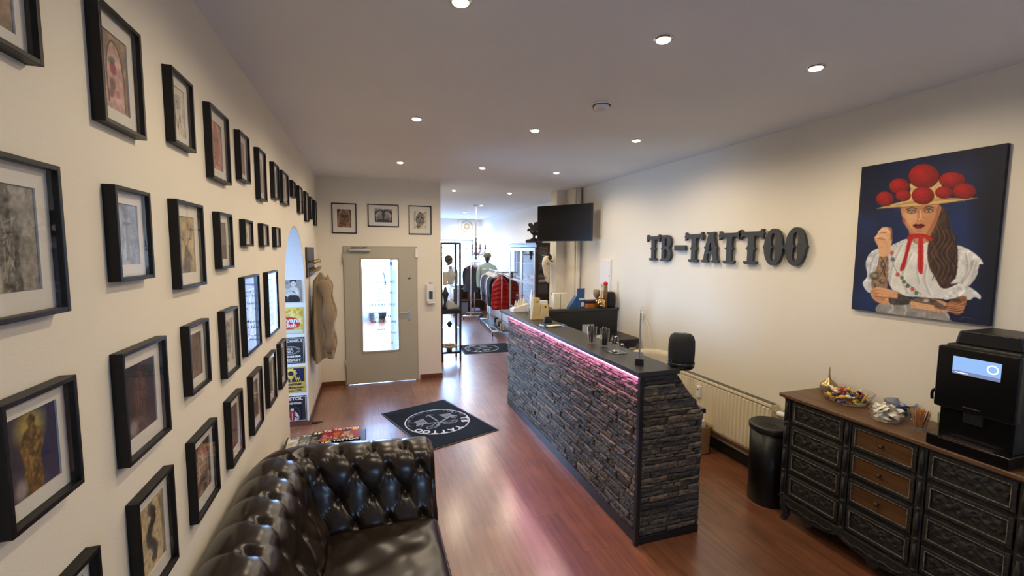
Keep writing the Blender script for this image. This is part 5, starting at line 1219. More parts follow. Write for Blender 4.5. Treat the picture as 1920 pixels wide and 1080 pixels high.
# hair behind face and long locks
A.poly([(498, 380), (545, 430), (560, 500), (590, 580), (600, 680), (590, 760), (560, 800), (600, 796), (540, 825), (505, 815), (480, 770), (450, 720), (436, 660), (440, 590), (462, 520), (490, 460)], HAIR, tex=.4, tsc=26, seed=4)
for k in range(9):
    x = 470+13*k; A.line([(x-5, 470+8*k), (x+20, 560), (x-25, 640), (x+18, 710), (x-8, 780)], 5, (104, 76, 58) if k % 2 else (36, 24, 20), .7)
A.line([(455, 560), (480, 640), (446, 700), (490, 760), (520, 800)], 8, (96, 70, 54), .7); A.line([(540, 440), (560, 540), (596, 620), (560, 700), (585, 770)], 8, (40, 28, 24), .8)
# face
A.poly([(300, 390), (298, 440), (318, 490), (345, 525), (392, 548), (432, 536), (470, 500), (492, 450), (505, 385), (400, 372)], SK)
A.ell(345, 440, 34, 60, SKL, .45, soft=.9); A.ell(440, 470, 46, 60, (186, 128, 86), .5, soft=.9); A.ell(395, 400, 80, 34, (232, 180, 132), .35, soft=.9); A.ell(395, 405, 110, 18, SKD, .45, soft=.9)
A.poly([(490, 390), (504, 390), (490, 455), (462, 508), (430, 538), (455, 490), (478, 440)], SKD, .6); A.poly([(302, 440), (318, 490), (348, 528), (392, 548), (360, 520), (330, 480)], (170, 112, 76), .5)
A.ell(308, 466, 9, 16, SKD, .7)
A.line([(388, 420), (384, 455), (378, 465)], 7, SKD, .5, soft=.9); A.ell(392, 462, 20, 9, (222, 166, 124), .7, soft=.6); A.ell(383, 467, 5, 3, (88, 44, 30)); A.ell(402, 466, 5, 3, (88, 44, 30)); A.line([(398, 412), (400, 450)], 8, SKL, .6, soft=.9)
for ex, ey, s in ((350, 418, -1), (442, 412, 1)):
    A.ell(ex, ey, 25, 12, (116, 68, 46), .6, soft=.7); A.ell(ex, ey, 18, 7.5, (176, 164, 150)); A.ell(ex, ey, 7.5, 7.5, (84, 104, 108)); A.ell(ex, ey, 3.6, 3.6, (12, 12, 14)); A.ell(ex-2, ey-3, 1.8, 1.8, (250, 250, 250))
    A.line([(ex-21, ey+1), (ex-8, ey-8), (ex+8, ey-8), (ex+21, ey)], 4, (26, 14, 12)); A.line([(ex-18, ey+4), (ex, ey+9), (ex+18, ey+3)], 2, (70, 36, 28), .8)
    A.line([(ex-26*s*-1 if s < 0 else ex-26, ey-12), (ex, ey-22), (ex+26, ey-15)], 6, (70, 42, 30), .85)
A.poly([(356, 490), (374, 482), (386, 486), (400, 482), (422, 490), (404, 505), (386, 508), (370, 504)], (92, 18, 30)); A.line([(358, 491), (386, 493), (420, 490)], 2.5, (40, 6, 12)); A.ell(388, 500, 14, 4, (150, 56, 64), .6, soft=.7)
A.ell(388, 520, 18, 6, (160, 106, 72), .5, soft=.8)
# hat: brim, crown, pompoms
A.poly([(345, 300), (350, 262), (490, 246), (515, 290), (520, 345), (340, 365)], (200, 170, 110), tex=.2, tsc=8)
A.poly([(162, 401), (250, 376), (340, 352), (470, 345), (600, 345), (706, 343), (640, 358), (500, 376), (400, 384), (300, 392)], (206, 172, 112), smooth=False)
for k in range(9): A.line([(190+k*8, 396-k), (420, 366-k*2), (690, 345)], 1.6, (156, 120, 70), .6)
A.line([(162, 402), (300, 394), (420, 385), (560, 368), (706, 344)], 4, (120, 88, 48), .8)
RED = (150, 24, 24)
for x, y, rx, ry in ((283, 282, 56, 42), (568, 248, 72, 42), (206, 350, 49, 40), (304, 332, 42, 31), (524, 315, 48, 33), (633, 307, 64, 42), (415, 228, 84, 66), (411, 332, 61, 48)):
    A.ell(x, y, rx, ry, (60, 8, 10), .9); A.ell(x, y-1, rx*.97, ry*.96, RED, shade=.55)
    R = random.Random(int(x))
    for q in range(40):
        a, r = R.uniform(0, 6.28), R.uniform(.2, .97); A.ell(x+rx*r*math.cos(a), y+ry*r*math.sin(a), 5, 3, R.choice([(172, 44, 38), (96, 14, 16), (160, 34, 30)]), .35, rot=a, soft=.7)
# scarf ribbons
A.poly([(330, 545), (380, 535), (430, 540), (466, 562), (450, 574), (420, 560), (395, 556), (350, 566), (332, 580)], (168, 26, 26)); A.poly([(388, 560), (412, 560), (412, 737), (386, 730), (384, 640)], (190, 34, 32)); A.poly([(332, 566), (352, 570), (334, 640), (312, 722), (288, 726), (312, 650)], (180, 30, 30))
A.line([(398, 575), (398, 725)], 4, (120, 14, 16), .6); A.line([(340, 580), (304, 715)], 4, (120, 14, 16), .6); A.line([(352, 552), (400, 546), (448, 562)], 4, (214, 70, 60), .6)
# flowers embroidered on the blouse
A.line([(245, 640), (250, 690), (280, 750), (330, 800), (400, 855)], 3, (70, 96, 60), .8)
for x, y, c in ((276, 752, (190, 70, 70)), (356, 828, (196, 76, 70)), (245, 636, (170, 90, 80)), (250, 672, (90, 90, 110)), (310, 790, (80, 106, 60)), (330, 812, (70, 90, 60)), (376, 850, (80, 120, 70)), (300, 770, (96, 116, 70))):
    for q in range(6): A.ell(x+7*math.cos(q*1.05), y+7*math.sin(q*1.05), 6, 4, c, .9, rot=q*1.05)
# raised forearm with tattoos, hand
A.poly([(180, 650), (222, 652), (226, 720), (224, 800), (205, 850), (150, 846), (134, 800), (150, 750), (170, 700)], (150, 118, 88), tex=.3, tsc=14)
for q in ((150, 760, 60, 44), (196, 700, 30, 40), (190, 790, 34, 26), (160, 810, 30, 22), (205, 740, 20, 30)): A.ell(q[0], q[1], q[2]*.45, q[3]*.5, (56, 52, 50), .7, soft=.5); A.ell(q[0]+4, q[1]-3, q[2]*.22, q[3]*.25, (180, 160, 130), .7, soft=.5)
A.line([(182, 655), (204, 700), (180, 760)], 4, (36, 34, 34), .8); A.line([(222, 660), (206, 740), (222, 800)], 3, (36, 34, 34), .8)
A.poly([(180, 655), (226, 650), (238, 610), (246, 570), (238, 540), (244, 512), (228, 502), (196, 500), (176, 520), (152, 560), (158, 580), (172, 610)], (214, 164, 122))
A.line([(176, 524), (204, 514), (234, 528)], 12, (228, 184, 144)); A.line([(156, 556), (184, 540), (216, 556)], 12, (222, 174, 132)); A.line([(160, 574), (186, 560), (210, 580), (216, 600)], 11, (210, 158, 116)); A.line([(228, 505), (242, 528), (240, 566)], 10, (150, 100, 70), .8)
A.line([(180, 532), (212, 530)], 2.5, (120, 76, 50)); A.line([(166, 560), (206, 566)], 2.5, (120, 76, 50)); A.line([(186, 546), (214, 552)], 3, (214, 204, 190)); A.ell(168, 550, 5, 3, (240, 228, 214))
# folded arms
A.poly([(130, 842), (165, 820), (250, 834), (300, 858), (300, 905), (240, 912), (170, 900), (138, 872)], (196, 140, 98), tex=.2, tsc=20); A.poly([(236, 846), (300, 858), (345, 880), (345, 908), (240, 908)], (70, 62, 58), tex=.5, tsc=10)
for k in range(3): A.line([(166+k*4, 822+k*18), (220, 836+k*14), (270, 852+k*10)], 13, (216, 160, 116)); A.line([(160, 834+k*18), (220, 846+k*14)], 2.5, (120, 72, 46))
A.poly([(345, 895), (400, 872), (470, 880), (540, 900), (560, 940), (500, 950), (420, 936), (350, 920)], (206, 150, 106), tex=.2); A.poly([(345, 878), (440, 876), (500, 900), (540, 925), (520, 938), (440, 915), (390, 905)], (84, 74, 66), .8, tex=.5, tsc=9)
for k in range(4): A.line([(352, 900+k*9), (410, 908+k*8), (470, 918+k*7)], 8, (220, 168, 124)); A.line([(356, 905+k*9), (440, 917+k*8)], 2, (116, 70, 46))
A.poly([(540, 905), (600, 870), (645, 868), (640, 920), (610, 962), (570, 955), (540, 935)], (150, 98, 66), tex=.4, tsc=14)
for k in range(4): A.line([(548, 914+k*10), (590, 916+k*12), (628, 900+k*16)], 7, (196, 138, 96), .9); A.line([(550, 920+k*10), (610, 926+k*10)], 2.5, (80, 44, 30), .9)
A.ell(462, 892, 26, 10, (60, 54, 52), .7, soft=.6); A.ell(430, 890, 16, 8, (220, 214, 200), .7, soft=.6); A.ell(590, 888, 24, 10, (60, 50, 50), .7, soft=.6)
A.line([(610, 988), (640, 976), (690, 990)], 3, (120, 140, 170), .4)
A.noise(.06, 6, 9)
A.plane('painted_front', PW, PH, -.0285, M_CANVAS, t, 0, 0)

# ------------------------------------------------------------------ radiator
M_RAD = mat('cream_radiator_enamel', s255(226, 214, 184), .4)
t = thing('radiator', 'long cream ribbed panel radiator under the wall lettering', 'radiator', (XR, 4.18, .20), -PI/2)
RL, RH = 1.46, .50
mb = MB(); n = 220
def RG(i, j):
    x = .0+RL*i/n; ph = (x/.042) % 1; dpt = .010*max(0, min(1, (abs(ph-.5)*2-.25)*2.6)); e = 0 if j in (0, 3) else 1
    return (x, -.105-.0-(.0 if e else -.008)+dpt*e*-1, (.012, .035, RH-.045, RH-.02)[j])
mb.grid(RG, n+1, 4, smooth=False, flip=False); mb.box((0, -.1, .012), (RL, -.094, RH-.02)); mb.box((0, -.045, .012), (RL, -.03, RH-.02)); mb.build('ribbed_panel', M_RAD, t)
mb = MB(); mb.box((-.004, -.118, RH-.022), (RL+.004, -.112, RH)); mb.box((-.004, -.112, RH-.004), (RL+.004, -.104, RH)); mb.box((-.006, -.115, .0), (-.001, -.03, RH)); mb.box((RL+.001, -.115, .0), (RL+.006, -.03, RH)); mb.build('side_cover', M_RAD, t, bevel=.001)
mb = MB()
for k in range(int(RL/.03)): mb.box((.012+k*.03, -.104, RH-.010), (.030+k*.03, -.032, RH-.004))
mb.box((0, -.104, RH-.010), (RL, -.098, RH-.002)); mb.box((0, -.036, RH-.010), (RL, -.03, RH-.002)); mb.build('top_grille', mat('grey_grille', (.16, .145, .12), .5), t)
mb = MB(); mb.tube([(RL+.005, -.07, RH-.06), (RL+.05, -.07, RH-.06), (RL+.05, -.07, -.15)], .010, n=10); mb.tube([(.3, -.06, .03), (.3, -.014, .03)], .012); mb.tube([(RL-.3, -.06, .03), (RL-.3, -.014, .03)], .012); mb.build('pipe', M_RAD, t)
mb = MB(); mb.lathe([(.018, 0), (.024, .01), (.024, .05), (.020, .07), (.012, .085)], c=(RL+.045, -.09, RH-.055), axis='x', n=20); mb.build('thermostat_valve', M_WHITE, t)
mb = MB(); mb.box((.605, -.138, RH-.20), (.65, -.104, RH-.085)); m_ = mb.build('heat_meter', M_WHITE, t, bevel=.004); mb = MB(); mb.box((.617, -.1395, RH-.125), (.637, -.138, RH-.112)); mb.build('meter_display', M_BLK, m_)

# ------------------------------------------------------------------ black waste bin
t = thing('waste_bin', 'tall black round waste bin between radiator and dresser', 'waste bin', (3.015, 2.555, 0))
M_BIN = mat('black_bin_enamel', (.004, .004, .004), .35, spec=.3)
mb = MB(); mb.lathe([(.140, 0), (.143, .004), (.148, .60)], n=48); mb.build('bin_body', M_BIN, t)
mb = MB(); mb.lathe([(.152, .585), (.158, .59), (.158, .622), (.150, .632), (.135, .630), (.095, .604), (.062, .598), (.056, .57), (.05, .55)], n=48, cap=False); mb.build('lid', mat('black_lid', (.016, .016, .015), .38), t)
mb = MB(); mb.lathe([(.001, .552), (.056, .552)], n=32); mb.build('lid_opening', mat('deep_black', (.002, .002, .002), .9), t)

# ------------------------------------------------------------------ carved dresser
def carved():
    t = NT('distressed_dark_wood'); v = t.coord(); n = t.noise(v, 30, 6, .7)
    w = t.noise(t.coord((1, 1, 1)), 95, 3, .8)
    c = t.ramp(n, [(.3, (.007, .006, .005)), (.52, (.016, .014, .011)), (.62, (.040, .036, .028)), (.74, (.15, .135, .105))])
    t.link(t.mix(.5, c, t.ramp(w, [(.45, (.008, .007, .006)), (.75, (.07, .063, .05))])), t.b.inputs['Base Color']); t.b.inputs['Roughness'].default_value = .65
    t.bump(n, .5, .004); return t.m
M_CARV = carved()
def wood(name, c0, c1, sc_=(2, 30, 30), rough=.45):
    t = NT(name); t.link(t.ramp(t.noise(t.coord(sc_), 1.5, 6, .6, 1.2), [(.3, c0), (.7, c1)]), t.b.inputs['Base Color']); t.b.inputs['Roughness'].default_value = rough; return t.m
M_DTOP = wood('dresser_top_wood', s255(72, 50, 32), s255(118, 86, 56)); M_DPAN = wood('warm_drawer_wood', s255(74, 48, 26), s255(108, 74, 42), (3, 3, 40))
DL, DD, DTOP = 1.30, .40, .95
ds = thing('carved_dresser', 'wide dark distressed dresser with carved drawers and brown top', 'dresser', (XR-.012, 2.365, 0), -PI/2)
# local: x along the wall (towards the camera), -y out into the room, front face at y=-DD
mb = MB(); mb.box((-.02, -DD-.03, DTOP-.028), (DL+.02, 0, DTOP)); mb.build('dresser_top', M_DTOP, ds, bevel=.008, seg=3)
mb = MB(); mb.box((.02, -DD+.012, .17), (DL-.02, -.01, DTOP-.028)); mb.box((.01, -DD-.006, DTOP-.045), (DL-.01, -.01, DTOP-.028)); mb.box((.01, -DD-.006, .165), (DL-.01, -.01, .185)); mb.build('carcass', M_CARV, ds, bevel=.003)
cols = [(.062, .445), (.475, .845), (.875, 1.245)]; rows = [(.752, .905), (.572, .725), (.392, .545), (.208, .362)]
for x in (.035, .460, .860, 1.262):
    mb = MB()
    mb.box((x-.020, -DD-.004, .185), (x+.020, -DD+.02, DTOP-.045))
    for z0, z1 in rows: mb.tube([(x, -DD-.006, z0+.01), (x, -DD-.012, (z0+z1)/2), (x, -DD-.006, z1-.01)], [.007, .012, .007], n=8)
    for z0, z1 in rows: mb.ball((x, -DD-.004, z0-.012), .014, 12, 8, (1, .8, .7))
    mb.build('stile', M_CARV, ds)
def relief(w, h, seed):
    """floral scroll carving: height field"""
    R = random.Random(seed); A = Art(90, max(10, int(90*h/w)), (0, 0, 0)); H = A.Y.max()
    def leaf(x, y, a, L, wd):
        A.line([(x, y), (x+L*.5*math.cos(a+.5), y+L*.5*math.sin(a+.5)), (x+L*math.cos(a), y+L*math.sin(a))], wd, (200, 200, 200), .8, soft=.8)
    for s in (-1, 1):
        A.line([(50, H*.5), (50+s*12, H*.22), (50+s*24, H*.62), (50+s*36, H*.28), (50+s*46, H*.6)], 2.6, (255,)*3, 1, soft=.8)
        for k in range(9):
            x = 50+s*(5+k*4.8); y = H*(.45+.22*math.sin(k*1.7)); A.ell(x, y, 3.4, 3.0, (225,)*3, .8, soft=.9); leaf(x, y, (k*1.3), 6.5, 2.4); leaf(x, y, -(k*1.3)+2, 5.5, 2.2); leaf(x, y, k*2.1+4, 5.5, 2)
    for q in range(8): a = q*PI/4; A.ell(50+4.4*math.cos(a), H*.5+4.4*math.sin(a), 3, 2.2, (240,)*3, .8, rot=a, soft=.8)
    A.ell(50, H*.5, 2.4, 2.4, (255,)*3, 1, soft=.6)
    return A.I[..., 0]
rel_cache = {}
M_WORN = mat('worn_pale_edge', (.17, .155, .125), .6, var=.6, vscale=60)
for ci, (x0, x1) in enumerate(cols):
    for ri, (z0, z1) in enumerate(rows):
        plain = ci == 1 and ri < 3; yb = -DD+.006
        mb = MB(); b = .022; x0_, x1_ = x0+.012, x1-.012
        for a in ((x0_, z0, x0_+b, z1), (x1_-b, z0, x1_, z1), (x0_+b, z0, x1_-b, z0+b), (x0_+b, z1-b, x1_-b, z1)): mb.box((a[0], yb-.012, a[1]), (a[2], yb+.006, a[3]))
        dr = mb.build('drawer', M_CARV, ds, bevel=.004)
        px0, px1, pz0, pz1 = x0_+b, x1_-b, z0+b, z1-b; w_, h_ = px1-px0, pz1-pz0
        mb = MB(); g = .0035
        for a in ((px0-g, pz0-g, px0, pz1+g), (px1, pz0-g, px1+g, pz1+g), (px0, pz0-g, px1, pz0), (px0, pz1, px1, pz1+g)): mb.box((a[0], yb-.014, a[1]), (a[2], yb-.006, a[3]))
        mb.build('panel_moulding', M_WORN, dr)
        if plain:
            mb = MB(); mb.box((px0, yb-.004, pz0), (px1, yb+.004, pz1)); mb.build('wood_panel', M_DPAN, dr)
            mb = MB(); xm, zm = (px0+px1)/2, (pz0+pz1)/2; mb.lathe([(.005, 0), (.006, -.012), (.012, -.02), (.012, -.026), (.006, -.031), (.0005, -.032)], c=(xm, yb-.004, zm), axis='y', n=18); mb.build('knob', mat('bronze_knob', (.10, .06, .035), .4, .8), dr)
        else:
            key = 0
            if key not in rel_cache: rel_cache[key] = relief(w_, h_, 3)
            Hh = rel_cache[key]; nv, nu = Hh.shape
            mb = MB(); mb.grid(lambda i, j: (px0+w_*i/(nu-1), yb-.001-.009*float(Hh[j, i] if ri % 2 else Hh[j, nu-1-i]), pz1-h_*j/(nv-1)), nu, nv, flip=True); mb.build('carved_panel', M_CARV, dr)
# scalloped apron and cabriole legs
mb = MB(); N = 60; top = .172
pts = []
for k in range(N+1):
    u = k/N; x = .03+(DL-.06)*u; s = (u*3) % 1; c = abs(math.sin(PI*s)); z = .135-.045*c**.6-(.03 if .42 < s < .58 else 0)
    pts.append((x, z))
mb.prism([(.03, top)]+pts+[(DL-.03, top)], -DD-.004, -DD+.014); 
for k in range(3):
    xm = .03+(DL-.06)*(k+.5)/3
    for s in (-1, 1): mb.tube(cr([(xm+s*.02, -DD-.008, .12), (xm+s*.07, -DD-.010, .135), (xm+s*.12, -DD-.009, .125), (xm+s*.17, -DD-.008, .145)], 5, False), .006, n=8)
    mb.ball((xm, -DD-.008, .118), .018, 14, 8, (1.3, .5, 1))
mb.build('scalloped_apron', M_CARV, ds, bevel=.002)
for x, y in ((.055, -DD+.03), (DL-.055, -DD+.03), (.055, -.05), (DL-.055, -.05)):
    s = -1 if x < .5 else 1; f = -1 if y < -.2 else 0
    mb = MB(); mb.tube(cr([(x, y, .185), (x+s*.010, y+f*.012, .14), (x+s*.012, y+f*.016, .10), (x, y+f*.004, .05), (x+s*.010, y+f*.012, .016), (x+s*.014, y+f*.018, .004)], 5, False), [.040-.0011*k for k in range(22)]+[.022, .026, .026, .024], n=12); mb.build('leg', M_CARV, ds)

# ------------------------------------------------------------------ coffee machine
cm = thing('coffee_machine', 'black automatic coffee machine with lit display on the dresser', 'coffee machine', (3.28, 1.485, .95), -PI/2)
M_CM = mat('gloss_black_plastic', (.004, .004, .0045), .2, spec=.3)
M_CMT = mat('satin_black_plastic', (.008, .0075, .007), .4, spec=.35)
CW = .32
mb = MB(); mb.box((.01, -.34, .03), (CW-.01, 0, .555)); mb.build('housing', M_CMT, cm, bevel=.012, seg=3)
mb = MB(); mb.prism([(.025, .555), (CW-.025, .555), (CW-.04, .625), (.04, .625)], -.30, -.01); mb.build('hopper_lid', M_CMT, cm, bevel=.012, seg=3)
mb = MB(); mb.box((0, -.385, .215), (CW, -.33, .545)); mb.build('front_panel', M_CM, cm, bevel=.012, seg=3)
mb = MB(); mb.box((.02, -.352, .06), (CW-.02, -.33, .215)); mb.build('lower_front', M_CM, cm)
mb = MB(); mb.box((-.004, -.41, .004), (CW+.004, -.02, .062)); mb.build('drip_tray', M_CM, cm, bevel=.006, seg=3)
mb = MB(); mb.box((.06, -.402, .0625), (CW-.06, -.362, .066)); mb.box((.05, -.4105, .055), (CW-.05, -.4095, .058)); mb.build('tray_grid', M_CHROME, cm)
mb = MB(); mb.box((.07, -.3865, .41), (.255, -.3845, .50)); scr = mb.build('display', emis('display_glow', (.30, .52, .95), 1.0), cm, bevel=.0008)
mb = MB(); mb.box((.07, -.3872, .41), (.255, -.3868, .428)); mb.build('menu_bar', emis('display_bar', (.16, .20, .36), 1.2), scr)
mb = MB(); mb.grid(lambda i, j: (.225+(.022 if j else .017)*math.cos(2*PI*i/32), -.3874, .463+(.022 if j else .017)*math.sin(2*PI*i/32)), 32, 2, closeu=True, smooth=False); mb.box((.082, -.3874, .417), (.135, -.3872, .420)); mb.build('dial_icon', emis('display_white', (.8, .85, 1), 2.6), scr)
mb = MB(); mb.box((.12, -.3535, .188), (.20, -.3525, .191)) if False else mb.box((.125, -.3862, .243), (.195, -.3852, .247)); mb.build('brand_line', M_CHROME, cm)
mb = MB(); mb.box((.12, -.37, .16), (.2, -.345, .215)); mb.build('spout', M_CMT, cm, bevel=.006)
mb = MB(); mb.tube(cr([(-.002, -.36, .30), (-.016, -.365, .28), (-.014, -.365, .24)], 4, False), .007, n=8); mb.build('milk_nozzle', M_CM, cm)

# ------------------------------------------------------------------ bowls and glasses on the dresser
ZD = DTOP
def bowl(name, label, cat, c, r0, r1, h, matl, th=.004):
    t = thing(name, label, cat, (c[0], c[1], ZD))
    mb = MB(); mb.lathe([(.001, .0015), (r0*.92, .0015), (r0, .006), ((r0+r1)/2, h*.5), (r1, h), (r1-th*.5, h+.002), (r1-th, h), ((r0+r1)/2-th, h*.5), (r0-th, .010), (.001, .008)], n=56, cap=False); mb.build('bowl', matl, t); return t
M_BLUEG = glass_mat('bluish_glass', tint=(.72, .78, .92), ior=1.5, gain=1.5)
cb = (3.145, 2.095); sb_ = (3.035, 1.785); bb = (3.245, 1.83)
bowl('glass_bowl', 'wide clear glass bowl full of wrapped sweets on the dresser', 'bowl', cb, .125, .155, .078, M_GL)
bowl('glass_bowl', 'small clear glass bowl heaped with white sugar sachets', 'bowl', sb_, .078, .088, .062, M_GL)
bowl('glass_bowl', 'bluish glass bowl behind the sugar sachets', 'bowl', bb, .06, .085, .075, M_BLUEG)
t = thing('drinking_glass', 'tapered clear glass holding wooden stir sticks beside the coffee machine', 'glass', (3.035, 1.615, ZD)); mb = MB(); mb.lathe([(.001, .001), (.034, .001), (.037, .010), (.052, .115), (.0495, .115), (.034, .013), (.001, .013)], n=40, cap=False); mb.build('glass_body', M_GL, t)
R = random.Random(12)
SW = [((228, 150, 40), 'orange'), ((214, 190, 60), 'yellow'), ((50, 40, 110), 'dark blue'), ((226, 220, 206), 'white'), ((96, 140, 60), 'green'), ((170, 40, 40), 'red'), ((196, 140, 110), 'peach'), ((90, 50, 70), 'purple'), ((236, 176, 60), 'golden')]
proto = {}
for k in range(64):
    rr = .10*math.sqrt(R.random()); a = R.uniform(0, 6.28); z = .020+R.uniform(.0, .058)*(1-(rr/.13)**2*.4); c, cn = SW[k % len(SW)]
    lab = cn+' wrapped sweet in the wide glass bowl'
    x, y = cb[0]+rr*math.cos(a), cb[1]+rr*math.sin(a); rot = (R.uniform(-.7, .7), R.uniform(-.7, .7), R.uniform(0, 6.28))
    if cn not in proto:
        t = thing('wrapped_sweet', lab, 'sweet', (x, y, ZD+z), group=cn+' wrapped sweets in the glass bowl'); m_ = mat('wrapper_'+cn, s255(*c), .3)
        mb = MB(); mb.lathe([(.001, -.014), (.006, -.013), (.0085, -.006), (.009, 0), (.0085, .006), (.006, .013), (.001, .014)], axis='x', n=12); mb.build('sweet', m_, t)
        for s in (-1, 1): mb = MB(); mb.grid(lambda i, j: (s*(.012+.013*j), (i-3)/3*(.003+.009*j), .003*j*math.sin(i*2.2)), 7, 2, smooth=False); mb.build('wrapper_twist', m_, t)
        t.rotation_euler = rot; t.scale = (1.45, 1.45, 1.45); proto[cn] = t
    else: dup(proto[cn], (x, y, ZD+z), rot)
t = thing('chocolate_bar', 'larger golden orange wrapped bar standing at the right rim of the sweet bowl', 'sweet', (3.16, 1.99, ZD+.055), .5); mb = MB(); mb.box((-.03, -.006, -.024), (.03, .006, .03)); mb.build('wrapper', mat('wrapper_golden', s255(236, 176, 60), .3), t, bevel=.004); t.rotation_euler = (.4, .1, .5)
t = thing('blue_chocolate_bar', 'dark blue wrapped bar at the front of the sweet bowl', 'sweet', (3.05, 2.06, ZD+.028), 1.1); mb = MB(); mb.box((-.032, -.012, -.008), (.032, .012, .008)); mb.build('wrapper', mat('wrapper_dark blue', s255(50, 40, 110), .3), t, bevel=.004)
M_SACH = mat('white_paper_sachet', s255(232, 226, 212), .6)
first = None
for k in range(46):
    rr = .060*math.sqrt(R.random()); a = R.uniform(0, 6.28); z = .018+R.uniform(0, .068)*(1-(rr/.08)**2*.35)
    loc = (sb_[0]+rr*math.cos(a), sb_[1]+rr*math.sin(a), ZD+z); rot = (R.uniform(-.8, .8), R.uniform(-.8, .8), R.uniform(0, 6.28))
    if first is None:
        mb = MB(); nn = 9; mb.grid(lambda i, j: ((i/8-.5)*.058, (j/4-.5)*.017, .003*math.sin(PI*i/8)*math.sin(PI*j/4)), nn, 5); mb.grid(lambda i, j: ((i/8-.5)*.058, (j/4-.5)*.017, -.003*math.sin(PI*i/8)*math.sin(PI*j/4)-.0002), nn, 5, flip=True)
        first = tag(mb.build('sugar_sachet', M_SACH), 'white paper sugar sachet in the small glass bowl', 'sachet', 'sugar sachets heaped in the glass bowl', loc); first.rotation_euler = rot; first.scale = (1.25, 1.5, 1.5)
    else: dup(first, loc, rot)
M_STK = mat('stir_stick_wood', s255(206, 150, 90), .7); first = None
for k in range(34):
    a = R.uniform(0, 6.28); r = .044*math.sqrt(R.random()); lean = Vector((.25*math.cos(a)*r/.044, .25*math.sin(a)*r/.044, 1)).normalized(); rot = lean.to_track_quat('Z', 'Y').to_euler(); loc = (3.035+.5*r*math.cos(a), 1.615+.5*r*math.sin(a), ZD+.016+R.uniform(0, .006))
    if first is None:
        mb = MB(); mb.box((-.0028, -.0009, 0), (.0028, .0009, .108)); first = tag(mb.build('stir_stick', M_STK), 'thin wooden stir stick in the tapered glass', 'stir stick', 'wooden stir sticks in the glass', loc)
        first.rotation_euler = rot
    else: dup(first, loc, rot)
first = None
for k in range(9):
    a = R.uniform(0, 6.28); r = .045*math.sqrt(R.random()); loc = (bb[0]+r*math.cos(a), bb[1]+r*math.sin(a), ZD+.016+R.uniform(0, .03)); rot = (R.uniform(-.3, .3), R.uniform(-.3, .3), a)
    if first is None:
        mb = MB(); mb.lathe([(.013, 0), (.017, .014), (.018, .014), (.001, .0145)], n=18); first = tag(mb.build('creamer_cup', mat('pale_blue_plastic', s255(170, 178, 206), .4)), 'pale blue creamer cup in the bluish glass bowl', 'creamer cup', 'creamer cups in the bluish bowl', loc); first.rotation_euler = rot
    else: dup(first, loc, rot)
t = thing('gold_finial', 'small brass onion shaped ornament behind the bowl of sweets', 'ornament', (3.235, 2.285, ZD)); mb = MB(); mb.lathe([(.030, 0), (.045, .006), (.058, .035), (.052, .06), (.030, .082), (.012, .10), (.006, .13), (.004, .18), (.001, .19)], n=36); mb.build('ornament', mat('antique_gold', (.42, .31, .14), .3, 1.0), t)
t = thing('green_glass_vase', 'slim greenish glass with leaves behind the coffee machine corner', 'vase', (3.215, 1.59, ZD)); mb = MB(); mb.lathe([(.001, .001), (.024, .001), (.028, .09), (.025, .09), (.022, .006), (.001, .006)], n=24, cap=False); mb.build('vase', glass_mat('green_glass', tint=(.75, .9, .7), gain=1.4), t)
mb = MB()
for k in range(5): a = k*1.3; mb.tube([(0, 0, .01), (.008*math.cos(a), .008*math.sin(a), .10), (.022*math.cos(a), .022*math.sin(a)+.01, .165)], [.004, .006, .007], n=6, flat=.4)
mb.build('leaf', mat('pale_green_leaf', s255(170, 186, 110), .6), t)
# ------------------------------------------------------------------ the shop beyond: glass display case
M_DARKW = mat('near_black_wood', (.014, .011, .010), .35)
t = thing('glass_display_case', 'tall black framed glass display case at the passage to the shop', 'display case', (1.19, 7.57, 0))
VW, VD, VH = .365, .42, 2.11
mb = MB()
for x in (0, VW-.035):
    for y in (0, VD-.035): mb.box((x, y, .0 if x > .1 else .15), (x+.035, y+.035, VH))
e = .001; mb.box((e, e, VH-.035), (VW-e, VD-e, VH+e)); mb.box((e, e, .15), (VW-e, VD-e, .185)); mb.box((e, e, .86), (VW-e, VD-e, .93)); mb.build('frame', M_DARKW, t)
mb = MB(); mb.box((.01, .01, 0), (.05, .05, .15)); mb.box((.01, VD-.05, 0), (.05, VD-.01, .15)); mb.build('foot', M_DARKW, t)
mb = MB()
for z in (1.36, 1.70): mb.box((.035, .035, z), (VW-.035, VD-.03, z+.006))
mb.box((.035, .035, .60), (VW-.035, VD-.03, .606)); mb.build('glass_shelf', M_ACR, t)
mb = MB(); mb.box((.035, .012, .185), (VW-.035, .016, VH-.035)); mb.box((VW-.018, .035, .185), (VW-.014, VD-.035, VH-.035)); mb.build('glass_pane', M_PANE, t)
M_OLIVE = mat('olive_bronze', (.10, .075, .03), .4, .3); M_PALE = mat('pale_plaster', (.62, .62, .58), .6)
t = thing('skull_bust', 'olive brown skull on the upper shelf of the display case', 'ornament', (1.36, 7.74, 1.707)); mb = MB(); mb.ball((0, 0, .11), .075, 20, 14, (1, 1.1, 1)); mb.ball((.02, -.05, .06), .045, 16, 10, (1, 1, .9)); mb.build('head', M_OLIVE, t)
mb = MB(); mb.ball((.0, -.08, .10), .016, 10, 8); mb.ball((.045, -.075, .10), .016, 10, 8); mb.build('eye_socket', M_BLK, t)
mb = MB(); mb.lathe([(.03, 0), (.022, .03), (.03, .05)], n=16); mb.build('neck', M_OLIVE, t)
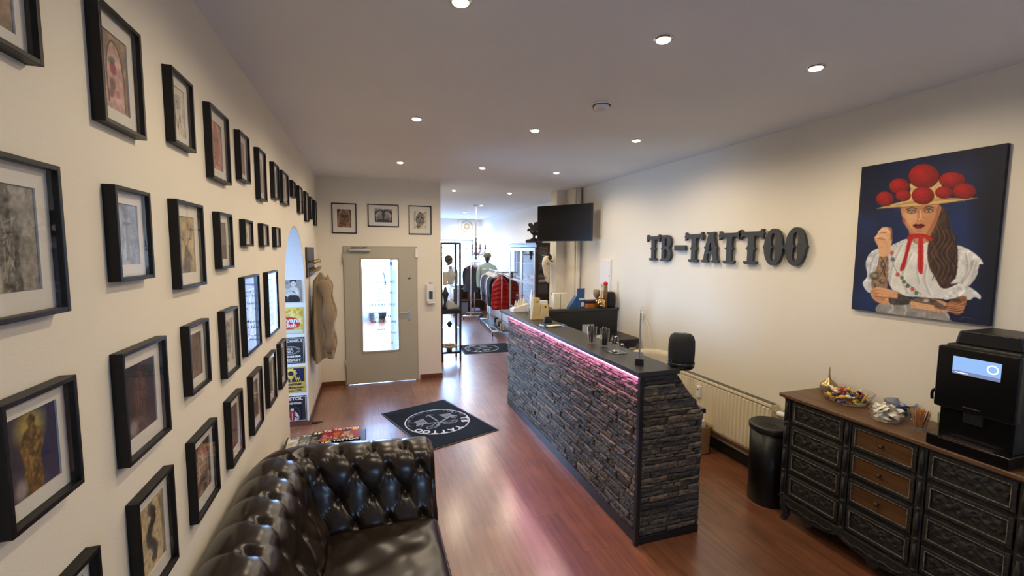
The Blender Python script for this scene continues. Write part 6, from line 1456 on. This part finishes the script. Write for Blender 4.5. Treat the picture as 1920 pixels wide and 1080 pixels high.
t = thing('plaster_bust', 'pale plaster bust on the middle shelf of the display case', 'ornament', (1.40, 7.78, 1.367)); mb = MB(); mb.lathe([(.06, 0), (.05, .04), (.09, .12), (.10, .19), (.04, .24), (.035, .27)], n=24, sy=.7); mb.ball((0, 0, .30), .038, 14, 10); mb.build('bust', M_PALE, t)
t = thing('cream_block_candle', 'square cream candle beside the bust in the display case', 'candle', (1.285, 7.66, 1.367)); mb = MB(); mb.box((-.035, -.035, 0), (.035, .035, .23)); mb.build('candle', M_CARD, t, bevel=.004)
t = thing('dark_statuette', 'dark figure statuette on the solid shelf of the display case', 'ornament', (1.30, 7.72, .931)); mb = MB(); mb.lathe([(.06, 0), (.05, .05), (.028, .12), (.04, .2), (.06, .27), (.03, .33), (.028, .37), (.01, .40)], n=20); mb.build('figure', M_DARKW, t)
t = thing('white_shoe', 'white sneaker on the solid shelf of the display case', 'shoe', (1.43, 7.72, .931), .4); mb = MB(); mb.prism([(-.13, 0), (.12, 0), (.13, .02), (.125, .05), (.03, .085), (-.03, .15), (-.11, .16), (-.135, .08)], -.045, .045); mb.build('shoe', M_PALE, t, bevel=.02, seg=3)
t = thing('glass_skulls_row', 'small dark ornament on the lower glass shelf of the display case', 'ornament', (1.37, 7.72, .607)); t.name = 'ornament'; mb = MB()
mb.lathe([(.03, 0), (.05, .05), (.02, .10)], n=16); mb.build('ornament_body', M_DARKW, t)
t = thing('round_wood_tray', 'round pale wooden tray with dark charms at the bottom of the display case', 'tray', (1.37, 7.76, .186)); mb = MB(); mb.lathe([(.13, .05), (.14, .06), (.14, .09), (.125, .09), (.12, .075)], n=36); mb.lathe([(.05, 0), (.05, .05)], n=20); mb.build('tray', M_KRAFT, t)
for k in range(5): c_ = tag(MB().lathe([(.001, 0), (.02, .0), (.018, .018), (.001, .022)], n=12).build('charm', M_BLK), 'small dark charm lying on the round wooden tray', 'charm', 'charms on the wooden tray', (1.30+.032*k, 7.72+.03*(k % 2), .262))

# ------------------------------------------------------------------ dark cabinet with glazed doors
M_CABW = mat('dark_red_brown_wood', (.022, .010, .009), .35, var=.3)
M_DOORW = mat('glossy_cabinet_door', (.05, .035, .035), .18)
cb_ = thing('glazed_cabinet', 'tall dark cabinet with glazed doors and the bird statue on top', 'cabinet', (3.56, 9.32, 0), -PI/2)
KL, KD, KH = 1.60, .54, 2.10
mb = MB(); mb.box((0, -KD, .06), (KL, 0, .10)); mb.box((0, -.02, .1), (KL, 0, KH)); mb.box((0, -KD, KH-.05), (KL, 0, KH)); mb.box((0, -KD, .1), (.03, 0, KH-.05)); mb.box((KL-.03, -KD, .1), (KL, 0, 1.15))
mb.box((KL-.03, -KD, 1.15), (KL, -KD+.05, KH-.05)); mb.box((KL-.03, -.05, 1.15), (KL, 0, KH-.05)); mb.box((KL-.03, -KD+.05, 1.55), (KL-.001, -.05, 1.60)); mb.box((KL-.03, -KD+.24, 1.15), (KL-.002, -KD+.27, KH-.05))
for z in (.5, .9, 1.3, 1.7): mb.box((.03, -KD+.05, z), (KL-.03, -.02, z+.02))
for x in (0, KL-.06): mb.box((x, -KD, 0), (x+.06, -KD+.06, .06)); mb.box((x, -.06, 0), (x+.06, 0, .06))
mb.build('carcass', M_CABW, cb_)
mb = MB(); mb.box((-.02, -KD-.03, KH), (KL+.03, .0, KH+.03)); mb.build('cornice', M_CABW, cb_, bevel=.006)
mb = MB(); mb.box((KL-.018, -KD+.05, 1.16), (KL-.014, -.05, KH-.05)); mb.build('side_glass', glass_mat('cabinet_glass', gain=2.2), cb_)
M_WHF = mat('pale_door_rail', (.42, .40, .42), .25)
for k in range(2):
    x0, x1 = .03+k*(KL/2-.02), .02+(k+1)*(KL/2-.02)
    mb = MB(); f = .055
    for a in ((x0, .14, x0+f, KH-.06), (x1-f, .14, x1, KH-.06), (x0+f, .14, x1-f, .22), (x0+f, KH-.13, x1-f, KH-.06), (x0+f, 1.33, x1-f, 1.37), (x0+f, .74, x1-f, .78)): mb.box((a[0], -KD-.022, a[1]), (a[2], -KD-.002, a[3]))
    dr = mb.build('cabinet_door', M_WHF if True else M_CABW, cb_, bevel=.003)
    mb = MB(); mb.box((x0+f, -KD-.012, .22), (x1-f, -KD-.008, KH-.13)); mb.build('pane', glass_mat('door_glass', gain=3.0), dr)
    mb = MB(); mb.ball((x1-.03 if k == 0 else x0+.03, -KD-.036, 1.05), .014, 12, 8); mb.build('knob', M_CHROME, dr)
R = random.Random(31); cl = [((150, 20, 30), 'dark red'), ((30, 30, 36), 'black'), ((190, 190, 190), 'light grey'), ((80, 20, 30), 'maroon')]
fp = {}
for z in (.52, .92, 1.32):
    for k in range(5):
        for q in range(3):
            c, cn = cl[(k+q+int(z*10)) % 4]; loc = (3.24, 9.05-.28*k, z+.001+q*.052)
            lab = cn+' folded shirt, '+('lowest', 'middle', 'topmost')[q]+' of the '+('farthest', 'fourth', 'third', 'second', 'nearest')[k]+' stack on the '+('low' if z < .6 else 'middle' if z < 1 else 'upper')+' cabinet shelf'
            if cn not in fp: fp[cn] = tag(MB().box((-.14, -.11, 0), (.14, .11, .048)).build('folded_shirt', mat('cloth_'+cn, s255(*c), .9), bevel=.018, seg=3), lab, 'folded shirt', cn+' folded shirts in the cabinet', loc)
            else: dup(fp[cn], loc, None, lab)
# bird statue on top
t = thing('eagle_statue', 'black statue of an eagle with raised wings on the cabinet', 'statue', (3.24, 8.42, 2.131), -.3)
M_STAT = mat('black_statue', (.006, .006, .006), .5)
def EB(x, y): return ((x-340)*.00100, (800-y)*.00100)
mb = MB(); mb.lathe([(.15, 0), (.17, .01), (.16, .035), (.10, .07), (.05, .10)], n=24, sy=.7); mb.ball((-.11, 0, .035), .06, 16, 10, (1.1, .9, .7)); mb.ball((.10, 0, .045), .075, 16, 10, (1.1, .8, .6)); mb.build('rock_base', M_STAT, t)
mb = MB()
def E3(pts, y=0): return [(EB(*p)[0], y, EB(*p)[1]) for p in pts]
mb.tube(cr(E3([(335, 715), (338, 660), (345, 610)]), 3, False), .028, n=12)
mb.tube(cr(E3([(228, 532), (262, 528), (300, 560), (345, 590), (395, 610), (450, 645), (502, 688)]), 4, False), [.020, .022, .024, .027, .030, .036, .042, .048, .052, .056, .058, .058, .056, .052, .048, .044, .038, .033, .028, .023, .018, .015, .013, .011, .010], n=14)
mb.ball(E3([(232, 532)])[0], .030, 14, 10); mb.tube(E3([(216, 536), (202, 545), (203, 566)]), [.017, .011, .002], n=8); mb.build('body', M_STAT, t)
for y0_, pts in ((.02, [(318, 560), (322, 470), (335, 400), (352, 380), (400, 368), (450, 372), (497, 390), (474, 418), (448, 446), (436, 492), (408, 540), (380, 580)]), (-.045, [(330, 570), (280, 520), (240, 475), (216, 440), (222, 410), (245, 396), (285, 402), (312, 425), (335, 470), (350, 540)])):
    mb = MB(); mb.prism(cr([EB(*p) for p in pts], 3), y0_, y0_+.03); mb.build('wing', M_STAT, t, bevel=.005)

# ------------------------------------------------------------------ chandelier and round vent
t = thing('chandelier', 'silver arm chandelier with glass drops hanging in the shop', 'chandelier', (2.34, 9.75, 1.86))
M_PEWT = mat('pewter', (.20, .19, .18), .3, 1.0)
mb = MB(); mb.lathe([(.01, -.10), (.03, -.06), (.012, -.02), (.03, .02), (.05, .05), (.02, .09), (.035, .15), (.015, .2), (.03, .26), (.012, .32), (.02, .38), (.008, .42)], n=20); mb.build('central_column', M_PEWT, t)
mb = MB(); mb.tube([(0, 0, .42), (0, 0, CEIL-1.86-.03)], .008, n=8); mb.lathe([(.05, CEIL-1.86-.03), (.06, CEIL-1.86)], n=20); mb.build('hanging_rod', M_WHITE, t)
for k in range(8):
    a = k*PI/4+.2; c, s = math.cos(a), math.sin(a); mb = MB(); mb.tube(cr([(0, 0, .08), (.08*c, .08*s, .02), (.16*c, .16*s, .03), (.22*c, .22*s, .09), (.23*c, .23*s, .14)], 5, False), .007, n=8)
    mb.lathe([(.012, .14), (.034, .15), (.036, .156), (.012, .16)], c=(.23*c, .23*s, 0), n=14); mb.cyl((.23*c, .23*s, .155), (.23*c, .23*s, .25), .009, n=8); ar_ = mb.build('arm', M_PEWT, t)
    mb = MB()
    for q, (r_, z_) in enumerate(((.23, .10), (.15, -.01), (.19, .02))): mb.ball((r_*c, r_*s, z_-.02), .012, 8, 6, (1, 1, 1.8))
    mb.build('glass_drop', M_ACR, ar_)
t = thing('round_wall_vent', 'white square plate with a round lit vent high on the shop front wall', 'vent', (3.12, 14.3, 2.75))
mb = MB(); mb.box((-.28, -.03, -.24), (.28, 0, .22)); mb.build('plate', M_WHITE, t, bevel=.01)
mb = MB(); mb.lathe([(.155, -.030), (.18, -.05), (.20, -.03)], axis='y', n=36, cap=False); mb.lathe([(.02, -.05), (.10, -.045), (.105, -.03)], axis='y', n=36); mb.build('ring', mat('brass_ring', (.5, .42, .28), .4, .4), t)

# ------------------------------------------------------------------ garments
GAR = {'black': (22, 22, 26), 'charcoal': (44, 44, 50), 'white': (214, 214, 216), 'navy': (28, 34, 58), 'pink': (206, 90, 130), 'grey': (110, 112, 118), 'maroon': (90, 26, 36)}
def garment_mesh(root, cn, col, L=.72, puffy=False, wd=.21):
    m_ = mat('cloth_'+cn, s255(*col), .85 if not puffy else .38, bump=.3 if not puffy else 0, bscale=300)
    def P(i, j, n=40, m=30):
        a = 2*PI*i/n; v = j/(m-1); w = .05+(wd-.05)*min(1, (v/.14))**.7; w += .02*math.sin(v*3)
        d = (.030+.028*v)*(1.5 if puffy else 1); f = 1+.10*math.sin(a*6+v*3)*v
        if puffy: d *= .82+.30*abs(math.sin(v*PI*7)); w *= .96+.05*abs(math.sin(v*PI*7))
        return (w*math.cos(a)*f, d*math.sin(a)*f, -.03-.10*abs(math.cos(a))*min(1, 1-v)*(w/wd)-L*v)
    mb = MB(); mb.grid(P, 40, 30, closeu=True); mb.build('body', m_, root)
    if not puffy:
        for s in (-1, 1):
            mb = MB(); mb.tube(cr([(s*.15, 0, -.10), (s*.215, .0, -.17), (s*.23, .01, -.34), (s*.215, .0, -.56)], 4, False), [.05+.004*math.sin(k) for k in range(13)], n=10, flat=.55); mb.build('sleeve', m_, root)
    mb = MB(); mb.tube(cr([(-.17, 0, -.085), (-.06, 0, -.025), (0, 0, -.01), (.06, 0, -.025), (.17, 0, -.085)], 3, False), .008, n=6); mb.tube(cr([(0, 0, -.01), (0, 0, .02), (.018, 0, .04), (.0, 0, .058), (-.016, 0, .045)], 4, False), .003, n=6); mb.build('hanger', M_CHROME, root)
def rack(label, A_, B_, z, wheels=True):
    t = thing('clothes_rack', label, 'clothes rack', (A_[0], A_[1], 0)); dx, dy = B_[0]-A_[0], B_[1]-A_[1]
    L = math.hypot(dx, dy); ux, uy = dx/L, dy/L; vx, vy = -uy, ux
    mb = MB(); mb.tube([(0, 0, z), (dx, dy, z)], .013, n=10); mb.build('rail', M_CHROME, t)
    for q, (bx, by) in enumerate(((0, 0), (dx, dy))):
        mb = MB(); mb.tube([(bx, by, .12), (bx, by, z)], .013, n=10); mb.build('upright', M_CHROME, t)
        mb = MB(); mb.tube([(bx-vx*.23, by-vy*.23, .12), (bx+vx*.23, by+vy*.23, .12)], .014, n=10); mb.build('base_bar', M_CHROME, t)
        mb = MB(); mb.tube([(bx-vx*.16, by-vy*.16, z+.001), (bx+vx*.16, by+vy*.16, z+.001)], .012, n=10); mb.build('end_bar', M_CHROME, t)
        for s in (-1, 1): mb = MB(); c = (bx+s*vx*.22, by+s*vy*.22, .045); mb.lathe([(.012, -.014), (.042, -.013), (.045, 0), (.042, .013), (.012, .014)], c=c, axis='x', n=20); mb.cyl((c[0], c[1], .05), (c[0], c[1], .12), .010); mb.build('castor', M_BLK, t)
    mb = MB(); mb.tube([(vx*.2, vy*.2, .12), (dx+vx*.2, dy+vy*.2, .12)], .010); mb.tube([(-vx*.2, -vy*.2, .12), (dx-vx*.2, dy-vy*.2, .12)], .010); mb.build('lower_rail', M_CHROME, t); return t
RZ = 1.47
rack('chrome clothes rack on castors beside the glazed cabinet', (2.90, 9.55), (3.10, 11.45), RZ)
seq = ['black', 'black', 'charcoal', 'black', 'navy', 'white', 'black', 'grey', 'black', 'charcoal', 'black', 'maroon', 'black', 'navy', 'black', 'white']
gp = {}
for k, cn in enumerate(seq):
    u = .14+.80*k/len(seq); loc = (2.90+.20*u, 9.55+1.9*u, RZ-.045)
    ordn = ('first', 'second', 'third', 'fourth', 'fifth', 'sixth', 'seventh', 'eighth', 'ninth', 'tenth', 'eleventh', 'twelfth', 'thirteenth', 'fourteenth', 'fifteenth', 'last')[k]
    lab = cn+' shirt on the rack beside the glazed cabinet, '+ordn+' behind the red vest'; rot = (0, 0, .12*math.sin(k*2.3))
    if cn not in gp: gp[cn] = thing('hanging_shirt', lab, 'shirt', loc, rot[2], cn+' garments on the near rack'); garment_mesh(gp[cn], cn, GAR[cn], .74)
    else: dup(gp[cn], loc, rot, lab)
t = thing('red_padded_vest', 'red quilted vest hanging at the near end of the clothes rack', 'vest', (2.905, 9.64, RZ-.045), .05); garment_mesh(t, 'padded_red', (170, 14, 22), .78, True, .20)
t = thing('dark_jacket', 'dark jacket hanging right behind the red quilted vest', 'jacket', (2.99, 9.74, RZ-.045), .1); garment_mesh(t, 'black', GAR['black'], .70, False, .22)
rack('far clothes rack with pink and black garments near the shop window', (2.74, 12.0), (2.98, 12.6), 1.62)
for k, cn in enumerate(('charcoal', 'pink', 'black', 'black')):
    x, y = 2.76+.065*k, 12.06+.155*k; lab = cn+' garment on the far rack near the shop window, '+('nearest', 'second', 'third', 'farthest')[k]+' of four'; rz = -.5
    r = thing('hanging_shirt', lab, 'shirt', (x, y, 1.575), rz, cn+' garments on the far rack'); 
    src = gp.get(cn)
    if src: 
        for ch in src.children: c = ch.copy(); COL.objects.link(c); c.parent = r
    else: garment_mesh(r, cn, GAR[cn], .66); gp[cn] = r
# mannequin with cap and pale coat
t = thing('dress_mannequin', 'mannequin wearing an olive cap and a pale green coat behind the rack', 'mannequin', (3.17, 11.85, 0))
mb = MB(); mb.cyl((0, 0, 0), (0, 0, 1.0), .015); mb.lathe([(.16, 0), (.16, .012), (.02, .02)], n=28); mb.build('stand', M_CHROME, t)
mb = MB(); mb.lathe([(.20, .75), (.18, 1.0), (.17, 1.2), (.21, 1.42), (.20, 1.55), (.10, 1.62), (.055, 1.64)], n=28, sy=.62); mb.build('coat', mat('sage_cloth', s255(150, 168, 156), .85), t)
for s in (-1, 1): mb = MB(); mb.tube(cr([(s*.17, 0, 1.54), (s*.24, 0, 1.42), (s*.26, -.02, 1.2), (s*.25, -.04, .95)], 4, False), [.06]*13, n=12); mb.build('sleeve', mat('sage_cloth'), t)
mb = MB(); mb.lathe([(.05, 1.60), (.048, 1.68)], n=16); mb.ball((0, 0, 1.76), .09, 20, 14, (.85, 1, 1.15)); mb.build('head', M_BLK, t)
mb = MB(); mb.ball((0, .0, 1.83), .115, 20, 12, (1, 1.05, .75)); mb.box((-.07, -.20, 1.80), (.07, -.08, 1.812)); mb.build('cap', mat('khaki_cap', s255(110, 98, 66), .85), t)
# shelf unit with folded clothes under the shop window
su = thing('low_shelf_unit', 'low brown shelf unit with compartments under the shop window', 'shelf', (2.42, 12.95, 0))
M_WALN = wood('walnut_board', s255(96, 70, 52), s255(140, 108, 84), (2, 20, 20))
mb = MB(); mb.box((0, 0, .80), (1.05, .5, .83)); mb.box((0, 0, .45), (1.05, .5, .475)); mb.box((0, 0, .08), (1.05, .5, .105))
for x in (0, .50, 1.025): mb.box((x, 0, .08 if x != .5 else .475), (x+.025, .5, .80))
mb.box((0, .48, .08), (1.05, .5, .8)); mb.build('shelf_body', M_WALN, su)
mb = MB(); mb.box((-.02, -.04, .0), (1.07, .5, .08)); mb.build('plinth', M_WALN, su)
for x, y, z, c, cn, s, lab in ((.30, .2, .831, (40, 40, 46), 'charcoal', 1, 'dark folded clothes on top of the low shelf unit, in front of the window'), (.62, .2, .831, (44, 40, 44), 'charcoal', 1.1, 'heap of dark folded clothes on the low shelf unit beside the rack'), (.72, .22, .106, (190, 180, 210), 'lilac', .9, 'lilac folded cloth at the bottom of the low shelf unit'), (.12, .2, .106, (190, 186, 176), 'cream', 1, 'cream box in the bottom compartment of the low shelf unit'), (.36, .2, .106, (90, 90, 92), 'grey', 1, 'grey box in the bottom compartment of the low shelf unit')):
    isb = 'box' in lab; h = .30 if isb else .09
    mb = MB(); mb.box((-.10*s, -.13, 0), (.10*s, .13, h)) if isb else mb.box((-.15*s, -.14, 0), (.15*s, .14, h)); tag(mb.build('storage_box' if isb else 'folded_clothes', mat('cloth_'+cn, s255(*c), .85), bevel=.004 if isb else .03, seg=3), lab, 'box' if isb else 'clothes', loc=(2.42+x, 12.95+y, z))
# shoes on the floor rack under the hanging clothes
for k in range(4):
    s = thing('sneaker', ('white and grey sneaker' if k % 2 == 0 else 'black sneaker')+' under the near clothes rack', 'shoe', (2.98+.04*k, 9.75+.3*k, .135), 1.2, ('pale' if k % 2 == 0 else 'black')+' sneakers under the rack')
    mb = MB(); mb.prism([(-.13, .02), (.12, .02), (.13, .04), (.12, .06), (.03, .09), (-.03, .14), (-.11, .15), (-.135, .08)], -.045, .045); mb.build('upper', M_PALE if k % 2 == 0 else M_BLK, s, bevel=.015, seg=3); mb = MB(); mb.box((-.135, -.047, 0), (.13, .047, .024)); mb.build('sole', M_WP, s, bevel=.008)
mb = MB(); mb.box((2.86, 9.62, .118), (3.16, 11.2, .134)); sh = mb.build('shoe_shelf', M_DARKW); tag(sh, 'dark board shelf carrying shoes under the near clothes rack', 'shelf')
# white dress form in the shop window
t = thing('white_dress_form', 'white dress form standing in the bright shop window', 'mannequin', (2.62, 13.95, 0)); mb = MB(); mb.lathe([(.12, .62), (.17, .78), (.14, 1.0), (.17, 1.2), (.12, 1.34), (.04, 1.4), (.03, 1.44)], n=24, sy=.7); mb.build('torso', M_PALE, t)
mb = MB(); mb.cyl((0, 0, 0), (0, 0, .64), .018); mb.lathe([(.15, 0), (.15, .015)], n=24); mb.build('stand', M_CHROME, t)
t = thing('wall_lamp', 'small white wall lamp on the shop side wall beside the mannequin', 'lamp', (3.62, 10.6, 1.74), -PI/2); mb = MB(); mb.box((-.04, -.03, -.06), (.04, 0, .06)); mb.build('wall_plate', M_WHITE, t, bevel=.004); mb = MB(); mb.lathe([(.03, .0), (.05, .10), (.045, .10)], c=(0, -.08, -.02), n=20, cap=False); mb.build('lamp_shade', M_WHITE, t)
